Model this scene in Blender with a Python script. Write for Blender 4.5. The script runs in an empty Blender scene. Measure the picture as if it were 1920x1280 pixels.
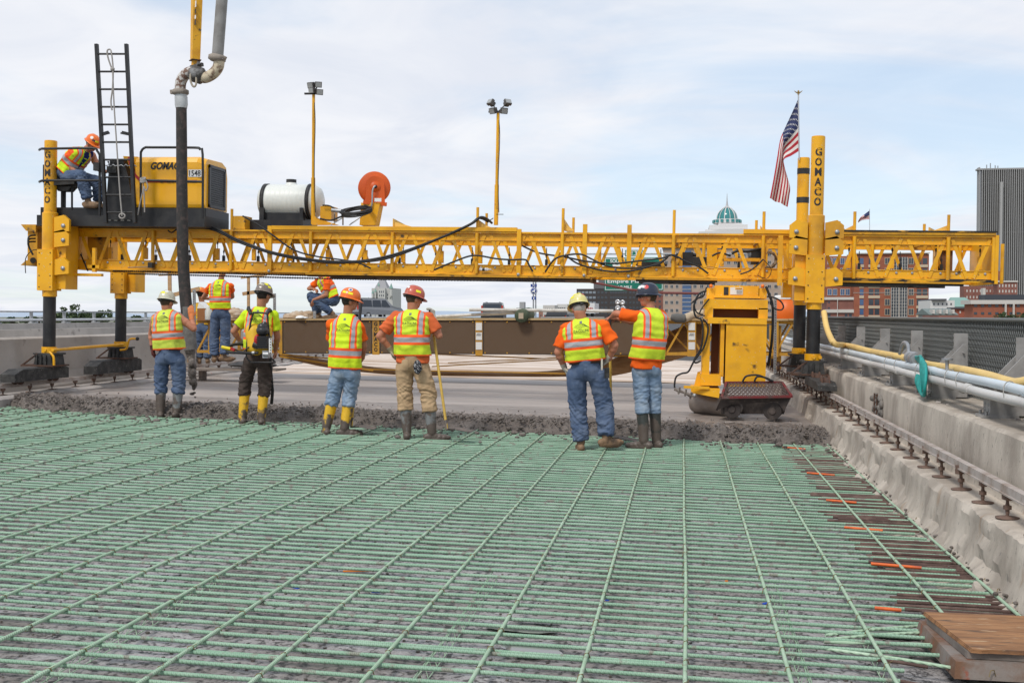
import bpy, math, random
from mathutils import Vector as V, Matrix, noise
R = math.radians
random.seed(7)
SC = bpy.context.scene
COL = SC.collection

# ------------------------------------------------------------------ camera
FPX = 2100.0                      # focal length in photo pixels (1920 wide)
YAW, PITCH = math.atan(320 / FPX), -math.atan(49 / FPX)
CAMZ = 1.58
cam_d = bpy.data.cameras.new('camera'); cam_d.sensor_width = 36; cam_d.lens = FPX / 1920 * 36
cam_d.clip_start = .05; cam_d.clip_end = 20000
cam = bpy.data.objects.new('camera', cam_d); COL.objects.link(cam)
cam.location = (0, 0, CAMZ); cam.rotation_euler = (math.pi / 2 + PITCH, 0, YAW)
SC.camera = cam
CR = cam.rotation_euler.to_matrix()
CP = V((0, 0, CAMZ))

# ------------------------------------------------------------------ sky and sun
SUN_EL, SUN_AZ = R(52), R(205)    # behind the camera, a little to the left
w = bpy.data.worlds.new('World'); SC.world = w; w.use_nodes = True
nt = w.node_tree; N = nt.nodes; Lk = nt.links; N.clear()
def wn(t, **k):
    n = N.new(t)
    for a, b in k.items(): setattr(n, a, b)
    return n
def wmath(op, a, b=None, c=None):
    n = wn('ShaderNodeMath', operation=op)
    for i, x in enumerate((a, b, c)):
        if x is None: continue
        if isinstance(x, (int, float)): n.inputs[i].default_value = x
        else: Lk.new(x, n.inputs[i])
    return n.outputs[0]
sky = wn('ShaderNodeTexSky', sky_type='NISHITA', sun_disc=False)
sky.sun_elevation = SUN_EL; sky.sun_rotation = SUN_AZ; sky.air_density = 1.0; sky.dust_density = .4; sky.ozone_density = 2.0; sky.altitude = 50
tc = wn('ShaderNodeTexCoord'); sep = wn('ShaderNodeSeparateXYZ'); Lk.new(tc.outputs['Generated'], sep.inputs[0])
zz = wmath('ADD', wmath('MAXIMUM', sep.outputs[2], 0.0), .07)
cmb = wn('ShaderNodeCombineXYZ')
Lk.new(wmath('DIVIDE', sep.outputs[0], zz), cmb.inputs[0]); Lk.new(wmath('DIVIDE', sep.outputs[1], zz), cmb.inputs[1])
def cloud(scale, detail, off, lo, hi, dist=.6):
    mp = wn('ShaderNodeMapping'); mp.inputs['Location'].default_value = off; mp.inputs['Scale'].default_value = (scale, scale * .8, scale)
    Lk.new(cmb.outputs[0], mp.inputs[0])
    nz = wn('ShaderNodeTexNoise'); nz.inputs['Scale'].default_value = 1; nz.inputs['Detail'].default_value = detail
    nz.inputs['Roughness'].default_value = .58; nz.inputs['Distortion'].default_value = dist
    Lk.new(mp.outputs[0], nz.inputs[0])
    mr = wn('ShaderNodeMapRange', interpolation_type='SMOOTHSTEP'); mr.inputs[1].default_value = lo; mr.inputs[2].default_value = hi
    Lk.new(nz.outputs[0], mr.inputs[0]); return mr.outputs[0]
big = cloud(.40, 6, (1.3, 4.6, 0), .38, .56)
fine = cloud(1.3, 9, (7.7, 2.2, 0), .25, .75, .9)
fac = wmath('MULTIPLY_ADD', big, .48, .50)
shade = wn('ShaderNodeMixRGB'); shade.inputs[1].default_value = (7.7, 8.1, 9.0, 1); shade.inputs[2].default_value = (9.3, 9.4, 9.8, 1)
Lk.new(fine, shade.inputs[0])
hz = wn('ShaderNodeMixRGB', blend_type='ADD'); hz.inputs[0].default_value = 1; Lk.new(sky.outputs[0], hz.inputs[1]); hz.inputs[2].default_value = (1.6, 2.6, 3.4, 1)   # bright thin haze over the blue
mix = wn('ShaderNodeMixRGB'); Lk.new(fac, mix.inputs[0]); Lk.new(hz.outputs[0], mix.inputs[1]); Lk.new(shade.outputs[0], mix.inputs[2])
bg = wn('ShaderNodeBackground'); bg.inputs[1].default_value = .1; Lk.new(mix.outputs[0], bg.inputs[0])
wo = wn('ShaderNodeOutputWorld'); Lk.new(bg.outputs[0], wo.inputs[0])

sun_d = bpy.data.lights.new('sun', 'SUN'); sun_d.energy = 2.3; sun_d.angle = R(12); sun_d.color = (1, .95, .88)
sun = bpy.data.objects.new('sun', sun_d); COL.objects.link(sun)
sd = V((math.sin(SUN_AZ) * math.cos(SUN_EL), math.cos(SUN_AZ) * math.cos(SUN_EL), math.sin(SUN_EL)))
sun.rotation_euler = sd.to_track_quat('Z', 'Y').to_euler(); sun.location = sd * 60
vs = SC.view_settings; vs.view_transform = 'Standard'; vs.look = 'None'; vs.exposure = 0; vs.gamma = 1; vs.use_curve_mapping = False
SC.cycles.max_bounces = 6; SC.cycles.use_denoising = True; SC.cycles.transparent_max_bounces = 12

# ------------------------------------------------------------------ where things stand
C = .0175                          # cross fall of the deck, down to the right
def gz(x): return -C * x
def ray(u, v): return CR @ V(((u - 960) / FPX, (640 - v) / FPX, -1))
def P(u, v, Y):                    # the point of a cross-section Y metres along the bridge
    d = ray(u, v); return CP + d * (Y / d.y)
def PX(u, v, X):
    d = ray(u, v); return CP + d * (X / d.x)
def G(u, v, off=0.0):              # a point of the sloping deck, off metres above the bars
    d = ray(u, v); return CP + d * ((off - CP.z) / (d.z + C * d.x))

# ------------------------------------------------------------------ materials
MATS = {}
def mat(name, c, rough=.6, c2=None, scale=3., lo=.45, hi=.65, bump=0., bscale=40., metal=0., spots=None, spec=.4, stretch=None, coat=0, detail=6, trans=0):
    if name in MATS: return MATS[name]
    m = bpy.data.materials.new(name); m.use_nodes = True; t = m.node_tree; b = t.nodes['Principled BSDF']
    b.inputs['Roughness'].default_value = rough; b.inputs['Metallic'].default_value = metal
    b.inputs['Specular IOR Level'].default_value = spec
    if coat: b.inputs['Coat Weight'].default_value = coat; b.inputs['Coat Roughness'].default_value = .15
    if trans: b.inputs['Transmission Weight'].default_value = trans
    b.inputs['Base Color'].default_value = (*c, 1)
    need = c2 or bump or spots
    if need:
        g = t.nodes.new('ShaderNodeNewGeometry'); src = g.outputs['Position']
        if stretch:
            mp = t.nodes.new('ShaderNodeMapping'); mp.inputs['Scale'].default_value = stretch; t.links.new(src, mp.inputs[0]); src = mp.outputs[0]
    def nz(s, d=detail, rgh=.6):
        n = t.nodes.new('ShaderNodeTexNoise'); n.inputs['Scale'].default_value = s; n.inputs['Detail'].default_value = d; n.inputs['Roughness'].default_value = rgh
        t.links.new(src, n.inputs[0]); return n.outputs[0]
    def rng(x, a, z):
        r = t.nodes.new('ShaderNodeMapRange'); r.inputs[1].default_value = a; r.inputs[2].default_value = z; t.links.new(x, r.inputs[0]); return r.outputs[0]
    out = None
    if c2:
        mx = t.nodes.new('ShaderNodeMixRGB'); mx.inputs[1].default_value = (*c, 1); mx.inputs[2].default_value = (*c2, 1)
        t.links.new(rng(nz(scale), lo, hi), mx.inputs[0]); out = mx.outputs[0]
    for sp in ([spots] if isinstance(spots, tuple) else (spots or [])):
        sc_, s_, a_, z_ = sp
        mx = t.nodes.new('ShaderNodeMixRGB'); mx.inputs[2].default_value = (*sc_, 1)
        if out: t.links.new(out, mx.inputs[1])
        else: mx.inputs[1].default_value = (*c, 1)
        t.links.new(rng(nz(s_, 4, .55), a_, z_), mx.inputs[0]); out = mx.outputs[0]
    if out: t.links.new(out, b.inputs['Base Color'])
    if bump:
        bp = t.nodes.new('ShaderNodeBump'); bp.inputs['Strength'].default_value = min(1, bump); bp.inputs['Distance'].default_value = .02 * bump
        t.links.new(nz(bscale, 5), bp.inputs['Height']); t.links.new(bp.outputs[0], b.inputs['Normal'])
    MATS[name] = m; return m

def srgb(r, g, b):
    f = lambda x: (x / 255 / 12.92) if x <= 10 else ((x / 255 + .055) / 1.055) ** 2.4
    return (f(r), f(g), f(b))

YEL = mat('machine_yellow', (.84, .42, .010), .42, (.70, .32, .008), 2.2, .48, .72, spots=[((.52, .25, .02), 1.3, .52, .70), ((.62, .52, .34), 34., .66, .70), ((.13, .07, .02), 5.5, .66, .74)], bump=.05, bscale=60, spec=.45)
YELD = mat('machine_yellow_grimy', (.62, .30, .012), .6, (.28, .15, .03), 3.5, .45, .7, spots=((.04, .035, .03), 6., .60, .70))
BLK = mat('black_paint', (.018, .018, .02), .45, (.035, .034, .033), 4, spots=((.28, .27, .26), 55., .74, .80))
STEEL = mat('galvanised_steel', (.42, .43, .44), .45, (.30, .31, .32), 6, metal=.6)
RUST = mat('rusty_steel', (.10, .052, .035), .85, (.055, .04, .036), 14, bump=.3, bscale=90)
RUBBER = mat('black_rubber', (.022, .022, .023), .6, (.05, .048, .046), 6)
CONC = mat('weathered_concrete', (.42, .385, .35), .9, (.30, .275, .255), 2.2, .42, .66, bump=.35, bscale=35, spots=((.20, .18, .165), 5.5, .62, .72))
WOOD = mat('raw_timber', (.46, .30, .16), .8, (.34, .20, .10), 5, stretch=(1, 6, 6))
WHITE = mat('white_paint', (.78, .78, .76), .5)
GLASS = mat('dark_glass', (.02, .03, .045), .12, spec=.6)

# ------------------------------------------------------------------ mesh helpers
ORG = {}
def frame(d, up=V((0, 0, 1))):
    d = d.normalized()
    if abs(d.dot(up)) > .98: up = V((0, 1, 0)) if abs(d.y) < .9 else V((1, 0, 0))
    s = d.cross(up).normalized(); return d, s, s.cross(d).normalized()
class MB:
    def __init__(self): self.v = []; self.f = []; self.mi = []; self.sm = []; self.m = 0; self.uv = None
    def add(self, vs, fs, sm=False, m=None):
        o = len(self.v); self.v += [V(a) for a in vs]; m = self.m if m is None else m
        for f in fs: self.f.append([i + o for i in f]); self.mi.append(m); self.sm.append(sm)
        return self
    def hexa(self, p, m=None):     # 8 corners, bottom ring then top ring
        return self.add(p, [(3, 2, 1, 0), (4, 5, 6, 7), (0, 1, 5, 4), (1, 2, 6, 5), (2, 3, 7, 6), (3, 0, 4, 7)], m=m)
    def box(self, x0, x1, y0, y1, z0, z1, m=None):
        return self.hexa([(x0, y0, z0), (x1, y0, z0), (x1, y1, z0), (x0, y1, z0), (x0, y0, z1), (x1, y0, z1), (x1, y1, z1), (x0, y1, z1)], m)
    def cbox(self, c, sx, sy, sz, rot=None, m=None):
        c = V(c); pts = []
        for z in (-1, 1):
            for x, y in ((-1, -1), (1, -1), (1, 1), (-1, 1)):
                p = V((x * sx / 2, y * sy / 2, z * sz / 2)); pts.append(c + (rot @ p if rot else p))
        return self.hexa(pts, m)
    def bar(self, p, q, wd, ht, up=V((0, 0, 1)), m=None):
        p, q = V(p), V(q); d, s, u = frame(q - p, up); a, b = s * wd / 2, u * ht / 2
        return self.hexa([p - a - b, p + a - b, q + a - b, q - a - b, p - a + b, p + a + b, q + a + b, q - a + b], m)
    def tube(self, pts, r, n=8, sm=True, caps=True, m=None):
        pts = [V(p) for p in pts]; k = len(pts); rr = r if isinstance(r, (list, tuple)) else [r] * k
        vs, fs = [], []; up = V((0, 0, 1)); last = None
        for i, p in enumerate(pts):
            d = (pts[min(i + 1, k - 1)] - pts[max(i - 1, 0)])
            if last is None: d, s, u = frame(d)
            else:
                d = d.normalized(); s = (last - d * last.dot(d))
                s = s.normalized() if s.length > 1e-6 else frame(d)[1]; u = s.cross(d)
            last = s
            for j in range(n):
                a = 2 * math.pi * j / n; vs.append(p + (s * math.cos(a) + u * math.sin(a)) * rr[i])
        for i in range(k - 1):
            for j in range(n): fs.append((i * n + j, i * n + (j + 1) % n, (i + 1) * n + (j + 1) % n, (i + 1) * n + j))
        self.add(vs, fs, sm, m)
        if caps: self.add(vs[:n], [tuple(range(n - 1, -1, -1))], False, m); self.add(vs[-n:], [tuple(range(n))], False, m)
        return self
    def cyl(self, p, q, r, r2=None, n=14, m=None, caps=True): return self.tube([p, q], [r, r if r2 is None else r2], n, True, caps, m)
    def lathe(self, o, ax, prof, n=20, sm=True, m=None):   # prof: (radius, distance along ax)
        o, (d, s, u) = V(o), frame(V(ax)); vs, fs = [], []
        for r, h in prof:
            for j in range(n):
                a = 2 * math.pi * j / n; vs.append(o + d * h + (s * math.cos(a) + u * math.sin(a)) * max(r, 1e-4))
        for i in range(len(prof) - 1):
            for j in range(n): fs.append((i * n + j, i * n + (j + 1) % n, (i + 1) * n + (j + 1) % n, (i + 1) * n + j))
        return self.add(vs, fs, sm, m)
    def prism(self, poly, ext, m=None):
        poly = [V(p) for p in poly]; ext = V(ext); k = len(poly)
        vs = poly + [p + ext for p in poly]
        fs = [tuple(range(k - 1, -1, -1)), tuple(range(k, 2 * k))] + [(i, (i + 1) % k, k + (i + 1) % k, k + i) for i in range(k)]
        return self.add(vs, fs, False, m)
    def ball(self, c, rx, ry=None, rz=None, rot=None, n=14, k=9, m=None):
        ry = rx if ry is None else ry; rz = rx if rz is None else rz; c = V(c); vs, fs = [], []
        for i in range(k + 1):
            t = math.pi * i / k
            for j in range(n):
                a = 2 * math.pi * j / n; p = V((rx * math.sin(t) * math.cos(a), ry * math.sin(t) * math.sin(a), -rz * math.cos(t)))
                vs.append(c + (rot @ p if rot else p))
        for i in range(k):
            for j in range(n): fs.append((i * n + j, i * n + (j + 1) % n, (i + 1) * n + (j + 1) % n, (i + 1) * n + j))
        return self.add(vs, fs, True, m)
    def mesh(self, name, mats, off=V((0, 0, 0))):
        me = bpy.data.meshes.new(name); me.from_pydata([tuple(a - off) for a in self.v], [], self.f)
        for mm in (mats if isinstance(mats, (list, tuple)) else [mats]): me.materials.append(mm)
        me.polygons.foreach_set('material_index', self.mi); me.polygons.foreach_set('use_smooth', self.sm)
        me.update(); return me
    def build(self, name, mats, parent=None, base=None):
        off = ORG.get(parent, V((0, 0, 0))) if parent else V(base or (0, 0, 0))
        o = bpy.data.objects.new(name, self.mesh(name, mats, off)); COL.objects.link(o)
        if parent: o.parent = parent; ORG[o] = off
        else: o.location = off; ORG[o] = off
        return o
def tag(o, label=None, cat=None, group=None, kind=None):
    for k, x in (('label', label), ('category', cat), ('group', group), ('kind', kind)):
        if x: o[k] = x
    return o
def thing(name, loc, label, cat, group=None, rot=None, local=False):
    o = bpy.data.objects.new(name, None); COL.objects.link(o); o.location = loc; o.empty_display_size = .2
    if rot: o.rotation_euler = rot
    ORG[o] = V((0, 0, 0)) if (local or rot) else V(loc)
    return tag(o, label, cat, group)
def share(name, me, parent, loc=(0, 0, 0), rot=None, scale=None):   # another piece with the same mesh
    o = bpy.data.objects.new(name, me); COL.objects.link(o); o.location = loc
    if rot: o.rotation_euler = rot
    if scale: o.scale = scale
    if parent: o.parent = parent
    return o
def nv(p, s, k=1.0): return noise.noise(V(p) * s) * k
_T = {}
def text(s, bold=0.0, spacing=1.0):
    key = (s, bold, spacing)
    if key in _T: return _T[key]
    cu = bpy.data.curves.new('t', 'FONT'); cu.body = s; cu.size = 1; cu.align_x = 'CENTER'; cu.align_y = 'CENTER'; cu.offset = bold; cu.space_character = spacing
    cu.resolution_u = 3
    o = bpy.data.objects.new('t', cu); COL.objects.link(o); dg = bpy.context.evaluated_depsgraph_get(); dg.update()
    me = o.evaluated_get(dg).to_mesh(); vs = [v.co.copy() for v in me.vertices]; fs = [tuple(p.vertices) for p in me.polygons]
    o.evaluated_get(dg).to_mesh_clear(); bpy.data.objects.remove(o); bpy.data.curves.remove(cu)
    x0 = min(v.x for v in vs); x1 = max(v.x for v in vs); y0 = min(v.y for v in vs); y1 = max(v.y for v in vs)
    vs = [((v.x - (x0 + x1) / 2) / (x1 - x0), (v.y - (y0 + y1) / 2) / (y1 - y0)) for v in vs]   # unit box
    _T[key] = (vs, fs); return vs, fs
def put_text(mb, s, fn, wd, ht, bold=.02, m=None):
    vs, fs = text(s, bold); mb.add([fn(x * wd, y * ht) for x, y in vs], fs, False, m)
def flat(o, ex, ey):
    o, ex, ey = V(o), V(ex), V(ey); return lambda x, y: o + ex * x + ey * y
def sag(p, q, drop, n=12, nzs=0):
    p, q = V(p), V(q); r = []
    for i in range(n + 1):
        t = i / n; a = p.lerp(q, t); a.z -= drop * 4 * t * (1 - t); r.append(a)
    return r
def smooth_path(pts, n=6):
    pts = [V(p) for p in pts]; out = []
    for i in range(len(pts) - 1):
        p0, p1, p2, p3 = pts[max(i - 1, 0)], pts[i], pts[i + 1], pts[min(i + 2, len(pts) - 1)]
        for j in range(n):
            t = j / n; out.append(.5 * ((2 * p1) + (p2 - p0) * t + (2 * p0 - 5 * p1 + 4 * p2 - p3) * t * t + (3 * p1 - p0 - 3 * p2 + p3) * t ** 3))
    out.append(pts[-1]); return out
# ================================================================== the setting
def node_mat(name):
    m = bpy.data.materials.new(name); m.use_nodes = True; MATS[name] = m; return m, m.node_tree, m.node_tree.nodes['Principled BSDF']

# rough deck under the bars: dark aggregate, damp patches, grit
m, t, b = node_mat('rough_damp_deck')
def nd(t, ty, **k):
    n = t.nodes.new(ty)
    for a, x in k.items():
        if a in n.inputs: n.inputs[a].default_value = x
        else: setattr(n, a, x)
    return n
geo = nd(t, 'ShaderNodeNewGeometry')
n1 = nd(t, 'ShaderNodeTexNoise', Scale=1.6, Detail=6, Roughness=.6); n2 = nd(t, 'ShaderNodeTexNoise', Scale=26, Detail=4, Roughness=.65)
n3 = nd(t, 'ShaderNodeTexVoronoi', Scale=38)
for n in (n1, n2, n3): t.links.new(geo.outputs['Position'], n.inputs['Vector'])
r1 = nd(t, 'ShaderNodeValToRGB'); t.links.new(n2.outputs[0], r1.inputs[0])
r1.color_ramp.elements[0].position = .40; r1.color_ramp.elements[0].color = (.075, .07, .068, 1)
r1.color_ramp.elements[1].position = .49; r1.color_ramp.elements[1].color = (.30, .285, .28, 1)
e = r1.color_ramp.elements.new(.72); e.color = (.40, .385, .378, 1)
r2 = nd(t, 'ShaderNodeValToRGB'); t.links.new(n1.outputs[0], r2.inputs[0])
r2.color_ramp.elements[0].position = .36; r2.color_ramp.elements[0].color = (.55, .50, .46, 1)
r2.color_ramp.elements[1].position = .6; r2.color_ramp.elements[1].color = (1.1, 1.1, 1.12, 1)
mx = nd(t, 'ShaderNodeMixRGB', blend_type='MULTIPLY'); mx.inputs[0].default_value = 1
t.links.new(r1.outputs[0], mx.inputs[1]); t.links.new(r2.outputs[0], mx.inputs[2]); t.links.new(mx.outputs[0], b.inputs['Base Color'])
rr = nd(t, 'ShaderNodeMapRange'); rr.inputs[1].default_value = .33; rr.inputs[2].default_value = .46; rr.inputs[3].default_value = .35; rr.inputs[4].default_value = .9
t.links.new(n1.outputs[0], rr.inputs[0]); t.links.new(rr.outputs[0], b.inputs['Roughness'])
bp = nd(t, 'ShaderNodeBump', Strength=.9, Distance=.02); t.links.new(n2.outputs[0], bp.inputs['Height']); t.links.new(bp.outputs[0], b.inputs['Normal'])
DECK = m

XL, XR = -10.45, 1.82
YB, YE = 16.6, 2.2                                  # bars run from in front of the camera to under the fresh concrete
def strip(name, ys, xs, zf, material, kind='structure', sm=True):
    mb = MB(); nx = len(xs)
    mb.add([(x, y, zf(x, y)) for y in ys for x in xs], [(j * nx + i, j * nx + i + 1, (j + 1) * nx + i + 1, (j + 1) * nx + i) for j in range(len(ys) - 1) for i in range(nx - 1)], sm)
    o = mb.build(name, material); o['kind'] = kind; return o
lin = lambda a, z, n: [a + (z - a) * i / n for i in range(n + 1)]
def deckz(x, y): return gz(x) - .115 + .016 * noise.noise((x * 2.5, y * 2.5, 0)) + .010 * noise.noise((x * 9, y * 9, 3))
strip('deck', lin(1.0, 17.2, 230), lin(XL - .3, XR + .25, 180), deckz, DECK)

# smooth struck-off slab, then sheeted slab, then the open road
SLAB = mat('fresh_smooth_concrete', (.41, .36, .325), .5, (.30, .26, .235), 1.1, .40, .66, bump=.10, bscale=14, stretch=(.35, 2.2, 1), spots=((.47, .43, .40), 1.2, .58, .74))
strip('finished_slab', lin(16.2, 27.0, 20), lin(XL - .1, XR + .1, 8), lambda x, y: gz(x) + .055, SLAB)
m, t, b = node_mat('curing_sheet')
geo = nd(t, 'ShaderNodeNewGeometry'); mp = nd(t, 'ShaderNodeMapping'); mp.inputs['Scale'].default_value = (.12, 2.1, 1); mp.inputs['Rotation'].default_value = (0, 0, .05)
t.links.new(geo.outputs['Position'], mp.inputs[0])
nn = nd(t, 'ShaderNodeTexNoise', Scale=1.0, Detail=5, Distortion=.5); t.links.new(mp.outputs[0], nn.inputs['Vector'])
cr = nd(t, 'ShaderNodeValToRGB'); t.links.new(nn.outputs[0], cr.inputs[0])
cr.color_ramp.elements[0].position = .36; cr.color_ramp.elements[0].color = (.40, .28, .19, 1)
cr.color_ramp.elements[1].position = .56; cr.color_ramp.elements[1].color = (.68, .58, .50, 1)
t.links.new(cr.outputs[0], b.inputs['Base Color']); b.inputs['Roughness'].default_value = .75
bp = nd(t, 'ShaderNodeBump', Strength=.6, Distance=.06); t.links.new(nn.outputs[0], bp.inputs['Height']); t.links.new(bp.outputs[0], b.inputs['Normal'])
sh = strip('curing_sheet', lin(25.2, 46, 150), lin(XL + .2, XR, 60), lambda x, y: gz(x) + .085 + .035 * abs(noise.noise((x * .22, y * 2.6, 5))) + .02 * noise.noise((x * 1.1, y * 3, 1)) - (.03 if y < 25.25 else 0), m)
del sh['kind']; tag(sh, 'pale tan curing sheet spread in ripples over the new slab', 'sheet')
ROAD = mat('asphalt', (.075, .075, .078), .9, (.05, .05, .052), 3, bump=.2, bscale=80)
def roadz(x, y): return gz(x) * max(0, 1 - (y - 27) / 40) + .05 + 1.15 * max(0, min(1, (y - 34) / 55)) ** 1.2 - 2.2 * max(0, (y - 120) / 100) ** 2
strip('road', lin(27.0, 230, 60), lin(-26, XR, 14), roadz, ROAD)
strip('opposite_carriageway', lin(1, 120, 30), lin(-26, -12.1, 6), lambda x, y: .12, CONC)
GRD = mat('riverside_ground', (.10, .12, .06), .95, (.20, .19, .17), .02, .4, .6)
mb = MB(); mb.add([(-9000, -500, -14), (9000, -500, -14), (9000, 14000, -14), (-9000, 14000, -14)], [(0, 1, 2, 3)]); o = mb.build('ground', GRD); o['kind'] = 'structure'

# far ridge on the horizon, distance haze put into its pale blue colour
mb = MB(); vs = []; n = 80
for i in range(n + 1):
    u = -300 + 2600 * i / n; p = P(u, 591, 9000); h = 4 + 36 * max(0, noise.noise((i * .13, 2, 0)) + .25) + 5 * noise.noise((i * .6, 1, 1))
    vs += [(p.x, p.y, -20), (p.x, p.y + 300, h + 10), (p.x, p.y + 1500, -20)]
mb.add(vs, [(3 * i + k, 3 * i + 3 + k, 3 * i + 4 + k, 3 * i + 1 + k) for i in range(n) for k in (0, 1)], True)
o = mb.build('hills', mat('hazed_ridge', (.36, .43, .52), .95)); o['kind'] = 'structure'

# wet concrete heap in front of the slab
def yfront(x):
    t = (x - XL) / (XR - XL)
    return 15.75 - 1.35 * max(0, t) ** .75 + .16 * noise.noise((x * .7, 0, 9)) + .10 * noise.noise((x * 2.3, 4, 0)) + .05 * noise.noise((x * 7, 4, 0)) + (.35 if x < -9.8 else 0) * (-9.8 - x) * 2
def turb(p, s, k): return k * (abs(noise.noise(V(p) * s)) * 2 - .55)
mb = MB(); xs = lin(XL - .05, XR + .03, 520); rows = 84; vs = []
for x in xs:
    yf = yfront(x)
    for j in range(rows + 1):
        s = (j / rows) ** 1.7; y = yf + s * (18.0 - yf)
        f = min(1, s * (18 - yf) / .22); prof = (1 - (1 - f) ** 2.2)
        rough = max(0, 1 - max(0, (y - yf - .6)) / 1.7)
        z = .128 * prof * (1 - .50 * min(1, max(0, y - yf - .35) / 1.6)) - .10 * (1 - prof)
        z += prof * (turb((x, y, 0), 3.1, .045) + turb((x, y, 1), 8., .055) + turb((x, y, 2), 19., .045) * rough + turb((x, y, 7), 42., .022) * rough) * (.10 + .90 * rough)
        if y > 17.75: z = min(z, .11 - (y - 17.75) * .35)
        vs.append((x, y - .05 * prof * noise.noise((x * 9, z * 9, 3)), gz(x) + z))
mb.add(vs, [((i) * (rows + 1) + j, (i + 1) * (rows + 1) + j, (i + 1) * (rows + 1) + j + 1, i * (rows + 1) + j + 1) for i in range(520) for j in range(rows)], True)
mb.mi = [1 if vs[f[0]][1] - yfront(vs[f[0]][0]) > 1.35 + .6 * noise.noise((vs[f[0]][0] * 1.3, vs[f[0]][1] * 2, 0)) + .3 * noise.noise((vs[f[0]][0] * 6, vs[f[0]][1] * 8, 0)) else 0 for f in mb.f]
fr = random.Random(11)
for i in range(2400):                                            # clods and stones in its steep front
    x = fr.uniform(XL, XR); d_ = abs(fr.gauss(0, .33)) if i % 8 else fr.uniform(0, 2.2); yf = yfront(x); f = min(1, d_ / .22); h = .145 * (1 - (1 - f) ** 2.2) * (1 - .5 * min(1, max(0, d_ - .6) / 2.4)); s = fr.uniform(.006, .020) * (1.5 if fr.random() < .10 else 1) * (1 if d_ < 1 else .7)
    Q_ = Matrix.Rotation(fr.random() * 6, 3, 'Z') @ Matrix.Rotation(fr.random() * 3, 3, 'X'); mb.ball((x, yf + d_ - .02, gz(x) + h + fr.uniform(-.03, .006)), s * fr.uniform(.8, 1.7), s * fr.uniform(.7, 1.2), s * fr.uniform(.6, 1.), Q_, n=6, k=4)
for i in range(420):                                             # slurry and rubble along the kerb foot
    y = fr.uniform(4.5, 14.6); s = fr.uniform(.004, .013); x = 1.86 - abs(fr.gauss(0, .05)); mb.ball((x, y, gz(x) - .03 + fr.uniform(-.05, .05)), s * 1.4, s * 1.6, s, n=6, k=4)
WET = mat('wet_concrete', (.148, .124, .108), .40, (.245, .212, .19), 2.0, .42, .68, bump=1., bscale=70, spots=((.095, .08, .07), 7., .52, .64))
o = mb.build('wet_concrete_heap', [WET, mat('screeded_paste', (.285, .245, .218), .42, (.21, .178, .158), 3.0, .42, .62, bump=.5, bscale=30, stretch=(.6, 2, 1))]); tag(o, 'ridge of wet brown-grey concrete heaped across the green bars', 'concrete', kind='stuff')
# crumbs of concrete dropped on the bars
mb = MB()
for i in range(700):
    x = random.uniform(XL, XR); y = yfront(x) - abs(random.gauss(0, .55)); s = random.uniform(.006, .022)
    if random.random() < .08: s *= 2.2
    mb.ball((x, y, gz(x) + random.choice((0, -.02, -.09)) + s * .3), s * random.uniform(.8, 1.6), s * random.uniform(.7, 1.3), s * .7, n=6, k=4)
for i in range(2600):
    x = random.uniform(-6, XR); y = random.uniform(4, 11); s = random.uniform(.003, .011)
    mb.cbox((x, y, deckz(x, y) + s * .4), s * random.uniform(1, 2), s * 1.3, s, Matrix.Rotation(random.random() * 6, 3, 'Z'))
o = mb.build('concrete_crumbs', WET); tag(o, 'crumbs of concrete scattered on and between the green bars', 'crumbs', kind='stuff')

# ------------------------------------------------------------------ green epoxy coated bars
def bar_mat(name, c, c2, rib, ax):
    m, t, b = node_mat(name); tc_ = nd(t, 'ShaderNodeNewGeometry'); 
    n_ = nd(t, 'ShaderNodeTexNoise', Scale=5, Detail=4); t.links.new(tc_.outputs['Position'], n_.inputs['Vector'])
    mx = nd(t, 'ShaderNodeMixRGB'); mx.inputs[1].default_value = (*c, 1); mx.inputs[2].default_value = (*c2, 1)
    rg = nd(t, 'ShaderNodeMapRange'); rg.inputs[1].default_value = .42; rg.inputs[2].default_value = .68; t.links.new(n_.outputs[0], rg.inputs[0]); t.links.new(rg.outputs[0], mx.inputs[0])
    n3_ = nd(t, 'ShaderNodeTexNoise', Scale=13, Detail=5); t.links.new(tc_.outputs['Position'], n3_.inputs['Vector']); r3 = nd(t, 'ShaderNodeMapRange'); r3.inputs[1].default_value = .60; r3.inputs[2].default_value = .68; t.links.new(n3_.outputs[0], r3.inputs[0])
    mx2 = nd(t, 'ShaderNodeMixRGB'); mx2.inputs[2].default_value = (.23, .24, .19, 1); t.links.new(r3.outputs[0], mx2.inputs[0]); t.links.new(mx.outputs[0], mx2.inputs[1])   # cement smears and scuffs
    t.links.new(mx2.outputs[0], b.inputs['Base Color']); b.inputs['Roughness'].default_value = .42
    wv = nd(t, 'ShaderNodeTexWave', bands_direction=ax); wv.inputs['Scale'].default_value = rib; wv.inputs['Distortion'].default_value = 0
    mp = nd(t, 'ShaderNodeMapping'); mp.inputs['Rotation'].default_value = (0, .5, 0) if ax == 'X' else (.5, 0, 0); t.links.new(tc_.outputs['Position'], mp.inputs[0]); t.links.new(mp.outputs[0], wv.inputs['Vector'])
    bp = nd(t, 'ShaderNodeBump', Strength=.8, Distance=.004); t.links.new(wv.outputs['Fac'], bp.inputs['Height']); t.links.new(bp.outputs[0], b.inputs['Normal'])
    return m
GRN = bar_mat('green_epoxy_cross', (.225, .375, .26), (.31, .455, .335), 18, 'X')
GRL = bar_mat('green_epoxy_long', (.35, .50, .345), (.43, .57, .42), 22, 'Y')
RBAR = mat('rusty_bar', (.085, .05, .042), .8, (.17, .11, .09), 9, bump=.5, bscale=150)
TIE = mat('tie_wire', (.19, .14, .06), .6)
ORN = mat('orange_paint', (.70, .13, .02), .5, (.45, .09, .03), 14)
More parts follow.
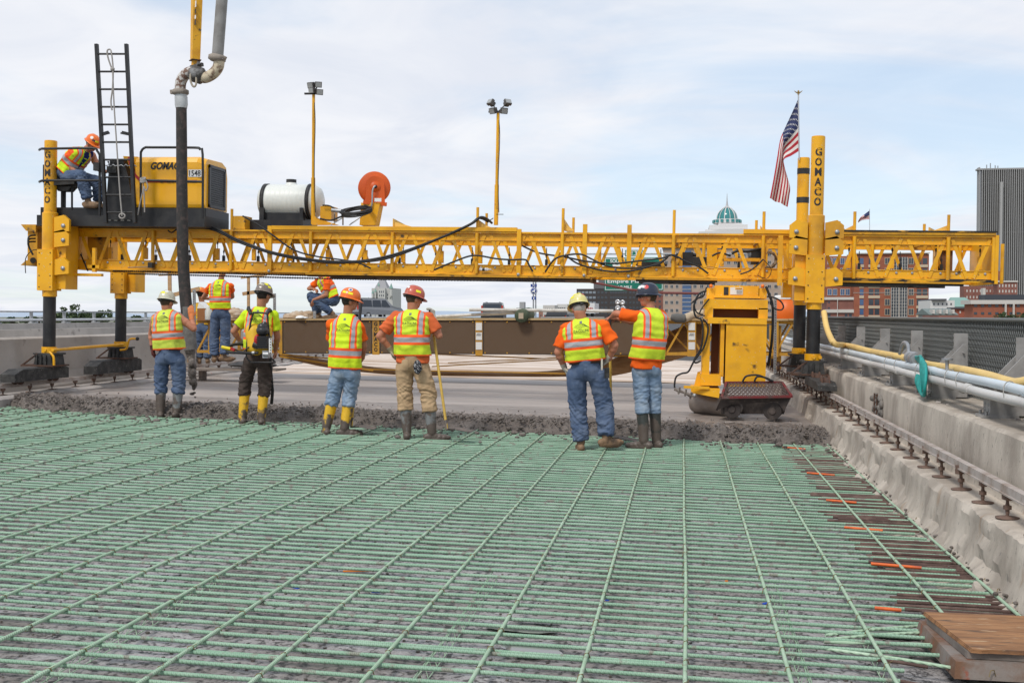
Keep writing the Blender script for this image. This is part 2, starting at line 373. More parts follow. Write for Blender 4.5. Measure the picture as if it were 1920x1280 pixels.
mat_root = thing('rebar_mat', (-4, 9, gz(-4) - .02), 'grid of pale green epoxy-coated bars tied over the deck', 'rebar')
LX = [.02 + .457 * i for i in range(-22, 5)]
long_w = {}
for k, x in enumerate(LX):
    y0, y1 = (3.0 if x > -4 else 5.0), yfront(x) + 1.0
    if k == len(LX) - 2: y0 = 6.1
    pts = [(x + .012 * noise.noise((y * .35, k * 3.1, 0)) - (.05 if k == len(LX) - 1 else 0), y, gz(x) - .0095 + .004 * noise.noise((y * .8, k, 5))) for y in lin(y0, y1, 26)]
    mb = MB(); mb.tube(pts, .0098, 8); mb.build('long_bar', GRL, mat_root)
TY = []
y = 3.35; k = 0
while y < 16.5:
    TY.append(y); y += .152 + random.uniform(-.022, .022)
for k, y in enumerate(TY):
    x0, x1 = (XL + .05 if y > 9.5 else (-8.5 if y > 6 else -6.0)), XR - .02 + random.uniform(-.08, .02)
    if y < 5.6: x1 = 1.05 + random.uniform(-.1, .05)
    sk = -.022
    pts = [(x, y + sk * (x + 2) + .014 * noise.noise((x * .5, k * 1.7, 0)) + (x + 4) * .0035 * noise.noise((k * 7.7, 1.5, 0)), gz(x) - .0275 + .006 * noise.noise((x * .6, k * .9, 2))) for x in lin(x0, x1, 22)]
    if min(p[1] for p in pts) > 16.9: continue
    mb = MB(); mb.tube(pts, .0102, 8); mb.build('cross_bar', GRN, mat_root)
    if random.random() < .30 and y < 13:                           # a lapped bar beside it
        xa = random.uniform(-5, -1); pts = [(x, y + sk * (x + 2) + .024, gz(x) - .029) for x in lin(xa, xa + random.uniform(1.2, 2.4), 6)]
        mb = MB(); mb.tube(pts, .0088, 8); mb.build('lap_bar', GRN, mat_root)
# wire ties where the bars cross: far too many to pick apart
mb = MB()
for x in LX:
    for k, y in enumerate(TY):
        yy = y - .022 * (x + 2)
        if yy < 3.6 or yy > yfront(x) + .1 or (k + int(x * 10)) % 2: continue
        a = random.uniform(-.4, .4); z = gz(x) - .014; d = V((math.cos(.8 + a), math.sin(.8 + a), 0)) * .021; u = V((0, 0, .014))
        c0 = V((x, yy, z)); mb.tube([c0 - d - u, c0 - d * .5 + u, c0 + d * .5 + u, c0 + d - u], .0026, 4)
        if random.random() < .5: mb.tube([c0 + d * .5 + u, c0 + d * .9 + u * 1.5 + V((random.uniform(-.015, .015), random.uniform(-.01, .02), .004))], .0014, 4) if False else mb.tube([c0 + d * .5 + u, c0 + d * 1.1 + V((random.uniform(-.01, .01), .006, .022))], .0014, 4)
o = mb.build('tie_wires', TIE, mat_root); o['kind'] = 'stuff'
# short rusty dowels from the kerb and a few with orange sprayed ends
k = 0; y = 6.0
while y < 14.0:
    x0 = 1.20 + .12 * noise.noise((y * 1.1, 3, 0)) + random.uniform(-.06, .10)
    if noise.noise((y * 1.9, 8, 8)) > -.20:
        pts = [(x, y - .022 * (x + 2) + .004 * noise.noise((x * 3, y, 0)), gz(x) - .028) for x in lin(x0, XR + .02, 5)]
        mb = MB(); mb.tube(pts, .0108, 8); mb.build('rusty_dowel', RBAR, mat_root)
    y += random.uniform(.035, .10); k += 1
for u0, u1, v in ((1640, 1690, 1139), (1633, 1728, 1056), (1583, 1655, 988), (1549, 1606, 937), (1513, 1565, 886), (1468, 1510, 838)):
    p, q = G(u0, v, -.012), G(u1, v + (u1 - u0) * .085, -.012); mb = MB(); mb.cyl(p, q, .0105, n=8)
    o = mb.build('painted_dowel', ORN, mat_root); o['label'] = 'dowel end sprayed orange'
# loose diagonal bars near the formed box
for a, bb in (((1545, 1203), (1890, 1215)), ((1530, 1213), (1850, 1262)), ((1548, 1190), (1735, 1172)), ((1552, 1198), (1730, 1185)), ((1625, 1235), (1740, 1250)), ((1640, 1272), (1730, 1284))):
    p, q = G(*a, -.035), G(*bb, -.03); mb = MB(); mb.tube([p, p.lerp(q, .5) + V((0, 0, .006)), q], .0085, 8); mb.build('loose_bar', GRL if a[1] < 1230 else RBAR, mat_root)
# zigzag wire bolsters under the bars
for xb, ya, yb in ((-2.78, 3.7, 6.4), (-1.17, 3.6, 6.9), (.56, 4.3, 7.0), (.95, 4.2, 6.0), (-4.3, 5.2, 8.6)):
    mb = MB(); gg = lambda dx, y, z: (xb + dx, y, gz(xb) + z)
    for dx, z in ((-.028, -.098), (.028, -.098), (0, -.045)): mb.tube([gg(dx + .01 * noise.noise((y, xb, 0)), y, z) for y in lin(ya, yb, 12)], .0028, 5)
    y = ya; s = 1
    while y < yb: mb.tube([gg(-.028, y, -.098), gg(0, y + .045, -.045), gg(.028, y + .01, -.098)], .0024, 4); y += .09
    mb.build('slab_bolster', GRL, mat_root)
# puddles
PUD = mat('puddle_water', (.24, .225, .21), .06, spec=.9)
for (u, v, ru, rv) in ((985, 1183, 75, 7), (1005, 1222, 55, 14), (1010, 1170, 40, 3), (1680, 1190, 50, 10)):
    c0 = G(u, v, -.112); rx = (G(u + ru, v, -.112) - c0).length; ry = abs((G(u, v + rv, -.112) - c0).y); mb = MB(); n = 26
    vs = [(c0.x, c0.y, c0.z + .016)]
    for i in range(n):
        a = 2 * math.pi * i / n; r = 1 + .35 * noise.noise((math.cos(a) * 1.5, math.sin(a) * 1.5, u)); x = c0.x + rx * r * math.cos(a); vs.append((x, c0.y + ry * r * math.sin(a), gz(x) - .112 + .016))
    mb.add(vs, [(0, i + 1, (i + 1) % n + 1) for i in range(n)]); o = mb.build('puddle', PUD); o['kind'] = 'structure'

# ------------------------------------------------------------------ parapet on the right
KERB = mat('stained_kerb_concrete', (.53, .47, .40), .92, (.33, .285, .24), 1.9, .40, .62, bump=.5, bscale=45, spots=[((.30, .20, .125), 3.2, .64, .76), ((.22, .20, .18), 30., .64, .70)], stretch=(1, 1.3, .55))
PY = lin(2.2, 16, 330) + lin(16.1, 30, 120) + lin(31, 120, 20)
def xsec(prof, ys, jit, mt, name, label, cat, base, sm=False):
    mb = MB(); k = len(prof); vs = []
    for y in ys:
        for i, (x, z, jj) in enumerate(prof):
            a = jit * jj; vs.append((x + a * noise.noise((y * 2.1, i * 3.7, 1)) + .6 * a * noise.noise((y * 7.3, i * 2.7, 2)), y, z + .7 * a * noise.noise((y * 2.6, i * 5.1, 4)) + .5 * a * noise.noise((y * 9, i * 3, 6)) + .35 * a * noise.noise((y * 23, i * 4, 8))))
    mb.add(vs, [(j * k + i, j * k + i + 1, (j + 1) * k + i + 1, (j + 1) * k + i) for j in range(len(ys) - 1) for i in range(k - 1)], sm)
    o = mb.build(name, mt, base=base); o.data.set_sharp_from_angle(angle=R(28)); return tag(o, label, cat)
xsec([(1.55, -.15, .6), (1.73, -.10, 2.0), (1.79, -.065, 2.6), (1.835, -.03, 2.6), (1.868, .03, 2.0), (1.888, .10, 1.5), (1.90, .18, 1.1), (1.905, .24, .9), (1.92, .283, 1.1), (1.95, .297, .6), (2.10, .302, .25), (2.17, .303, .3), (2.178, .33, .3), (2.18, .45, .2), (2.185, .58, .2), (2.19, .70, .25), (2.20, .758, .5), (2.225, .782, .4), (2.45, .79, .2), (2.80, .79, .2), (2.80, -1, 0)],
     PY, .020, KERB, 'parapet', 'stepped grey concrete parapet with a ragged stained kerb foot', 'wall', (2.0, 9, 0), True)
# spalled pocket with two bare bars
mb = MB(); p0 = PX(1648, 770, 2.19)
for i in range(40):
    mb.ball((2.165 + random.uniform(0, .02), p0.y + random.uniform(-.3, .3), .56 + random.uniform(-.14, .14)), random.uniform(.012, .045), random.uniform(.02, .05), random.uniform(.02, .05), n=6, k=4)
for dy in (-.1, .06): mb.cyl((2.15, p0.y + dy, .40), (2.15, p0.y + dy, .70), .009, n=6, m=1)
tag(mb.build('spalled_patch', [mat('broken_concrete', (.22, .20, .18), .95, (.12, .11, .10), 9, bump=.8, bscale=60), RUST], base=(2.17, p0.y, .56)), 'broken hollow in the parapet face with two bare bars', 'spall')

# screed rails on screw stands
def rail(x, z, y0, y1, step, ph, foot, label, bent):
    t_ = thing('screed_rail', (x, 12, foot), label, 'rail')
    mb = MB(); seg = 3.05; y = y0
    while y < y1:
        e = min(y + seg - .012, y1); dz = .003 * noise.noise((y, x, 0)); mb = MB()
        mb.box(x - .026, x + .026, y, e, z - .052 + dz, z + dz); mb.box(x - .034, x + .034, y, e, z - .062 + dz, z - .052 + dz); mb.build('rail_length', RAILM, t_); y += seg
    y = y0 + ph; first = None
    while y < y1 - .1:
        if first is None:
            mb = MB(); h = z - .062 - foot
            mb.lathe((0, 0, 0), (0, 0, 1), [(.0, 0), (.072, 0), (.073, .006), (.03, .012), (.012, .016)], 16)
            mb.cyl((0, 0, .01), (0, 0, h - .035), .0105, n=8)
            for i in range(9): zz_ = .03 + i * (h - .09) / 9; mb.cyl((0, 0, zz_), (0, 0, zz_ + .006), .013, n=8)
            mb.cyl((0, 0, .055), (0, 0, .08), .025, n=6); mb.box(-.036, .036, -.02, .02, h - .036, h - .0005); mb.box(-.036, -.028, -.016, .016, h, h + .03); mb.box(.028, .036, -.016, .016, h, h + .03)
            first = mb.mesh('screw_stand', mat('stand_rust', (.17, .11, .085), .8, (.10, .06, .045), 20))
        o = share('screw_stand', first, t_, (0, y - 12 + random.uniform(-.03, .03), 0), (random.uniform(-.03, .03), random.uniform(-.04, .04), random.uniform(0, 3)))
        y += step
    return t_
RAILM = mat('worn_rail_steel', (.43, .38, .35), .65, (.28, .21, .17), 6, bump=.2)
rail(2.03, .515, 2.6, 40, .602, .62, .302, 'steel screed rail on screw stands along the kerb ledge beneath the pipes', 0)
rail(-10.72, .48, 14.0, 40, .70, .35, gz(-10.72) + .12, 'steel screed rail on stands before the concrete barrier', 0)

# left edge: pad, barrier, second barrier, railing
PAD = mat('pad_concrete', (.40, .37, .345), .9, (.28, .255, .24), 2.5, bump=.3, bscale=40, spots=((.42, .12, .11), 9, .66, .72))
xsec([(XL + .02, -.1, .3), (XL, .27, .5), (XL - .06, .305, .3), (XL - .66, .31, .2), (XL - .7, .1, 0)], lin(9, 40, 60), .03, PAD, 'edge_pad', 'low concrete pad beside the bars carrying the far screed rail', 'kerb', (XL - .3, 16, 0))
BARR = mat('barrier_concrete', (.47, .43, .39), .88, (.37, .335, .30), 1.3, .38, .66, bump=.25, bscale=25, spots=((.28, .25, .225), 4., .62, .73))
xsec([(-10.98, .2, .2), (-11.0, .34, .3), (-11.18, .58, .2), (-11.28, 1.17, .3), (-11.33, 1.20, .2), (-11.5, 1.20, .2), (-11.55, 1.15, .2), (-11.75, .1, 0)], lin(9, 120, 120), .02, BARR, 'barrier', 'pale concrete traffic barrier behind the finishing machine legs', 'barrier', (-11.3, 18, .2))
xsec([(-14.8, .1, 0), (-15.0, .75, .2), (-15.1, 1.25, .2), (-15.3, 1.25, .2), (-15.5, .1, 0)], lin(9, 120, 60), .02, BARR, 'median_barrier', 'second concrete barrier beyond the nearer one', 'barrier', (-15.2, 20, .1))
o = xsec([(-22, .0, 0), (-22.2, 1.30, .2), (-22.6, 1.30, .2), (-22.8, .1, 0)], lin(9, 120, 60), .02, BARR, 'far_parapet', 'far concrete parapet carrying a metal railing', 'parapet', (-22.4, 25, .1))
t_ = thing('metal_railing', (-22.4, 30, 1.3), 'grey metal railing on the far parapet at the left edge', 'railing')
mb = MB(); mb.box(-22.43, -22.37, 14, 90, 1.68, 1.73); mb.build('top_rail', STEEL, t_)
mb = MB(); mb.cyl((-22.3, 14, 1.42), (-22.3, 90, 1.42), .045, n=8); mb.build('lower_rail', mat('pale_rail', (.62, .63, .64), .5), t_)
y = 15.
while y < 88:
    mb = MB(); mb.box(-22.44, -22.36, y - .05, y + .05, 1.3, 1.68); mb.box(-22.46, -22.2, y - .1, y + .1, 1.3, 1.34); mb.build('post', STEEL, t_); y += 2.1
# ------------------------------------------------------------------ fence, brackets, pipes and hoses on the right
f_ = thing('chain_link_fence', (2.75, 12, .8), 'dark screened chain-link fence standing along the top of the parapet', 'fence')
FAB = mat('dark_screen_fabric', (.032, .037, .034), .85, (.055, .06, .057), 2)
WIRE = mat('fence_wire', (.25, .26, .255), .5, metal=.3)
mb = MB(); ys = lin(5.5, 60, 220)
vs = []
for y in ys:
    for j in range(9):
        z = .72 + j * (1.50 - .72) / 8; vs.append((2.79 + .012 * noise.noise((y * 1.3, z * 3, 0)), y, z + (.012 * noise.noise((y * 1.7, 0, 5)) if j == 8 else 0)))
mb.add(vs, [(i * 9 + j, i * 9 + 9 + j, i * 9 + 10 + j, i * 9 + 1 + j) for i in range(220) for j in range(8)], True); mb.build('screen_fabric', FAB, f_)
mb = MB(); z0, z1 = .74, 1.53; y = 5.5
while y < 34:
    st = .055; nz_ = 14
    pts = [(2.752 + (.010 if j % 2 else -.010), y + (st / 2 if j % 2 else 0), z0 + (z1 - z0) * j / nz_) for j in range(nz_ + 1)]
    mb.tube(pts, .0030, 4, False, False)
    pts = [(2.752 + (-.006 if j % 2 else .012), y + (st / 2 if not j % 2 else 0) + .003, z0 + (z1 - z0) * j / nz_) for j in range(nz_ + 1)]
    mb.tube(pts, .0030, 4, False, False); y += st
o = mb.build('chain_link', WIRE, f_); o['kind'] = 'stuff'
mb = MB(); mb.cyl((2.75, 5.5, 1.54), (2.75, 60, 1.54), .018, n=8); mb.build('top_rail', mat('dull_wire', (.16, .17, .165), .6, metal=.3), f_)
mb = MB()
mb.tube([(2.775 + .02 * noise.noise((y * 1.2, 0, 0)), y, 1.515 + .02 * noise.noise((y * .9, 2, 0))) for y in lin(6, 50, 160)], .022, 8)
mb.build('rolled_hem', FAB, f_)
BR = mat('bracket_steel', (.36, .35, .34), .6, (.27, .26, .25), 6, metal=.2)
ups = [PX(u, 700, 2.5).y for u in (1921, 1790, 1672, 1605, 1570)]
by = 6.9; bl = None
def bracket_mesh():
    mb = MB(); mb.box(-.13, .13, -.12, .12, 0, .022)
    mb.prism([(-.06, -.10, .02), (.24, -.10, .02), (.24, -.10, .52), (.20, -.10, .52), (-.06, -.10, .24)], (0, .014, 0))
    mb.prism([(-.06, .086, .02), (.24, .086, .02), (.24, .086, .52), (.20, .086, .52), (-.06, .086, .24)], (0, .014, 0))
    mb.box(-.075, -.06, -.10, .10, .02, .24); mb.box(.14, .26, -.02, .02, .05, .62)
    for z in (.06, .10, .15, .20):
        for y in (-.05, .05): mb.lathe((-.075, y, z), (-1, 0, 0), [(.014, 0), (.012, .006), (.0, .010)], 8)
    for y in (-.09, .09): mb.cyl((-.1, y, .02), (-.1, y, .05), .012, n=6)
    for z in (.30, .44): mb.cyl((.20, -.13, z), (.20, .13, z), .009, n=6)
    return mb.mesh('railing_bracket', BR)
bl = bracket_mesh()
for i in range(9):
    y = 7.15 + i * 2.02
    o = share('railing_bracket', bl, None, (2.42, y, .788)); 
    tag(o, ['nearest', 'second nearest', 'third nearest', 'fourth nearest', 'fifth nearest', 'sixth nearest', 'seventh nearest', 'eighth nearest', 'ninth nearest'][i] + ' grey steel bracket bolted on the parapet under the pipes', 'bracket', 'railing brackets along the parapet')
PVC = mat('pale_blue_pipe', (.60, .67, .72), .45, (.50, .55, .58), 2, stretch=(1, .4, 1)); PVC2 = mat('grey_white_pipe', (.60, .59, .57), .5, (.48, .46, .44), 3, stretch=(1, .4, 1))
def pipe(name, pts, r, mt, label, n=12):
    mb = MB(); mb.tube(pts, r, n); a = pts[len(pts) // 2]; return tag(mb.build(name, mt, base=a), label, 'pipe')
def ppts(x, z, k): return [(x + .012 * noise.noise((y * .3, k, 0)), y, z + .012 * noise.noise((y * .5, k, 3))) for y in lin(4.5, 30, 50)]
u_ = thing('conduit_pipe', (2.31, 12, 1.06), 'pale blue plastic pipe, upper of the two along the parapet', 'pipe')
mb = MB(); mb.tube(ppts(2.31, 1.062, 1), .036, 14); mb.build('tube', PVC, u_)
for y in (7.9, 10.85, 14.2, 20.): mb = MB(); mb.cyl((2.312, y, 1.06), (2.312, y + .14, 1.06), .043, n=14); mb.build('coupling', PVC, u_)
l_ = thing('conduit_pipe', (2.29, 12, .99), 'grey-white plastic pipe, lower of the two along the parapet', 'pipe')
mb = MB(); mb.tube(ppts(2.285, .988, 2), .036, 14); mb.build('tube', PVC2, l_)
for y in (9.4, 12.4, 16.8): mb = MB(); mb.cyl((2.285, y, .988), (2.285, y + .14, .988), .043, n=14); mb.build('coupling', PVC2, l_)
for i, y in enumerate((8.35, 9.75, 10.15, 11.4, 12.5, 13.1, 16)):
    mb = MB(); n = 18
    for k_ in range(n): pass
    loop = [(2.298 + .052 * math.cos(a), y + .04 * math.sin(a), 1.025 + .088 * math.sin(a)) for a in lin(0, 2 * math.pi, 20)]
    mb.tube(loop, .004, 5); mb.build('tie_wire', mat('old_wire', (.30, .29, .27), .5, metal=.4), l_)
YH = mat('yellow_hose', (.76, .53, .19), .55, (.64, .44, .17), 3)
yh = [P(1545, 585, 17.2), P(1549, 610, 16.9), P(1556, 630, 16.4), P(1566, 645, 15.8), PX(1583, 647, 2.38), PX(1600, 650, 2.40), PX(1625, 657, 2.40), PX(1650, 662, 2.42), PX(1700, 672, 2.44), PX(1740, 684, 2.42), PX(1800, 693, 2.42), PX(1850, 704, 2.42), PX(1890, 716, 2.40), PX(1915, 718, 2.40), PX(1990, 700, 2.45)]
mb = MB(); mb.tube(smooth_path(yh, 6), .042, 10); tag(mb.build('yellow_hose', YH, base=yh[6]), 'thick yellow hose lying along the pipes beside the fence', 'hose')
TEAL = mat('teal_strap', (.015, .30, .27), .55, (.01, .20, .18), 20)
mb = MB()
for k in range(5):
    y0 = 11.1 + k * .05
    path = [(2.33, y0 + .5, 1.11 + .012 * k), (2.30, y0 + .2, 1.13 + .01 * k), (2.26, y0 - .1, 1.12 + .014 * k), (2.22, y0 - .32, 1.04), (2.20 + .01 * k, y0 - .38, .93 - .02 * k), (2.21 + .012 * k, y0 - .30 + .05 * k, .84), (2.22, y0 - .1, .86 + .02 * k), (2.25, y0 + .02, 1.0)]
    mb.tube(smooth_path(path, 5), .016, 6)
tag(mb.build('lifting_strap', TEAL, base=(2.28, 11.2, .82)), 'bundle of teal webbing draped over the two pipes', 'strap')
v_ = thing('pipe_valve', (2.34, 11.6, 1.10), 'grey metal valve and coupling lying on the upper pipe', 'valve')
mb = MB(); mb.cyl((2.33, 11.75, 1.13), (2.33, 12.15, 1.14), .05, n=12); mb.cyl((2.33, 11.8, 1.14), (2.33, 11.9, 1.15), .062, n=12); mb.cyl((2.33, 12.02, 1.14), (2.33, 12.1, 1.15), .062, n=12); mb.build('coupling', STEEL, v_)
mb = MB(); mb.cyl((2.31, 10.35, 1.09), (2.31, 10.35, 1.19), .016, n=8); mb.cyl((2.31, 10.35, 1.185), (2.31, 10.35, 1.20), .05, n=12); mb.build('handwheel', STEEL, v_)
mb = MB(); mb.tube(smooth_path([(2.34, 12.2, 1.15), (2.36, 12.35, 1.26), (2.36, 12.6, 1.28), (2.36, 12.8, 1.16)], 5), .02, 8); mb.build('whip_line', STEEL, v_)

# litter on the parapet top
mb = MB(); 
for i in range(40): mb.cbox((random.uniform(2.25, 2.7), random.uniform(6.5, 20), .797), random.uniform(.01, .05), random.uniform(.01, .05), .014, Matrix.Rotation(random.random() * 6, 3, 'Z'))
tag(mb.build('parapet_grit', CONC), 'broken grit lying along the parapet top', 'grit', kind='stuff')

# ------------------------------------------------------------------ plywood covered form box, bottom right
bx_ = thing('form_box', (1.5, 5.35, gz(1.5) - .11), 'rusty steel box with a weathered plywood lid at the bottom right corner', 'form box')
FB = mat('rusty_box_steel', (.16, .085, .05), .85, (.22, .19, .17), 5, .42, .6, bump=.4, bscale=50, spots=((.28, .07, .035), 9, .62, .70))
z0 = gz(1.5) - .10
p1, p2 = G(1733, 1190, .055), G(1770, 1252, -.02)
mb = MB(); x0 = p1.x + .05; y0, y1 = 5.32, 6.04; z0 = gz(1.5) - .05
mb.hexa([(x0 + .02, y0, z0), (2.0, y0 - .02, z0), (2.0, y1, z0), (x0 - .01, y1, z0), (x0 + .03, y0 + .015, z0 + .075), (2.0, y0 - .01, z0 + .075), (2.0, y1 - .02, z0 + .075), (x0 + .005, y1 - .02, z0 + .075)]); mb.build('steel_box', FB, bx_)
PLY = mat('weathered_plywood', (.36, .185, .085), .85, (.20, .098, .048), 2.4, .38, .66, stretch=(1.2, 9, 3), bump=.35, bscale=30, spots=[((.11, .07, .05), 4, .58, .68), ((.52, .38, .24), 7, .62, .70)])
mb = MB(); nx = 16; zt = z0 + .078; top = []; bot = []
mb = MB(); mb.hexa([(x0 + .09, y0 + .06, zt), (2.0, y0 + .03, zt), (2.0, y1 - .1, zt), (x0 + .03, y1 - .08, zt), (x0 + .09, y0 + .06, zt + .032), (2.0, y0 + .03, zt + .032), (2.0, y1 - .1, zt + .032), (x0 + .03, y1 - .08, zt + .032)]); mb.build('concrete_fill', mat('dirty_fill', (.15, .13, .115), .9, (.22, .19, .17), 9), bx_)
zt += .034; rag = [(x0 + .10 + (2.02 - x0 - .10) * i / 18, y0 + .035 + .012 * noise.noise((i * 1.3, 0, 0)) - (.02 if i > 8 else 0), zt) for i in range(19)]
poly = rag + [(2.02, y1 - .06, zt), (x0 + .02, y1 - .045, zt)]
for k in range(3): mb = MB(); mb.prism([(p[0] + .003 * k, p[1] + .006 * noise.noise((p[0] * 30, k * 5, 0)), p[2] + .0065 * k) for p in poly], (0, 0, .006)); mb.build('ply', PLY, bx_)
mb = MB(); mb.bar((x0 + .36, y0 - .006, zt - .05), (x0 + .50, y0 - .012, zt - .02), .012, .018); mb.build('splinter', WOOD, bx_)
# ================================================================== the finishing machine, spanning the deck
TH = .0195                                                   # it leans with the cross fall
RM = Matrix.Rotation(TH, 3, 'Y'); RI = RM.inverted()
def LM(u, v, Y): return RI @ P(u, v, Y)                       # machine coordinates (y stays metres along the bridge)
def machine_thing(name, org, label, cat, group=None):
    org = V(org); o = thing(name, RM @ org, label, cat, group, rot=(0, TH, 0)); ORG[o] = org; return o
FM = machine_thing('finishing_machine', (-4.3, 18.8, .5), 'long yellow deck finishing machine spanning the bridge on four legs', 'paving machine')
ZB, ZT, YF, YBK = 2.17, 2.882, 18.1, 19.5
xl, xr = LM(140, 470, YF).x, LM(1866, 490, YF).x
def chord(y, s):
    mb = MB(); mb.box(xl, xr, y - .05 * s, y + .06 * s, ZT - .028, ZT); mb.box(xl, xr, y - .006, y + .006, ZT - .135, ZT - .03); mb.box(xl, xr, y - .03, y + .03, ZT - .145, ZT - .135); mb.build('top_chord', YEL, FM)
    mb = MB(); mb.box(xl, xr, y - .006, y + .006, ZB + .02, ZB + .165); mb.box(xl, xr, y - .05, y + .06, ZB, ZB + .02); mb.box(xl, xr, y - .02, y + .02, ZB + .165, ZB + .175)
    o = mb.build('bottom_chord', YEL, FM); return o
per = (LM(1819, 500, YF).x - LM(180, 500, YF).x) / 22
nodes = [LM(180, 500, YF).x + per * i for i in range(-1, 23)]
def diag_meshes():
    out = []
    for s in (1, -1):
        mb = MB(); mb.bar((s * .045, 0, ZB + .06), (s * (per / 2 - .05), 0, ZT - .05), .012, .054, V((1, 0, 0))); out.append(mb.mesh('diagonal', YEL, V((0, 0, 0))))
    return out
DG = diag_meshes(); ofs = ORG[FM]
for y, fr in ((YF - .014, 1), (YBK - .014, 0)):
    chord(y + .014, 1)
    for x in nodes:
        for k, s in ((0, 1), (1, -1)):
            if not (xl - .05 < x + s * per / 2 < xr + .05) or not (xl < x < xr): continue
            share('diagonal', DG[k], FM, V((x, y, 0)) - ofs)
tall = {435: 392, 895: 389, 1055: 391, 1263: 394, 1431: 397, 1601: 397, 1777: 403}
for u in (147, 289, 435, 584, 737, 895, 1055, 1263, 1431, 1601, 1777, 1862):
    x = LM(u, 460, YF).x; mb = MB(); mb.cyl((x, YF - .045, ZB + .03), (x, YF - .045, ZT - .03), .03, n=10)
    if u in tall: mb.cyl((x, YF - .02, ZT), (x, YF - .02, LM(u, tall[u], YF).z), .024, n=10)
    mb.build('upright', YEL, FM)
    mb = MB(); mb.cyl((x + .5, YBK - .045, ZB + .03), (x + .5, YBK - .045, ZT - .03), .03, n=10); mb.build('upright', YEL, FM)
for u, vt in ((508, 428), (974, 434), (1097, 425), (1180, 426)):
    x = LM(u, 460, YF).x; mb = MB(); mb.box(x - .035, x + .035, YF - .075, YF - .02, ZB - .01, LM(u, vt - 4, YF).z); mb.ball((x, YF - .08, ZB + .02), .028, .02, .028, n=8, k=5, m=1); mb.build('splice_post', [YEL, STEEL], FM)
for u, vt in ((912, 400), (1075, 408), (1418, 413), (1573, 415), (1733, 420)):
    x = LM(u, 430, YBK).x; mb = MB(); mb.cyl((x, YBK, ZT), (x, YBK, LM(u, vt, YBK).z), .024, n=10); mb.build('upright', YEL, FM)
# plates on top of the chord, flags of sheet steel
for u0, u1 in ((512, 970), (1394, 1500), (1560, 1866)):
    mb = MB(); mb.box(LM(u0, 430, YF).x, LM(u1, 430, YF).x, YF - .07, YF + .05, ZT + .004, ZT + .07); mb.build('top_rail', YEL if u0 < 1500 else YELD, FM)
for (a, b_, c_) in (((737, 410), (785, 424), 736), ((895, 411), (930, 425), 895), ((1058, 412), (1075, 433), 1056), ((1425, 428), (1435, 412), 1432), ((1575, 437), (1602, 421), 1602), ((1740, 437), (1777, 420), 1778)):
    p, q = LM(*a, YF + .02), LM(*b_, YF + .9); z = ZT + .03
    mb = MB(); mb.prism([(p.x, YF, z), (q.x if abs(q.x - p.x) < .5 else p.x + .3, YF + .9, z), (q.x if abs(q.x - p.x) < .5 else p.x + .3, YF + .9, z + .02), (p.x, YF, max(p.z, z + .1))], (.012, 0, 0)); mb.build('gusset_sheet', mat('faded_yellow', (.78, .50, .12), .5, (.70, .42, .08), 4), FM)
    x0, x1 = sorted((LM(a[0], a[1], YF).x, LM(b_[0], b_[1], YF).x)); up_left = a[1] < b_[1]
    mb = MB(); mb.prism([(x0, YF + .03, z), (x1, YF + .03, z), (x1, YF + .03, z + (.015 if up_left else .13)), (x0, YF + .03, z + (.13 if up_left else .015))], (0, .012, 0)); mb.build('gusset_sheet', MATS['faded_yellow'], FM)
# cross members between the two trusses
for i, x in enumerate(nodes[::2]):
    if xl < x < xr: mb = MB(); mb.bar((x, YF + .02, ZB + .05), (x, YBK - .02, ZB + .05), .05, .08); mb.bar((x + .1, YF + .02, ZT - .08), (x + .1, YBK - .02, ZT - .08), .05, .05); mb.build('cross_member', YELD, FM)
# adjuster screws between the chords
mb = MB(); mb.cyl((0, 0, ZB + .2), (0, 0, ZT - .18), .007, n=6, m=1); mb.box(-.03, .03, -.03, .03, ZB + .2, ZB + .40); mb.cyl((0, 0, ZB + .47), (0, 0, ZB + .52), .014, n=6, m=1); mb.cyl((0, 0, ZB + .56), (0, 0, ZB + .59), .018, n=6, m=1)
ADJ = mb.mesh('adjuster_screw', [YEL, BLK]); mb = MB(); mb.cyl((0, 0, ZB + .2), (0, 0, ZT - .18), .007, n=6); mb.box(-.022, .022, -.022, .022, ZB + .2, ZB + .33); mb.cyl((0, 0, ZB + .38), (0, 0, ZB + .42), .016, n=6); ADK = mb.mesh('adjuster_screw', [BLK])
for i, x in enumerate(nodes):
    for dx, y, me in ((.18, YF + .16, ADJ), (-.16, YBK - .18, ADK)):
        if xl + .1 < x + dx < xr - .1: share('adjuster_screw', me, FM, V((x + dx, y, 0)) - ofs)
# bolts on the bottom chord
mb = MB(); mb.lathe((0, 0, 0), (0, -1, 0), [(.020, 0), (.020, .010), (.013, .014), (.0, .015)], 8); BOLT = mb.mesh('bolt', STEEL)
for x in nodes:
    for dx in (-.2, .22):
        if xl < x + dx < xr: share('bolt', BOLT, FM, V((x + dx, YF - .006, ZB + .13)) - ofs)
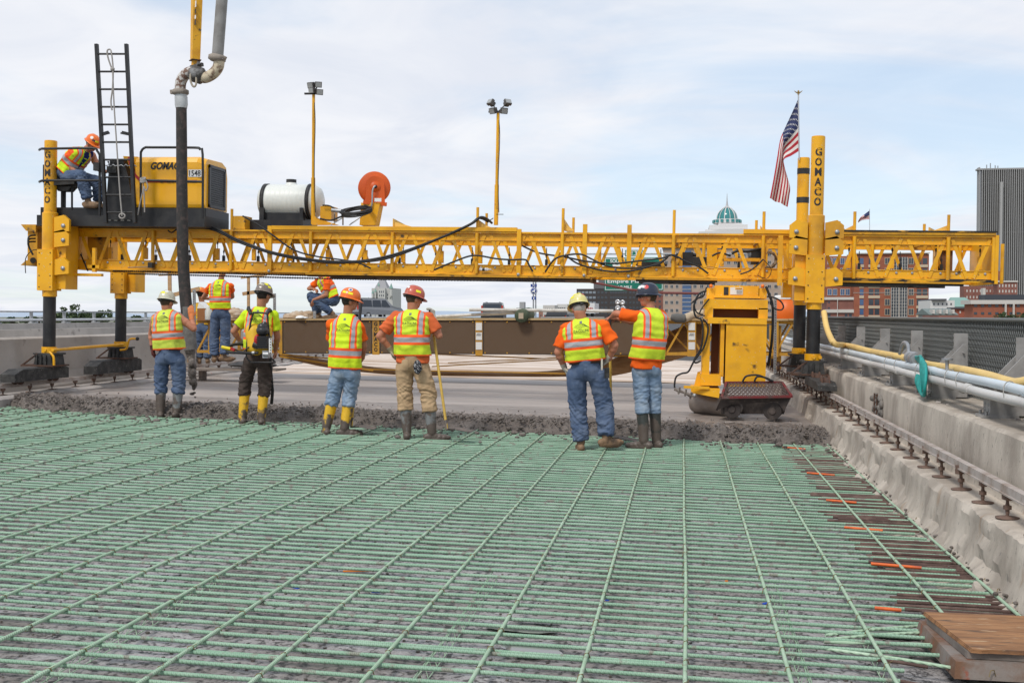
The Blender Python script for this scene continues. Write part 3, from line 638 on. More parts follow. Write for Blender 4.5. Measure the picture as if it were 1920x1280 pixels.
# carriage rail under the truss
for u0, u1 in ((575, 1106), (1192, 1345), (1552, 1808)):
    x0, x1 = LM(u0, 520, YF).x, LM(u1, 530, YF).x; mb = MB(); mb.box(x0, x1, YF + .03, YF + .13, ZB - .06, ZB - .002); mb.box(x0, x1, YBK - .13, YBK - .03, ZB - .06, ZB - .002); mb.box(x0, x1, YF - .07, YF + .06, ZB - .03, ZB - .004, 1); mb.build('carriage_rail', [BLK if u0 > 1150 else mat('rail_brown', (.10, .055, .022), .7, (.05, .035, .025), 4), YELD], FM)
TAR = mat('tarred_yellow', (.80, .40, .010), .5, (.02, .017, .014), 2.6, .44, .50, stretch=(.5, 1, 2))
mb = MB(); mb.box(LM(1556, 530, YF).x, xr, YF - .058, YF - .052, ZB - .004, ZB + .045); mb.build('tar_streak', TAR, FM)
mb = MB(); mb.box(LM(1562, 440, YF).x, xr, YF - .077, YF - .0705, ZT + .045, ZT + .072); mb.build('tar_streak', TAR, FM)
# end frames and web plates
mb = MB(); mb.box(xr - .02, xr + .03, YF - .07, YBK + .07, ZB - .02, ZT + .01); mb.build('end_plate', YEL, FM)
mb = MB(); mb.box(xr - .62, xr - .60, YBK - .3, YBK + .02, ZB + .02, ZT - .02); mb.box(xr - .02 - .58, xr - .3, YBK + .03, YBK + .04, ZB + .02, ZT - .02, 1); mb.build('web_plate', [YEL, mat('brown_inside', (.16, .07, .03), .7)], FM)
mb = MB(); mb.box(xl - .02, xl + .02, YF - .06, YBK + .06, ZB, ZT); mb.build('end_plate', YEL, FM)
# square web plates round the left legs
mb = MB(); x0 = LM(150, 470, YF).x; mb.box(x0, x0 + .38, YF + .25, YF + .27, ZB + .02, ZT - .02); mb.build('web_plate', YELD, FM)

# ---- legs
def letters(mb, s, xc, yc, r, ztop, step, hh, ww, rear=False):
    for i, ch in enumerate(s):
        zc = ztop - i * step
        def fn(x, y, zc=zc): a = x / r; return V((xc + (r + .004) * math.sin(a), yc - (r + .004) * math.cos(a), zc + y))
        put_text(mb, ch, fn, ww, hh, .035)
def leg(u, v_top, v_sl, v_bx, v_pis, v_col, Y, name, label, word, bands=(), lab=None):
    c = LM(u, v_pis, Y); x = c.x; z = lambda v: LM(u, v, Y).z
    r = .103
    pt = tag(thing('leg', (0, 0, 0), None, None), None, None); pt.parent = FM; ORG[pt] = ofs; pt.location = (0, 0, 0)
    if lab: pt['label'] = lab
    mb = MB(); mb.cyl((x, Y, z(v_sl) - .05), (x, Y, z(v_top)), r, n=24); mb.cyl((x, Y, z(v_top) - .003), (x, Y, z(v_top) + .008), r * .93, n=24)
    mb.build('upper_tube', YEL, pt)
    if word:
        mb = MB(); h0 = z(v_top) - .24; letters(mb, word, x, Y, r, h0, .150, .122, .100); mb.build('lettering', BLK, pt)
    for vv in bands: mb = MB(); mb.cyl((x, Y, z(vv)), (x, Y, z(vv) + .10), r + .004, n=24); mb.build('black_band', RUBBER, pt)
    mb = MB(); mb.cyl((x, Y, z(v_bx) - .02), (x, Y, z(v_sl)), .128, n=24); mb.lathe((x, Y, z(v_sl)), (0, 0, 1), [(.128, 0), (.118, .012), (.10, .012)], 24); mb.build('sleeve', YEL, pt)
    mb = MB(); zb, zt = z(v_pis) + .10, z(v_bx)
    sx = -1 if u < 900 else 1
    mb.box(x - .15, x + .13, Y - .14, Y + .14, zb, zt); mb.box(x + .132 if sx < 0 else x - .3, x + .30 if sx < 0 else x - .152, Y - .02, Y + .36, zb + .03, z(v_sl) - .1)
    for i in range(4):
        for dx in (-.11, .09): mb.lathe((x + dx, Y - .14, zb + .06 + i * (zt - zb - .12) / 3), (0, -1, 0), [(.010, 0), (.010, .006), (0, .007)], 8, m=1)
    mb.build('mounting_box', [YEL, BLK], pt)
    mb = MB(); mb.cyl((x, Y, z(v_pis) - .0), (x, Y, zb), .118, n=24); mb.build('gland', YEL, pt)
    mb = MB(); mb.cyl((x, Y, z(v_col) - .05), (x, Y, z(v_pis) + .02), .103, n=24); mb.build('piston', BLK, pt)
    mb = MB(); mb.cyl((x, Y, z(v_col) - .10), (x, Y, z(v_col)), .122, n=24); mb.cyl((x, Y - .14, z(v_col) - .05), (x, Y - .10, z(v_col) - .05), .03, n=8); mb.build('collar', YEL, pt)
    return x, z(v_col) - .10, pt
def dolly(x, Y, zt, zr, y0, y1, pt, sx):
    DB = mat('speckled_black', (.028, .028, .028), .7, (.07, .068, .065), 8, spots=((.30, .29, .27), 38., .66, .72), bump=.3, bscale=60)
    mb = MB(); mb.box(x - .17, x + .19, Y - .20, Y + .20, zt - .03, zt - .002)
    mb.prism([(x - .16, Y - .2, zt - .20), (x + .17, Y - .2, zt - .20), (x + .14, Y - .2, zt - .03), (x - .13, Y - .2, zt - .03)], (0, .4, 0))
    for dx in (-.10, -.02, .06): mb.box(x + dx, x + dx + .018, Y - .23, Y - .2, zt - .19, zt - .03)
    mb.box(x - .36, x + .22, Y - .26, Y + .26, zt - .225, zt - .20, 1); mb.bar((x - .34, Y - .22, zt - .2), (x - .1, Y - .18, zt - .01), .05, .02, m=1)
    mb.build('foot', [DB, RUST], pt)
    mb = MB(); zb = zr + .03; h = zt - .235 - zb
    mb.prism([(x - .13, y0, zb), (x - .13, y1, zb), (x - .13, y1, zb + h * .85), (x - .13, y1 - .1, zb + h), (x - .13, y0 + .22, zb + h), (x - .13, y0, zb + h * .62)], (.26, 0, 0)); mb.build('bogie', DB, pt)
    for yy in (y0 + .28, y1 - .28):
        mb = MB(); mb.lathe((x - .04, yy, zr + .105), (1, 0, 0), [(.03, -.02), (.125, -.02), (.125, .0), (.104, .0), (.104, .08), (.125, .08), (.125, .10), (.03, .10)], 20); mb.build('wheel', RUST, pt)
FLx, FLz, pfl = leg(93, 265, 400, 468, 556, 650, 17.6, 'l', '', 'GOMACO', lab='front left leg lettered GOMACO beside the operator')
BLx, BLz, pbl = leg(227, 440, 500, 508, 560, 640, 20.0, 'l', '', '', lab='rear left leg without lettering')
FRx, FRz, pfr = leg(1526, 257, 405, 478, 580, 663, 17.6, 'l', '', 'GOMACO', lab='front right leg lettered GOMACO')
BRx, BRz, pbr = leg(1500, 297, 440, 500, 572, 652, 20.0, 'l', '', '', bands=(327, 381), lab='rear right leg with two black bands')
for x, zc, pt, Y, y0, y1, sx in ((FLx, FLz, pfl, 17.6, 16.42, 18.0, -1), (BLx, BLz, pbl, 20., 18.9, 20.6, -1), (FRx, FRz, pfr, 17.6, 15.75, 17.4, 1), (BRx, BRz, pbr, 20., 19.2, 20.8, 1)):
    zr = (.48 if x < 0 else .515) + x * TH
    dolly(x, Y, zc, zr, y0, y1, pt, sx)
for xa, za, xb, zb_ in ((FLx + .02, FLz + .05, BLx - .02, BLz + .05), (FRx, FRz + .05, BRx, BRz + .05)):
    mb = MB(); mb.cyl((xa + .1, 17.5, za), (xb + .1, 20, zb_), .028, n=10); mb.build('tie_tube', YEL, FM)
mb = MB(); mb.tube(smooth_path([(BLx + .15, 19.7, BLz - .05), (BLx + .28, 19.7, BLz - .02), (BLx + .36, 19.65, BLz + .15), (BLx + .50, 19.65, BLz + .17)], 4), .02, 8); mb.ball((BLx + .52, 19.65, BLz + .17), .035, m=1); mb.build('crank_handle', [YEL, BLK], FM)
mb = MB(); mb.tube(smooth_path([(FLx + .12, 17.42, FLz + .02), (FLx + .2, 17.40, FLz - .06), (FLx + .21, 17.4, FLz - .2)], 4), .02, 8); mb.build('crank_handle', YEL, FM)
# brackets clasping truss to legs
for x, s in ((FLx, 1), (FRx, -1), (FRx, 1)):
    for zz_ in (ZB - .12, ZB + .35, ZT - .12):
        mb = MB(); mb.prism([(x + s * .13, 17.5, zz_), (x + s * .40, 17.5, zz_ + .03), (x + s * .40, 17.5, zz_ + .22), (x + s * .30, 17.5, zz_ + .30), (x + s * .13, 17.5, zz_ + .26)], (0, .06, 0)); mb.box(x + s * .2 - .05, x + s * .2 + .05, 17.562, YF - .1, zz_ + .06, zz_ + .16)
        mb.lathe((x + s * .30, 17.5, zz_ + .12), (0, -1, 0), [(.035, 0), (.035, .02), (0, .022)], 10, m=1); mb.build('clamp_bracket', [YEL, STEEL], FM)
p = LM(1465, 470, 17.55); mb = MB(); mb.box(p.x - .035, p.x + .035, 17.7, 17.78, LM(1465, 535, 17.6).z, LM(1465, 440, 17.6).z); mb.build('guide_bar', YEL, FM)
p = LM(178, 470, 17.9); mb = MB(); mb.box(p.x - .03, p.x + .03, 17.86, 17.92, LM(178, 510, 17.9).z, LM(178, 465, 17.9).z); mb.box(p.x - .12, p.x + .1, 17.86, 17.92, LM(178, 503, 17.9).z, LM(178, 497, 17.9).z); mb.box(LM(141, 515, 17.9).x, LM(193, 515, 17.9).x, 17.84, 17.92, LM(178, 518, 17.9).z, LM(178, 513, 17.9).z); mb.build('guide_bar', YEL, FM)
# winged cable box at the far left end
x0, x1 = LM(48, 470, 18).x, LM(76, 470, 18).x; mb = MB()
mb.box(x0 + .1, x1, 17.9, 19.2, LM(60, 492, 18).z, LM(60, 428, 18).z); mb.prism([(x0, 17.85, LM(48, 422, 18).z), (x1, 17.85, LM(48, 422, 18).z), (x1, 17.85, LM(60, 436, 18).z), (x0 + .1, 17.85, LM(60, 434, 18).z)], (0, 1.4, 0)); mb.prism([(x0, 17.85, LM(48, 498, 18).z), (x1, 17.85, LM(48, 498, 18).z), (x1, 17.85, LM(60, 488, 18).z), (x0 + .1, 17.85, LM(60, 489, 18).z)], (0, 1.4, 0)); mb.build('cable_box', YELD, FM)
mb = MB()
for k in range(3):
    q = [LM(66, 441 + 6 * k, 17.85), LM(54, 444 + 5 * k, 17.7), LM(54, 462, 17.72), LM(62, 478, 17.75)]; mb.tube(smooth_path(q, 4), .016, 6)
mb.cyl(LM(62, 488, 17.86), LM(62, 488, 17.7), .05, n=12); mb.tube(smooth_path([LM(74, 468, 17.7), LM(60, 470, 17.6), LM(48, 485, 17.6), LM(48, 512, 17.6)], 5), .008, 5); mb.build('hydraulic_hose', RUBBER, FM)

# ---- power unit: black base, yellow hood, grille, lettering
HY = 17.72
hx0, hx1 = LM(254, 340, HY).x, LM(384, 340, HY).x
hy1 = (RI @ PX(427, 350, (RM @ V((hx1, HY, 3.5))).x)).y
zb, zt = LM(320, 389, HY).z, LM(320, 293, HY).z
px0, px1 = LM(72, 410, HY).x, LM(386, 410, HY).x
mb = MB(); mb.box(px0, px1, HY - .05, hy1, ZT + .01, LM(320, 405, HY).z); mb.box(px0 + .05, hx1 + .02, HY - .02, hy1 - .02, LM(320, 405, HY).z, zb - .01); mb.build('platform', BLK, FM)
for i in range(4): mb = MB(); x = LM(205 + i * 12, 413, HY).x; mb.box(x, x + .06, HY - .056, HY - .051, LM(320, 415, HY).z, LM(320, 411, HY).z); mb.build('hazard_mark', WHITE, FM)
PTN = mat('hood_yellow', (.84, .42, .008), .28, (.80, .39, .008), 1.5, coat=.3)
d = hy1 - HY; zr = zt - .02
mb = MB(); pr = []
prof = [(HY + .02, zb), (HY, zb + .05), (HY - .005, zt - .10), (HY + .03, zt - .035), (HY + .10, zt), (hy1 - .25, zt + .02), (hy1 - .06, zt - .05), (hy1, zt - .25), (hy1, zb)]
mb.prism([(hx0, y, z_) for y, z_ in prof], (hx1 - hx0 - .14, 0, 0))
endp = [(y * .94 + .06 * (HY + d / 2), zb + (z_ - zb) * .955) for y, z_ in prof]
k = len(prof); a = [(hx1 - .14, y, z_) for y, z_ in prof]; bb = [(hx1, y, z_) for y, z_ in endp]
mb.add(a + bb, [(i, (i + 1) % k, k + (i + 1) % k, k + i) for i in range(k)] + [tuple(range(k, 2 * k))], False)
mb.prism([(LM(228, 291, HY).x, HY + .05, zt + .01), (hx0, HY + .05, zt), (hx0, HY + .05, zb), (LM(252, 389, HY).x, HY + .05, zb)], (0, d * .8, 0)); mb.build('hood', PTN, FM)
STR = mat('red_stripe', (.32, .012, .015), .4); mb = MB(); zs = LM(320, 339, HY).z
mb.box(LM(275, 340, HY).x, hx1 - .14, HY - .012, HY - .006, zs - .03, zs + .012)
cv = [(LM(244, 292, HY).x, zt - .02), (LM(247, 310, HY).x, LM(0, 310, HY).z - .2 if False else LM(247, 310, HY).z), (LM(253, 328, HY).x, LM(253, 328, HY).z), (LM(263, 337, HY).x, zs + .01), (LM(276, 339, HY).x, zs - .01)]
for i in range(4): mb.bar((cv[i][0], HY + .0, cv[i][1]), (cv[i + 1][0], HY - .005, cv[i + 1][1]), .10 if i < 1 else .02, .045, V((1, 0, 0)))
mb.build('stripe', STR, FM)
mb = MB(); c0 = LM(316, 311, HY); sl = .25
put_text(mb, 'GOMACO', lambda x, y: V((c0.x + x + y * sl, HY - .012, c0.z + y)), .62, .125, .04)
mb.build('lettering', BLK, FM); mb = MB(); c1 = LM(314, 340, HY); put_text(mb, 'C-450', lambda x, y: V((c1.x + x + y * sl, HY - .016, c1.z + y)), .26, .05, .03); mb.build('lettering', BLK, FM)
c2 = LM(366, 325, HY); mb = MB(); mb.box(c2.x - .115, c2.x + .115, HY - .012, HY - .008, c2.z - .06, c2.z + .06); pl = mb.build('number_plate', WHITE, FM)
mb = MB(); put_text(mb, '1548', flat((c2.x, HY - .016, c2.z), (1, 0, 0), (0, 0, 1)), .20, .095, .01); mb.build('lettering', BLK, pl)
# grille on the end face
gy0, gy1 = HY + .14 * d, hy1 - .16 * d; gz0, gz1 = zb + .02, zb + (zt - zb) * .86
mb = MB(); fr_ = .05
for (a0, a1, b0, b1) in ((gy0, gy1, gz0, gz0 + fr_), (gy0, gy1, gz1 - fr_, gz1), (gy0, gy0 + fr_, gz0, gz1), (gy1 - fr_, gy1, gz0, gz1)): mb.box(hx1 + .002, hx1 + .03, a0, a1, b0, b1)
mb.build('grille_frame', mat('dark_grey_steel', (.07, .075, .085), .5), FM)
mb = MB(); mb.box(hx1 + .001, hx1 + .004, gy0 + .02, gy1 - .02, gz0 + .02, gz1 - .02); mb.build('grille_back', BLK, FM)
mb = MB(); n = 17
for i in range(n): z_ = gz0 + fr_ + (gz1 - gz0 - 2 * fr_) * (i + .5) / n; mb.box(hx1 + .006, hx1 + .016, gy0 + fr_, gy1 - fr_, z_ - .006, z_ + .006)
for i in range(24): y_ = gy0 + fr_ + (gy1 - gy0 - 2 * fr_) * (i + .5) / 24; mb.box(hx1 + .007, hx1 + .015, y_ - .006, y_ + .006, gz0 + fr_, gz1 - fr_)
mb.build('grille', mat('dark_grey_steel', (.07, .075, .085), .5), FM)
mb = MB(); mb.box(hx1 - .1, hx1 + .025, HY, hy1, LM(320, 424, HY).z, zb - .012); mb.build('base_panel', mat('dark_grey_steel', (.07, .075, .085), .5), FM)
# guard rails
def rl(pts, name='guard_rail', r=.021): mb = MB(); mb.tube(pts, r, 8); return mb.build(name, BLK, FM)
RY = 17.45
rl(smooth_path([LM(264, 405, RY), LM(264, 300, RY), LM(265, 284, RY), LM(272, 277, RY), LM(285, 276.5, RY), LM(365, 277, RY), LM(374, 280, RY), LM(380, 290, RY), LM(380, 410, RY)], 3))
rl([LM(264, 338, RY), LM(380, 341, RY)])
for vv in (279, 340): rl(smooth_path([LM(74, vv + 2, 18.4), LM(74, vv + 2, 17.9), LM(78, vv, RY + .1), LM(90, vv, RY), LM(172, vv - 1, RY), LM(182, vv + 4, RY), LM(187, vv + 12, RY)] if vv < 300 else [LM(74, vv + 1, 18.2), LM(76, vv, RY + .1), LM(90, vv - 1.5, RY), LM(187, vv - 1.5, RY)], 3))
rl([LM(187, 290, RY), LM(187, 405, RY)]); rl([LM(84, 340, RY + .1), LM(86, 400, RY + .1)])
# seat and console
mb = MB(); c = LM(120, 345, 17.75); mb.prism([(c.x - .16, 17.55, c.z - .05), (c.x + .30, 17.55, c.z - .02), (c.x + .30, 17.55, c.z + .035), (c.x - .2, 17.55, c.z + .035)], (0, .42, 0)); mb.prism([(c.x - .05, 17.65, c.z - .13), (c.x + .12, 17.65, c.z - .13), (c.x + .2, 17.65, c.z - .05), (c.x - .12, 17.65, c.z - .05)], (0, .2, 0)); mb.cyl((c.x - .0, 17.76, c.z - .13), (c.x, 17.76, LM(120, 392, 17.75).z), .03, n=10); mb.box(c.x - .27, c.x - .17, 17.55, 17.97, c.z, c.z + .3); mb.build('operator_seat', RUBBER, FM)
for u in (116, 135): rl([LM(u, 350, 17.7), LM(u, 392, 17.7)], 'seat_leg', .018)
mb = MB(); mb.prism([LM(196, 412, 17.62), LM(254, 412, 17.62), LM(240, 330, 17.62), LM(230, 298, 17.62), LM(206, 298, 17.62), LM(203, 330, 17.62)], (0, .5, 0)); mb.build('control_console', BLK, FM)
mb = MB(); c = LM(205, 315, 17.5); mb.box(c.x - .05, c.x + .12, 17.5, 17.62, c.z - .08, c.z + .03)
for dx in (-.02, .04, .1): mb.cyl((c.x + dx, 17.54, c.z + .03), (c.x + dx, 17.5, c.z + .10), .008, n=6); mb.ball((c.x + dx, 17.5, c.z + .1), .016, n=8, k=5)
mb.box(LM(180, 313, 17.4).x - .04, LM(180, 313, 17.4).x + .06, 17.38, 17.46, LM(180, 320, 17.4).z, LM(180, 305, 17.4).z); mb.build('control_box', RUBBER, FM)
mb = MB(); q = [LM(188 + i * 4, 309 + (1.5 if i % 2 else -0.5) + (i % 3), RY) for i in range(18)]; mb.tube(q, .008, 4); mb.build('safety_chain', STEEL, FM)

# ---- tank, pump, reel
TY_ = 18.75
x0, x1 = LM(486, 378, TY_).x, LM(606, 378, TY_).x; zc = LM(545, 378, TY_).z; r = LM(545, 346, TY_).z - zc
tk = thing('water_tank', (0, 0, 0), None, None); tk.parent = FM; tk.location = (0, 0, 0); ORG[tk] = ofs; tk['label'] = 'white plastic water tank with two black straps'
TKM = mat('milky_plastic', (.72, .74, .70), .4, (.66, .68, .64), 2)
mb = MB(); L_ = x1 - x0; prof = [(0, 0), (r * .45, .012), (r * .78, .05), (r * .94, .12), (r, .2)]
for i in range(1, 9): s = .2 + (L_ - .4) * i / 9; prof += [(r, s - .012), (r * .988, s), (r, s + .012)]
prof += [(r, L_ - .2), (r * .94, L_ - .12), (r * .78, L_ - .05), (r * .45, L_ - .012), (0, L_)]
mb.lathe((x0, TY_, zc), (1, 0, 0), prof, 36); mb.cyl((x0 + L_ * .5, TY_, zc + r - .02), (x0 + L_ * .5, TY_, zc + r + .03), .11, .085, n=20); mb.build('shell', TKM, tk)
mb = MB(); mb.cyl((x0 + L_ * .5, TY_, zc + r + .03), (x0 + L_ * .5, TY_, zc + r + .085), .088, n=20); mb.build('filler_cap', RUBBER, tk)
for s in (.085, .78):
    mb = MB(); xs_ = x0 + .02 + L_ * s; mb.lathe((xs_, TY_, zc), (1, 0, 0), [(r + .004, 0), (r + .012, 0), (r + .012, .065), (r + .004, .065)], 36); mb.build('strap', RUBBER, tk)
mb = MB(); mb.box(x0 + .1, x1 - .25, TY_ - .22, TY_ + .22, zc - r - .08, zc - r * .72); mb.box(x0 + .12, x0 + .2, TY_ - .3, TY_ - .22, zc - r - .08, zc - .45 * r); mb.box(x1 - .32, x1 - .26, TY_ - .3, TY_ - .22, zc - r - .08, zc - .45 * r); mb.build('cradle', BLK, tk)
mb = MB(); mb.box(LM(455, 418, TY_).x, x1 - .2, TY_ - .45, TY_ + .3, ZT + .01, zc - r - .06); mb.build('tank_base', BLK, FM)
mb = MB(); mb.box(LM(434, 410, YF).x, LM(460, 410, YF).x, YF - .02, YF + .3, ZT + .01, LM(434, 405, YF).z); mb.build('bracket_plate', YEL, FM)
mb = MB(); mb.box(LM(602, 400, 18.4).x, LM(623, 400, 18.4).x, 18.35, 18.7, LM(610, 412, 18.4).z, LM(610, 387, 18.4).z); mb.prism([LM(585, 422, 18.2), LM(635, 422, 18.2), LM(600, 411, 18.2), LM(588, 405, 18.2)], (0, .05, 0)); mb.cyl(LM(622, 394, 18.3), LM(640, 396, 18.3), .035, n=10, m=1); mb.build('pump_bracket', [YEL, STEEL], FM)
mb = MB(); random.seed(3)
for k in range(9):
    c = LM(668 + random.uniform(-3, 3), 396 + random.uniform(-3, 4), 18.3); rx, rz_ = .24 + random.uniform(-.03, .03), .075 + random.uniform(-.02, .015)
    mb.tube([c + V((rx * math.cos(a), .2 * math.sin(a), rz_ * math.sin(a + .3))) for a in lin(0, 6.28, 22)], .013, 6)
mb.tube(smooth_path([LM(605, 385, 18.3), LM(618, 386, 18.3), LM(630, 393, 18.3), LM(640, 397, 18.3)], 4), .014, 6); mb.tube(smooth_path([LM(600, 410, 18.2), LM(620, 413, 18.2), LM(640, 406, 18.2), LM(655, 403, 18.2)], 4), .016, 6); mb.build('coiled_hose', RUBBER, FM)
for a, b_ in (((620, 422), (652, 402)), ((655, 422), (680, 404)), ((627, 400), (627, 420)), ((643, 398), (643, 422))): mb = MB(); mb.cyl(LM(*a, 18.2), LM(*b_, 18.3), .012, n=6); mb.build('stay_tube', STEEL, FM)
re = thing('hose_reel', (0, 0, 0), None, None); re.parent = FM; re.location = (0, 0, 0); ORG[re] = ofs; re['label'] = 'round orange hose reel on a yellow stand'
REELO = mat('reel_orange', (.70, .11, .012), .45, (.60, .09, .01), 3)
ax = V((.42, -1, .03)).normalized(); c = LM(703, 351, 18.6); rr_ = .262
mb = MB(); mb.lathe(c, ax, [(0, .0), (rr_, .0), (rr_ + .008, -.006), (rr_, -.012), (.12, -.016), (.12, -.16), (rr_, -.164), (rr_ + .008, -.17), (rr_, -.176), (0, -.18)], 36); mb.build('drum', REELO, re)
s_ = V((0, 0, 1)).cross(ax).normalized(); up = ax.cross(s_).normalized() * -1
if up.z < 0: up = -up
if s_.x < 0: s_ = -s_
mb = MB(); o_ = c + ax * .03; arch = [o_ + s_ * (.15 * math.cos(a)) + up * (.05 + .13 * math.sin(a)) for a in lin(math.pi, 0, 10)]
mb.prism([o_ - s_ * .17 - up * .30] + arch + [o_ + s_ * .17 - up * .30], ax * .03); mb.lathe(o_ + ax * .03, ax, [(.09, 0), (.085, .012), (0, .012)], 20); mb.bar(o_ - s_ * .2 - up * .27, o_ + s_ * .2 - up * .29, .07, .06); mb.build('side_frame', REELO, re)
mb = MB(); mb.tube(smooth_path([o_ + ax * .05, o_ + ax * .09 - s_ * .02, o_ + ax * .09 - s_ * .055 - up * .08, o_ + ax * .08 - s_ * .06 - up * .3, o_ + ax * .05 - s_ * .09 - up * .4], 4), .015, 8); mb.ball(o_ + ax * .05, .03, m=1); mb.build('inlet_pipe', [STEEL, BLK], re)
mb = MB(); mb.box(o_.x + .02, o_.x + .14, o_.y - .10, o_.y - .096, o_.z - .26, o_.z - .20); mb.build('sticker', WHITE, re)
mb = MB(); mb.prism([LM(674, 422, 18.5), LM(704, 422, 18.5), LM(712, 380, 18.5), LM(677, 380, 18.5)], (0, .25, 0)); mb.build('reel_stand', YEL, FM)

# ---- light masts
def mast(u0, u1, vb, vt, label, heads, Y=18.3):
    pt = thing('light_mast', (0, 0, 0), None, None); pt.parent = FM; pt.location = (0, 0, 0); ORG[pt] = ofs; pt['label'] = label
    a, b_ = LM(u0, vb, Y), LM(u1, vt, Y); mb = MB(); mb.tube([a, a.lerp(b_, .36)], .036, 10); mb.tube([a.lerp(b_, .36), b_], .026, 10); mb.build('pole', YEL, pt)
    mb = MB(); mb.tube(smooth_path([a + V((.05, -.03, .2)), a.lerp(b_, .4) + V((.03, -.04, 0)), a.lerp(b_, .8) + V((.04, -.03, 0)), b_], 4), .007, 5); mb.build('cable', RUBBER, pt)
    mb = MB(); mb.bar(b_ + V((-.16, 0, .02)), b_ + V((.16, 0, .02)), .03, .03); mb.build('crossarm', BLK, pt)
    for (du, dv, rx, ry_) in heads:
        c = LM(u1 + du, vt + dv, Y - .05); rot = Matrix.Rotation(R(rx), 3, 'Z') @ Matrix.Rotation(R(ry_), 3, 'X')
        mb = MB(); mb.cbox(c, .115, .05, .095, rot); mb.cbox(c + rot @ V((0, .05, 0)), .08, .05, .07, rot); mb.bar(c, b_ + V((0, 0, .02)), .014, .014); h = mb.build('floodlight', mat('lamp_housing', (.10, .09, .085), .5), pt)
        mb = MB(); mb.cbox(c + rot @ V((0, -.03, 0)), .095, .01, .075, rot); mb.build('lens', mat('lamp_lens', (.35, .36, .36), .15, spec=.6), h)
mast(587, 588, 421, 178, 'light mast beside the water tank', ((-5, -18, -15, 20), (9, -19, 20, 15), (-3, -8, -25, 10), (11, -5, 30, 10)))
mast(930, 934, 422, 212, 'light mast standing alone on the truss', ((-14, -20, -40, -30), (18, -20, 40, -30), (-10, -4, -30, 25), (11, -4, 30, 20)))
# whip antenna and short wires
mb = MB(); mb.cyl(LM(930, 402, 18.2), LM(944, 402, 18.2), .006, n=5); mb.cyl(LM(925, 409, 18.0), LM(917, 414, 18.), .008, n=5); mb.build('wire_clip', BLK, FM)

# ---- black cables looped along the truss
CB = mat('cable_black', (.016, .016, .017), .5)
def cable(px, r=.016, Y=17.98, nm='cable'):
    mb = MB(); mb.tube(smooth_path([LM(u, v, Y + (d_[0] if d_ else 0)) for u, v, *d_ in px], 7), r, 6); return mb.build(nm, CB, FM)
cable([(352, 421), (400, 427), (440, 447), (500, 470), (560, 483), (620, 490), (680, 489), (740, 477), (800, 456), (850, 436), (885, 419), (900, 408, .05), (912, 410, .2), (922, 418, .5)], .022)
cable([(345, 424), (400, 431), (450, 455), (520, 478), (600, 491), (660, 492), (720, 486), (780, 466), (830, 444), (880, 421), (898, 409, .1), (915, 416, .4)], .018)
cable([(455, 405), (480, 419), (510, 440), (550, 468), (590, 480), (640, 487), (670, 492), (695, 503)], .015)
cable([(814, 506), (850, 491), (888, 479), (930, 485), (960, 487), (985, 487), (992, 497), (999, 509)], .016)
cable([(978, 460, 1.2), (1010, 474, .9), (1060, 482, .3), (1100, 490), (1150, 494), (1190, 490), (1240, 484), (1262, 478), (1285, 490), (1310, 500), (1328, 513)], .016)
cable([(1022, 510), (1040, 486), (1065, 478), (1090, 477), (1110, 486), (1140, 499), (1180, 503), (1230, 497), (1250, 484)], .016)
cable([(1063, 480), (1085, 495), (1130, 507), (1170, 509), (1210, 502), (1245, 488), (1256, 478), (1272, 484)], .016)
cable([(1388, 514), (1405, 508), (1420, 497), (1431, 486)], .013); cable([(1431, 486), (1446, 505), (1438, 522), (1420, 516)], .006)
cable([(148, 440, .5), (150, 470, .4), (158, 492), (165, 508)], .014); cable([(315, 432), (322, 436), (331, 430)], .012)
for k, (dv, x0_) in enumerate(((0, 212), (5, 240))):                # drive chains under the truss
    pts = [LM(u, v + dv, YF + .5 - .3 * k) for u, v in ((x0_, 508), (400, 512), (600, 517), (820, 520), (1060, 522))]; path = smooth_path(pts, 90)
    mb = MB(); mb.tube(path, [.008 if i % 2 else .017 for i in range(len(path))], 5, False); mb.build('drive_chain', BLK, FM)
mb = MB(); mb.cyl(LM(240, 501.5, 17.95), LM(280, 500, 17.95), .011, n=8, m=0); mb.box(LM(277, 500, 17.9).x, LM(285, 500, 17.9).x, 17.9, 18.0, LM(280, 502, 17.9).z, LM(280, 492, 17.9).z, 1)
o = mb.build('mallet', [WOOD, RUBBER], base=LM(260, 500, 17.95)); o.location = RM @ LM(260, 500, 17.95); o.rotation_euler = (0, TH, 0); tag(o, 'black headed mallet lying on the bottom chord near the pump hose', 'mallet')
mb = MB(); a = LM(899, 505, 18.03); mb.lathe(a, (1, 0, 0), [(0, 0), (.026, .003), (.027, .13), (.012, .17), (.012, .2), (0, .2)], 12); mb.lathe(a, (1, 0, 0), [(.0275, .05), (.0275, .09)], 12, m=1); o = mb.build('water_bottle', [mat('clear_plastic', (.7, .72, .74), .2, trans=.4), BLK], base=a); o.location = RM @ a; o.rotation_euler = (0, TH, 0); tag(o, 'clear water bottle lying on the truss bottom chord', 'bottle')
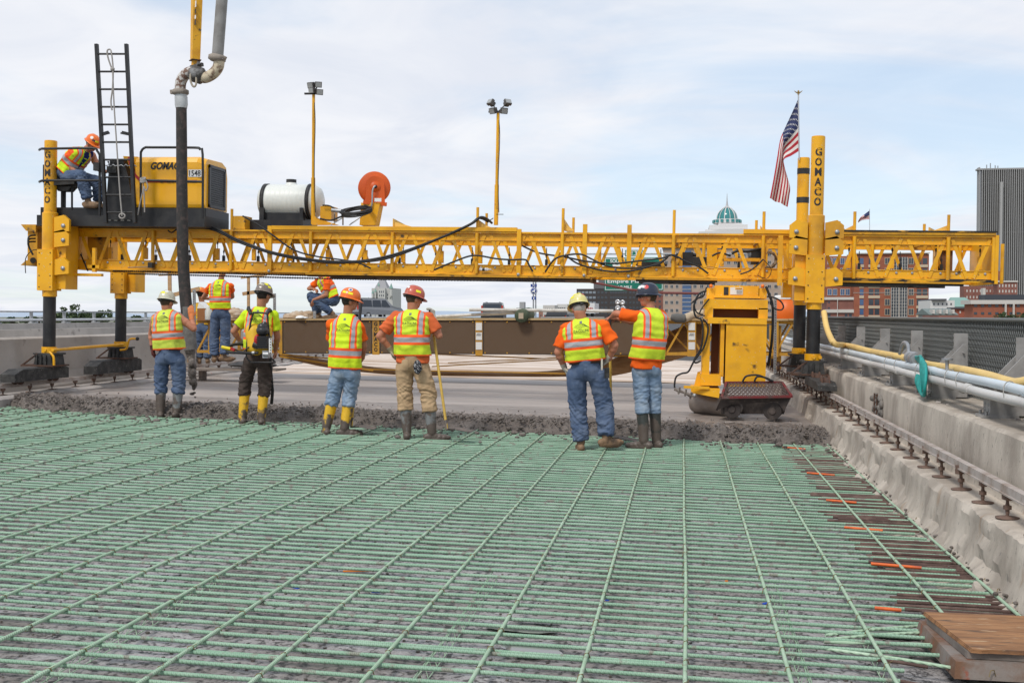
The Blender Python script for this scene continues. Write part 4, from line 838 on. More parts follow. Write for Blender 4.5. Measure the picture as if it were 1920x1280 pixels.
# engine/winch gear visible inside the right part of the truss
for u0, u1, v0, v1, y in ((1195, 1245, 491, 499, 18.7), (1262, 1325, 482, 496, 18.8), (1408, 1428, 470, 495, 18.9), (1272, 1300, 473, 481.5, 18.9)):
    mb = MB(); a, b_ = LM(u0, v1, y), LM(u1, v0, y); mb.box(a.x, b_.x, y, y + .3, a.z, b_.z); mb.cyl((a.x - .04, y + .1, (a.z + b_.z) / 2), (b_.x + .05, y + .1, (a.z + b_.z) / 2), .03, n=8); mb.build('drive_gear', BLK, FM)
for u0, u1, v0, v1, y in ((1325, 1345, 462, 500, 18.7), (1348, 1425, 484, 489, 18.6), (1420, 1440, 455, 500, 19.0), (1338, 1362, 468, 485, 18.8)):
    mb = MB(); a, b_ = LM(u0, v1, y), LM(u1, v0, y); mb.box(a.x, b_.x, y, y + .2, a.z, b_.z); mb.build('drive_bracket', YEL, FM)
cable([(1372, 475, .7), (1385, 470, .7), (1400, 472, .7), (1420, 468, .8), (1440, 466, .8)], .025); cable([(1335, 480, .6), (1350, 474, .6), (1370, 480, .6)], .018)
mb = MB(); c = LM(1442, 487, 18.7)
for k in range(14): a_ = random.uniform(0, 3); mb.tube([c + V((.11 * math.cos(a) , .1 * math.sin(a) * math.cos(a_), .13 * math.sin(a))) + V((random.uniform(-.02, .02), 0, random.uniform(-.02, .02))) for a in lin(0, 6.28, 14)], .008, 5)
mb.build('rope_coil', mat('old_rope', (.30, .22, .14), .9), FM)

# ------------------------------------------------------------------ finishing carriage hanging from the truss
CG = machine_thing('finishing_carriage', LM(1400, 775, 17.3), 'yellow carriage with augers and roller hanging under the truss', 'carriage')
def cbx(name, u0, u1, v0, v1, y0, y1, mt=YEL, par=CG):
    a, b_ = LM(u0, v1, y0), LM(u1, v0, y0); mb = MB(); mb.box(a.x, b_.x, y0, y1, a.z, b_.z); return mb.build(name, mt, par)
cbx('top_box', 1340, 1424, 536, 556, 17.6, 18.6); cbx('top_flange', 1338, 1426, 555, 558, 17.55, 18.7)
cbx('slot', 1357, 1366, 538, 553, 17.592, 17.60, BLK); s_ = cbx('warning_label', 1369, 1393, 539, 552, 17.590, 17.598, mat('label_white', (.7, .7, .68), .5)); 
a = LM(1381, 541, 17.586); mb = MB(); mb.box(a.x - .02, a.x + .09, 17.584, 17.588, a.z - .012, a.z + .012); mb.build('label_band', YEL, s_)
mb = MB(); put_text(mb, 'CAUTION', flat(V((a.x + .035, 17.580, a.z)), (1, 0, 0), (0, 0, 1)), .09, .016, .01)
for k in range(3): mb.box(a.x - .0, a.x + .09, 17.582, 17.584, a.z - .035 - k * .02, a.z - .03 - k * .02)
mb.build('lettering', BLK, s_)
for u in (1333, 1430): cbx('side_block', u - 8, u + 8, 540, 560, 17.6, 18.3); mb = MB(); mb.ball(LM(u, 536, 17.55), .028, n=10, k=6); mb.build('amber_reflector', mat('amber', (.9, .2, .02), .3), CG)
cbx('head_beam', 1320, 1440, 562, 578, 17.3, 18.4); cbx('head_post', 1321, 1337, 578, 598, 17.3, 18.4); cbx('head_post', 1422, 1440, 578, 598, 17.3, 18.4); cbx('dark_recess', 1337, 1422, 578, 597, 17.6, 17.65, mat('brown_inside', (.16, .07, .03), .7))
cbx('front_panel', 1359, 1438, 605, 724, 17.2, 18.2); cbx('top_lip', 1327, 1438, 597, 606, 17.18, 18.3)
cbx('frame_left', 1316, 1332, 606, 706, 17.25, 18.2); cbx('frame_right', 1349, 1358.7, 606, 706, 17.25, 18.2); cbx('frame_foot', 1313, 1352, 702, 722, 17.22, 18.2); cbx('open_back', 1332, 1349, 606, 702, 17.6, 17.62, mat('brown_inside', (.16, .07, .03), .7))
mb = MB(); mb.prism([LM(1295, 727, 17.1), LM(1350, 730, 16.95), LM(1348, 746, 16.95), LM(1296, 736, 17.1)], (0, .9, 0)); mb.bar(LM(1282, 725, 17.0), LM(1330, 727, 17.0), .03, .04); mb.prism([LM(1301, 724, 17.3), LM(1314, 724, 17.3), LM(1312, 697, 17.3), LM(1308, 697, 17.3)], (0, .06, 0)); mb.build('roller_bracket', YEL, CG)
mb = MB(); a, b_ = LM(1303, 752, 17.75), LM(1420, 770, 16.95); mb.lathe(a, b_ - a, [(0, 0), (.12, 0), (.165, .012), (.178, .05), (.178, .72), (0, .72)], 28); mb.build('finishing_roller', mat('dull_roller', (.26, .22, .19), .45, (.34, .30, .27), 3, metal=.3), CG)
mb = MB(); q = [LM(1264, 729, 16.9), LM(1272, 732, 16.9), LM(1284, 736, 16.9), LM(1294, 741, 16.9), LM(1302, 741, 16.9)]; mb.tube(q, [.02, .025, .018, .03, .02], 8); mb.ball(q[-1], .03, m=1)
for p in q[1:4]: mb.bar(p + V((0, 0, -.05)), p + V((.02, -.03, .05)), .02, .025)
mb.build('spray_bar', [mat('grimy_metal', (.16, .13, .11), .6, (.28, .25, .22), 20), STEEL], CG)
# red framed expanded-metal step and dark skirt
tl, tr_, br_, bl_ = LM(1362, 717, 17.0), LM(1466, 716.5, 17.0), LM(1484, 743, 16.45), LM(1353, 745, 16.45)
REDF = mat('grimy_red', (.17, .022, .025), .7, (.09, .05, .045), 5, spots=((.12, .10, .09), 6, .6, .7))
for a, b_ in ((tl, tr_), (tr_, br_), (br_, bl_), (bl_, tl)): mb = MB(); mb.bar(a, b_, .035, .035); mb.build('step_frame', REDF, CG)
mb = MB(); nx_, ny_ = 16, 7
def stp(s, t): return tl.lerp(tr_, s).lerp(bl_.lerp(br_, s), t)
for j in range(ny_):
    for i in range(nx_):
        o_ = .5 if j % 2 else 0; c = ((i + o_) / nx_, (j + .5) / ny_); h, k_ = .5 / nx_, .5 / ny_ * 1.0
        if c[0] + h > 1.01: continue
        q = [stp(min(1, max(0, c[0] - h)), c[1]), stp(c[0], c[1] - k_), stp(min(1, c[0] + h), c[1]), stp(c[0], c[1] + k_)]
        for e in range(4): mb.bar(q[e], q[(e + 1) % 4], .009, .009)
o = mb.build('step_mesh', mat('mesh_brown', (.12, .085, .075), .8), CG); o['kind'] = 'stuff'
SK = mat('muddy_black', (.035, .028, .026), .7, (.10, .08, .07), 6, .5, .7, bump=.4)
mb = MB(); e = V((0, .02, 0)); mb.prism([bl_, br_, LM(1470, 772, 16.5), LM(1458, 752, 16.5), LM(1372, 758, 16.5), LM(1345, 768, 16.5)], (0, .03, 0)); mb.prism([bl_ , tl, LM(1362, 735, 17.05), LM(1342, 769, 16.6)], (.03, 0, 0)); mb.prism([br_, tr_, LM(1470, 735, 17.05), LM(1470, 772, 16.55)], (-.03, 0, 0))
mb.prism([LM(1352, 745, 16.9), LM(1480, 744, 16.9), LM(1470, 776, 16.9), LM(1352, 776, 16.9)], (0, .03, 0)); mb.build('skirt', SK, CG)
for u, v in ((1372, 767), (1448, 770)):
    c = LM(u, v, 16.55); ad = V((.15, 1, 0)).normalized(); mb = MB(); mb.cyl(c, c + ad * .9, .03, n=10)
    for k in range(60):                                            # helical flight
        a0, a1 = k * .35, (k + 1) * .35; y0_, y1_ = .85 * k / 60, .85 * (k + 1) / 60
        f = lambda a, yy, r_: c + ad * yy + V((math.cos(a), 0, math.sin(a))) * r_
        mb.add([f(a0, y0_, .03), f(a1, y1_, .03), f(a1, y1_, .135), f(a0, y0_, .135)], [(0, 1, 2, 3)], True)
    mb.lathe(c, -ad, [(0, .02), (.05, .02), (.06, .006), (.128, .004), (.132, 0), (.132, -.012), (.03, -.012)], 24, sm=False); mb.build('auger', SK, CG)
def cgc(px, r=.016, Y=17.2):
    mb = MB(); mb.tube(smooth_path([LM(u, v, Y + (d_[0] if d_ else 0)) for u, v, *d_ in px], 6), r, 6); mb.build('hydraulic_hose', CB, CG)
cgc([(1325, 545), (1312, 550), (1303, 565), (1301, 580), (1305, 594), (1315, 600), (1318, 620), (1315, 650), (1305, 668), (1298, 683), (1290, 697), (1278, 700), (1268, 706), (1265, 718), (1265, 727)])
cgc([(1318, 598), (1327, 610), (1326, 630), (1320, 650), (1310, 665), (1302, 676), (1305, 680), (1314, 676)]); cgc([(1322, 552), (1310, 558), (1302, 569), (1306, 585), (1318, 590)], .012); cgc([(1325, 538), (1318, 556), (1306, 560), (1296, 569)], .012); cgc([(1330, 560), (1318, 575), (1312, 588), (1322, 592)], .012)
cgc([(1436, 537), (1442, 552), (1448, 570), (1449, 600), (1447, 640), (1440, 686)], .022, 17.5); cgc([(1438, 556), (1452, 558), (1464, 565), (1469, 575), (1464, 581), (1452, 578), (1444, 568)], .013, 17.4)
cgc([(1392, 716), (1398, 706), (1410, 703), (1425, 704), (1446, 714)], .016, 16.95); cgc([(1414, 716), (1420, 706), (1436, 708), (1450, 715)], .016, 16.95)

# ------------------------------------------------------------------ ladder
ld = machine_thing('ladder', LM(224, 415, 17.4), 'tall black steel ladder standing beside the operator', 'ladder')
A0, A1, B0, B1 = LM(181, 83, 17.35), LM(199, 418, 17.35), LM(237, 83, 17.35), LM(253, 418, 17.35)
for a, b_ in ((A0, A1), (B0, B1)): mb = MB(); mb.bar(a, b_, .05, .06, V((0, 1, 0))); mb.build('rail', BLK, ld)
for i in range(11):
    t_ = .055 + i * .0985
    if t_ < 1: mb = MB(); mb.cyl(A0.lerp(A1, t_), B0.lerp(B1, t_), .017, n=8); mb.build('rung', BLK, ld)
for a, s in ((A0.lerp(A1, .505), 1), (B0.lerp(B1, .505), -1)): mb = MB(); mb.bar(a, a + V((s * .14, -.03, .03)), .03, .05); mb.bar(a + V((s * .06, -.03, .0)), a + V((s * .16, -.03, .02)), .02, .03); mb.build('hook', BLK, ld)
mb = MB(); RP = mat('grey_rope', (.34, .32, .30), .9)
mb.tube(smooth_path([LM(210, 130, 17.28), LM(203, 110, 17.28), LM(201, 96, 17.28), LM(206, 93, 17.3), LM(209, 100, 17.28), LM(212, 130, 17.27), LM(211, 165, 17.27), LM(208, 190, 17.27), LM(210, 207, 17.27)], 6), .013, 6); mb.tube(smooth_path([LM(211, 132, 17.28), LM(214, 200, 17.27), LM(218, 260, 17.26), LM(222, 320, 17.25), LM(226, 375, 17.25), LM(229, 405, 17.25)], 6), .013, 6); mb.ball(LM(211, 130, 17.27), .04, .03, .035, n=8, k=6)
a = LM(229, 405, 17.25); mb.tube([a + V((.05 * math.cos(t), 0, .04 * math.sin(t))) for t in lin(0, 6.28, 12)], .013, 6); o = mb.build('rope', RP); o.location = RM @ a; 
for v_ in o.data.vertices: v_.co -= a
o.rotation_euler = (0, TH, 0); tag(o, 'grey rope knotted on the upper rungs of the ladder', 'rope')
mb = MB(); a = LM(268, 338, 17.4)
for k in range(5): mb.tube([a + V((.045 * math.cos(t), .03 * math.sin(t), .012 * k - .02 + .02 * math.sin(t))) for t in lin(0, 6.28, 12)], .011, 6)
mb.tube(smooth_path([a, LM(268, 355, 17.4), LM(262, 380, 17.4), LM(257, 403, 17.4)], 4), .011, 6); mb.tube(smooth_path([a + V((.05, 0, 0)), LM(277, 350, 17.4), LM(273, 358, 17.4), LM(269, 350, 17.4), LM(270, 375, 17.4), LM(270, 398, 17.4)], 4), .011, 6)
o = mb.build('rope', RP, base=a); o.location = RM @ a; tag(o, 'grey rope tied round the guard rail of the power unit', 'rope')

# ------------------------------------------------------------------ concrete pump boom, pipe and hose
PB = thing('pump_hose', P(352, 640, 16.0), 'dark concrete pump hose hanging from steel elbows at the left', 'pump hose')
PY_ = 16.0; K = lambda u, v, y=PY_: P(u, v, y)
HOSE = mat('worn_hose', (.035, .033, .031), .8, (.075, .055, .05), 12, .48, .62, spots=((.22, .20, .19), 24, .70, .76))
path = smooth_path([K(340, 200), K(340.5, 260), K(341, 340), K(342, 420), K(344, 500), K(348, 560), K(353, 610), K(357, 655)], 6); mb = MB(); mb.tube(path, [.079 + .014 * i / len(path) for i in range(len(path))], 20); mb.build('rubber_hose', HOSE, PB)
mb = MB(); mb.tube([K(351, 575), K(353.5, 610), K(357.5, 656)], [.0935, .0965, .0975], 20, True, False); mb.build('hose_tip', mat('grey_crusted_hose', (.13, .125, .12), .85, (.20, .19, .18), 9), PB)
mb = MB(); mb.tube([K(339.5, 175), K(339.5, 181), K(339.5, 183), K(340, 197), K(340, 203)], [.088, .092, .096, .096, .085], 20); mb.build('collar', mat('galv_pale', (.50, .52, .53), .45, (.40, .41, .42), 8), PB)
CL = mat('muddy_clamp', (.30, .26, .22), .8, (.20, .17, .15), 12, bump=.4)
mb = MB(); mb.tube([K(338, 168), K(338, 170), K(338.3, 176), K(338.3, 178)], [.10, .125, .125, .10], 18); mb.bar(K(320, 173), K(330, 172), .05, .06); mb.build('clamp', CL, PB)
EL = mat('chipped_elbow', (.55, .53, .50), .7, (.17, .10, .075), 14, .46, .54); EL2 = mat('cream_elbow', (.58, .50, .36), .7, (.20, .13, .09), 11, .48, .6)
mb = MB(); mb.tube(smooth_path([K(338, 168), K(339, 155), K(345, 143), K(355, 136), K(367, 136)], 6), .082, 18); mb.build('elbow', EL, PB)
mb = MB(); mb.tube(smooth_path([K(372, 143), K(385, 146), K(400, 138), K(409, 126), K(411, 112)], 6), .082, 18); mb.build('elbow', EL2, PB)
mb = MB(); mb.tube([K(358, 137), K(362, 138), K(378, 143), K(382, 144)], [.09, .125, .125, .09], 18); mb.build('coupling', mat('dark_grease', (.06, .055, .05), .6, (.22, .22, .22), 12), PB)
mb = MB(); mb.tube([K(406, 116), K(406.5, 113), K(407.5, 106), K(408, 103)], [.09, .13, .13, .09], 18); mb.bar(K(417, 108), K(423, 111), .05, .07); mb.build('clamp', CL, PB)
mb = MB(); mb.tube([K(408, 105), K(413, 40), K(419, -40), K(430, -180)], .085, 18); mb.build('steel_pipe', mat('grey_pipe', (.27, .265, .255), .6, (.20, .19, .18), 5), PB)
mb = MB(); mb.tube(smooth_path([K(358, 131, 15.9), K(357, 150, 15.88), K(362, 162, 15.88), K(367, 160, 15.88), K(368, 145, 15.9), K(366, 128, 15.92)], 5), .016, 6); mb.build('strap', mat('tan_strap', (.38, .33, .26), .9), PB)
bm = thing('pump_boom', K(366, 122, 16.15), 'yellow square tip of a concrete pump boom hanging from above', 'boom')
ex, ey = (K(377, 113, 16.15) - K(357, 113, 16.15)), V((0, .17, 0)); top, bot = K(374, -180, 16.15), K(366.5, 113, 16.15)
mb = MB(); a, b_ = bot, top; w0 = .085; w1 = .12
for_r = lambda c, w: [c + V((-w, 0, 0)), c + V((-.01, -w, 0)), c + V((w, -.02, 0)), c + V((.02, w, 0))]
mb.hexa(for_r(a, w0) + for_r(b_, w1)); mb.build('boom_section', mat('boom_yellow', (.78, .40, .02), .55, (.60, .27, .02), 5, spots=((.06, .05, .045), 7, .64, .70)), bm)
mb = MB(); mb.hexa([p + V((0, 0, -.012)) for p in for_r(a, .105)] + for_r(a, .105)); mb.build('end_flange', RUST, bm)
mb = MB(); mb.cyl(K(365, 114, 16.15), K(364, 124, 16.15), .045, n=12); mb.build('end_lug', YEL, bm)
mb = MB(); mb.bar(K(358, 127, 16.1), K(380, 121, 16.05), .05, .05); mb.bar(K(370, 126, 16.05), K(373, 118, 16.), .04, .05); mb.build('end_bracket', MATS['dark_grease'], bm)
mb = MB()
for v0, v1, c in ((2, 14, 1), (17, 26, 0), (29, 36, 1), (38, 47, 0)):
    for vv, cc in ((v0, c),):
        p, q = K(371.5 - vv * .026 - 5, vv, 16.06), K(371.5 - v1 * .026 - 5, v1, 16.06); mb.bar(p + V((0, 0, 0)), q, .07, .004, V((.7, .7, 0)), m=cc)
mb.build('decal', [mat('decal_black', (.05, .05, .05), .5), WHITE], bm)
# concrete falling from the hose
mb = MB(); n = 30
for i in range(46):
    t = random.random() ** .9; p = K(357 + t * 6, 652 + t * 78); r = .055 * (1.15 - .5 * t) * random.uniform(.6, 1.1); mb.ball(p + V((random.uniform(-.03, .03), random.uniform(-.03, .03), 0)), r, r, r * 1.5, n=10, k=7)
for u, v, r in ((355, 712, .02), (364, 736, .022), (360, 738, .03), (366, 744, .014)): mb.ball(K(u, v), r * 1.4, r, r * .8, n=8, k=5)
tag(mb.build('falling_concrete', WET, base=K(360, 745)), 'lump of wet concrete pouring from the pump hose mouth', 'concrete')
# ================================================================== flags
def flag(name, ct, cb, Y, pole, eagle, label, rip=.05, polr=.012):
    t_ = thing(name, P(*pole[1], Y), label, 'flag')
    a, b_ = P(*pole[0], Y), P(*pole[1], Y)
    mb = MB(); mb.cyl(b_, a, polr, n=8); mb.build('pole', mat('pole_aluminium', (.55, .55, .56), .35, metal=.7), t_)
    tp, bt = smooth_path([P(u, v, Y) for u, v in ct], 10), smooth_path([P(u, v, Y) for u, v in cb], 10)
    n = len(tp) - 1; ns, nt_ = 60, 26
    def pick(c, s): x = s * (len(c) - 1); i = min(int(x), len(c) - 2); return c[i].lerp(c[i + 1], x - i)
    def S(s, t, off=0):
        p = pick(tp, s).lerp(pick(bt, s), t)
        return p + V((0, rip * min(1, s * 3) * math.sin(9 * t + 5 * s) + rip * .6 * math.sin(14 * t - 3 * s) * s - off, 0))
    mb = MB(); mb.add([S(i / ns, j / nt_) for i in range(ns + 1) for j in range(nt_ + 1)], [])
    for i in range(ns):
        for j in range(nt_):
            s, t = (i + .5) / ns, (j + .5) / nt_; k = int(t * 13)
            m_ = 2 if (s < .4 and k < 7) else (k % 2)
            mb.f.append([i * (nt_ + 1) + j, (i + 1) * (nt_ + 1) + j, (i + 1) * (nt_ + 1) + j + 1, i * (nt_ + 1) + j + 1]); mb.mi.append(m_); mb.sm.append(True)
    cl = mb.build('cloth', [mat('flag_red', (.40, .016, .03), .7), mat('flag_white', (.70, .67, .64), .7), mat('flag_navy', (.018, .028, .10), .7)], t_)
    if eagle:
        mb = MB(); hs, ht = .022, .026
        for r_ in range(9):
            for c_ in range(6 if r_ % 2 == 0 else 5):
                s0, t0 = .4 * (c_ + (.5 if r_ % 2 == 0 else 1)) / 6, 7 / 13 * (r_ + .5) / 9
                vs = []
                for k in range(10):
                    ang = math.pi / 2 + k * math.pi / 5; rr = 1 if k % 2 == 0 else .42
                    vs.append(S(max(0, s0 + hs * .62 * rr * math.cos(ang)), max(0, t0 - ht * .9 * rr * math.sin(ang)), .012))
                mb.add(vs, [tuple(range(10))])
        o = mb.build('stars', mat('star_white', (.75, .74, .72), .7), cl); o['kind'] = 'stuff'
        mb = MB(); g = mat('gilt', (.30, .20, .07), .4, metal=.6); mb.ball(a + V((0, 0, .015)), .018, n=8, k=6); mb.ball(a + V((0, 0, .05)), .018, .018, .03, n=8, k=6)
        for s in (-1, 1): mb.prism([a + V((s * .01, 0, .04)), a + V((s * .075, 0, .075)), a + V((s * .05, 0, .045)), a + V((s * .02, 0, .02))], (0, .012, 0))
        mb.build('eagle_finial', g, t_)
    return t_
flag('flag', [(1496, 187), (1485, 212), (1472, 240), (1463, 262), (1457, 295), (1450, 335), (1443, 372)], [(1498.5, 283), (1484, 292), (1469, 301), (1472, 322), (1481, 350), (1480, 368), (1477, 388)], 19.9, ((1497, 178), (1498.5, 300)), True, 'American flag hanging in folds from a pole above the right legs')
flag('flag', [(1630, 395), (1622, 401), (1613, 408), (1609, 414)], [(1630, 411), (1622, 412), (1614, 414), (1609, 418)], 330, ((1630.5, 392), (1630.5, 480)), False, 'small American flag flying far behind the right end of the truss', .4, .09)

# ================================================================== work bridge behind the machine
WB = thing('work_bridge', P(900, 690, 23.4), 'yellow truss work bridge with brown mesh screens and timber deck', 'work bridge')
BY = 23.0; WBY = mat('dusty_yellow', (.52, .27, .03), .6, (.36, .19, .04), 3)
B_ = lambda u, v, y=BY: P(u, v, y)
xa, xb = B_(370, 600).x, B_(1500, 600).x
def zwb(v, x, y=BY): u0 = 900; return B_(u0, v, y).z
zt_, zb_ = B_(900, 601).z, B_(900, 664).z
for y in (BY, BY + .9):
    mb = MB(); mb.box(xa, xb, y - .03, y + .03, zt_ - .06, zt_); mb.build('top_chord', WBY, WB); mb = MB(); mb.box(xa, xb, y - .03, y + .03, zb_, zb_ + .06); mb.build('bottom_chord', WBY, WB)
x = xa; k = 0
while x < xb - .3:
    for y in (BY, BY + .9):
        mb = MB(); mb.bar((x, y, zb_ + .03), (x + .36, y, zt_ - .03), .04, .04); mb.build('diagonal', WBY, WB); mb = MB(); mb.bar((x + .72, y, zb_ + .03), (x + .36, y, zt_ - .03), .04, .04); mb.build('diagonal', WBY, WB)
    x += .72
for u, w_ in ((528, 6), (706, 13), (899, 13), (1085, 8), (1244, 8), (1297, 15), (395, 6), (450, 6), (1455, 8)):
    c = B_(u, 630); ww = w_ * .0115; mb = MB(); mb.box(c.x - ww / 2, c.x + ww / 2, BY - .06, BY - .035, zb_ - .02, zt_ + .01); po = mb.build('post', WBY, WB)
    if u == 706:
        mb = MB()
        for i, ch in enumerate('GOMACO'): put_text(mb, ch, flat((c.x, BY - .066, B_(706, 607 + i * 9.6).z), (1, 0, 0), (0, 0, 1)), .075, .085, .03)
        mb.build('lettering', BLK, po)
    if u in (899, 1297):
        for v0, v1 in ((605, 619), (623, 637), (641, 655)): mb = MB(); mb.box(c.x - .065, c.x + .065, BY - .068, BY - .062, B_(u, v1).z, B_(u, v0).z); mb.build('notice_label', MATS['label_white'], po)
        mb = MB(); 
        for v0 in (626, 630): put_text(mb, 'SPANIT' if v0 == 630 else 'GOMACO', flat((c.x, BY - .072, B_(u, v0 - 1 if v0 == 626 else v0 - 2).z), (1, 0, 0), (0, 0, 1)), .10 if v0 == 630 else .07, .035 if v0 == 630 else .018, .01)
        mb.build('lettering', BLK, po)
m, t, b = node_mat('brown_screen_mesh'); b.inputs['Base Color'].default_value = (.125, .078, .045, 1); b.inputs['Roughness'].default_value = .8
tr = nd(t, 'ShaderNodeBsdfTransparent'); mxs = nd(t, 'ShaderNodeMixShader'); mxs.inputs[0].default_value = .86; t.links.new(tr.outputs[0], mxs.inputs[1]); t.links.new(b.outputs[0], mxs.inputs[2]); t.links.new(mxs.outputs[0], t.nodes['Material Output'].inputs[0])
SCR = m
for u0, u1 in ((531, 699), (713, 892), (906, 1081), (1089, 1240)):
    a, c = B_(u0, 603), B_(u1, 661); mb = MB(); mb.box(a.x, c.x, BY - .05, BY - .047, zb_ + .02, zt_ - .02); mb.build('mesh_screen', SCR, WB)
    mb = MB(); n_ = 5
    for i in range(n_):
        for z in (zb_ + .03, zt_ - .03): mb.ball((a.x + .05 + (c.x - a.x - .1) * i / (n_ - 1), BY - .055, z), .018, .01, .018, n=6, k=4)
    mb.build('screen_bolts', WBY, WB)
    mb = MB()
    for z0_, z1_ in ((zb_ - .0, zb_ + .02), (zt_ - .02, zt_ - .0)): mb.box(a.x, c.x, BY - .056, BY - .046, z0_, z1_)
    for xx in (a.x, c.x - .02): mb.box(xx, xx + .02, BY - .0555, BY - .0455, zb_ + .02, zt_ - .02)
    mb.build('screen_frame', mat('dark_edge', (.05, .035, .025), .7), WB)
PLK = mat('deck_plank', (.50, .37, .20), .8, (.38, .26, .13), 3, stretch=(.6, 6, 6))
for i in range(5):
    x = xa
    k = 0
    while x < xb:
        L_ = min(2.9 + .3 * ((i * 7 + k) % 3), xb - x); mb = MB(); mb.box(x + .004, x + L_ - .004, BY - .08 + i * .22, BY - .08 + i * .22 + .212, zt_ + .003 + .004 * ((i + k) % 3), zt_ + .042 + .004 * ((i + k) % 3)); mb.build('deck_plank', PLK, WB); x += L_; k += 1
for (p, q, r_) in (((525, 668), (700, 694), .03), ((820, 664), (1020, 672), .022), ((1020, 672), (1240, 658), .022), ((810, 687), (1290, 660), .02), ((1240, 605), (1290, 655), .03), ((690, 692), (1060, 700), .02), ((525, 664), (620, 672), .022), ((840, 680), (1200, 664), .016)):
    mb = MB(); mb.bar(B_(*p, 23.2), B_(*q, 23.2), r_ * 1.2, r_ * 1.2); mb.build('brace', WBY, WB)
# legs of the work bridge on the rails
for x, z in ((-10.6, .55), (1.9, .50)):
    for y in (BY + .1, BY + 1.6): mb = MB(); mb.box(x - .06, x + .06, y - .06, y + .06, z, zt_ - .1); mb.build('leg', WBY, WB); mb = MB(); mb.lathe((x - .03, y, z + .06), (1, 0, 0), [(.03, 0), (.11, 0), (.11, .06), (.03, .06)], 16); mb.build('wheel', RUST, WB)
# brown burlap drag slung beneath
BUR = mat('brown_burlap', (.38, .22, .105), .9, (.28, .15, .065), 3, stretch=(.7, 3, 3), bump=.2)
tpt = smooth_path([B_(u, v, 23.9) for u, v in ((525, 661), (620, 676), (720, 690), (820, 694), (950, 698), (1060, 692), (1150, 672), (1240, 628), (1330, 592))], 6)
bpt = smooth_path([B_(u, v, 23.7) for u, v in ((525, 670), (620, 690), (720, 701), (820, 704), (950, 706), (1060, 706), (1150, 704), (1240, 682), (1330, 655))], 6)
mb = MB(); k = len(tpt); rows = 7; vs = []
for j in range(rows):
    for i in range(k): p = tpt[i].lerp(bpt[i], j / (rows - 1)); p.y -= .12 * math.sin(math.pi * j / (rows - 1)) + .03 * noise.noise((i * .3, j, 0)); vs.append(p)
mb.add(vs, [(j * k + i, j * k + i + 1, j * k + k + i + 1, j * k + k + i) for j in range(rows - 1) for i in range(k - 1)], True)
for j in range(rows): pass
mb.add([p + V((0, .05, 0)) for p in vs], [(j * k + i, j * k + k + i, j * k + k + i + 1, j * k + i + 1) for j in range(rows - 1) for i in range(k - 1)], True)
tag(mb.build('burlap_drag', BUR, base=bpt[k // 2]), 'sagging brown burlap drag slung under the work bridge', 'burlap')
# things on and by the work bridge
mb = MB(); a, b_ = B_(880, 580.5, 22.95), B_(1150, 583, 23.1); mb.tube([a, b_], .035, 10); PIPEW = mat('white_lying_pipe', (.62, .60, .55), .5, (.45, .42, .38), 6); tag(mb.build('pipe_pole', PIPEW, base=a), 'long white pole lying above the work bridge deck in front of the parked cars', 'pole')
mb = MB(); a, b_ = B_(818, 593.5, 23.05), B_(976, 585.5, 23.05); mb.tube([a, b_], .035, 10); tag(mb.build('pipe_pole', PIPEW, base=a), 'shorter white pole slanting from the leaning shovel to the green roll', 'pole')
rl_ = thing('green_roll', B_(985, 605, 23), 'dark green roll of sheeting lying on the work bridge', 'roll')
mb = MB(); a, b_ = B_(977, 592, 22.75), B_(990, 589, 23.6); mb.lathe(a, b_ - a, [(0, 0), (.13, 0), (.142, .02), (.142, .9), (0, .9)], 20); mb.build('roll', mat('green_sheet', (.06, .085, .05), .8, (.10, .12, .08), 6, bump=.4), rl_)
mb = MB(); mb.cbox(a + V((-.0, -.012, .0)), .10, .006, .12); mb.build('end_tag', mat('tan_tag', (.45, .38, .28), .8), rl_)
mb = MB(); a = B_(1015, 595.5, 23); mb.box(a.x, a.x + 1.3, 22.95, 23.05, a.z - .02, a.z + .02); tag(mb.build('steel_strip', STEEL, base=a), 'thin steel strip lying on the deck below the pickup', 'strip')
ck = thing('drinks_cooler', B_(1472, 603, 23.2), 'orange drinks cooler with white lid behind the right legs', 'cooler')
c = B_(1474, 603, 23.2); mb = MB(); mb.lathe(c, (0, 0, 1), [(0, 0), (.19, 0), (.21, .02), (.225, .45), (0, .45)], 28); mb.build('tub', mat('cooler_orange', (.72, .14, .015), .45), ck)
mb = MB(); mb.lathe(c + V((0, 0, .451)), (0, 0, 1), [(.23, 0), (.235, .05), (.22, .08), (0, .09)], 28); mb.build('lid', WHITE, ck)
mb = MB(); mb.box(c.x - .24, c.x - .22, c.y - .05, c.y + .05, c.z + .25, c.z + .4); mb.build('handle', WHITE, ck)
# canvas sacks and rags heaped at the left
TARP = mat('tan_canvas', (.42, .31, .21), .9, (.55, .47, .38), 4, bump=.4, bscale=18)
for nm, lab, (u, v), (rx, ry_, rz_), mt in (('canvas_heap', 'heap of crumpled tan canvas left of the crouching worker', (565, 594), (.45, .3, .13), TARP), ('canvas_heap', 'folded tan canvas behind the worker with the backpack', (440, 590), (.35, .3, .16), TARP), ('plastic_bag', 'white plastic bag lying before the crouching worker', (566, 596), (.16, .12, .05), WHITE)):
    c = B_(u, v, 23.3 if mt is TARP else 22.95); mb = MB(); mb.ball(c, rx, ry_, rz_, n=40, k=24)
    for p in mb.v: d_ = p - c; f = .75 + .35 * abs(noise.noise(p * 5)) + .25 * noise.noise(p * 12); p.x = c.x + d_.x * f; p.y = c.y + d_.y * f; p.z = max(zt_ + .05, c.z + d_.z * f * 1.1)
    tag(mb.build(nm, mt, base=c), lab, 'canvas' if mt is TARP else 'bag')
rb = thing('boot_like_roll', B_(1290, 600, 23), 'pale roll with a dark boot-like end lying left of the carriage', 'roll')  # unclear boot-like object, shaped as a plain roll
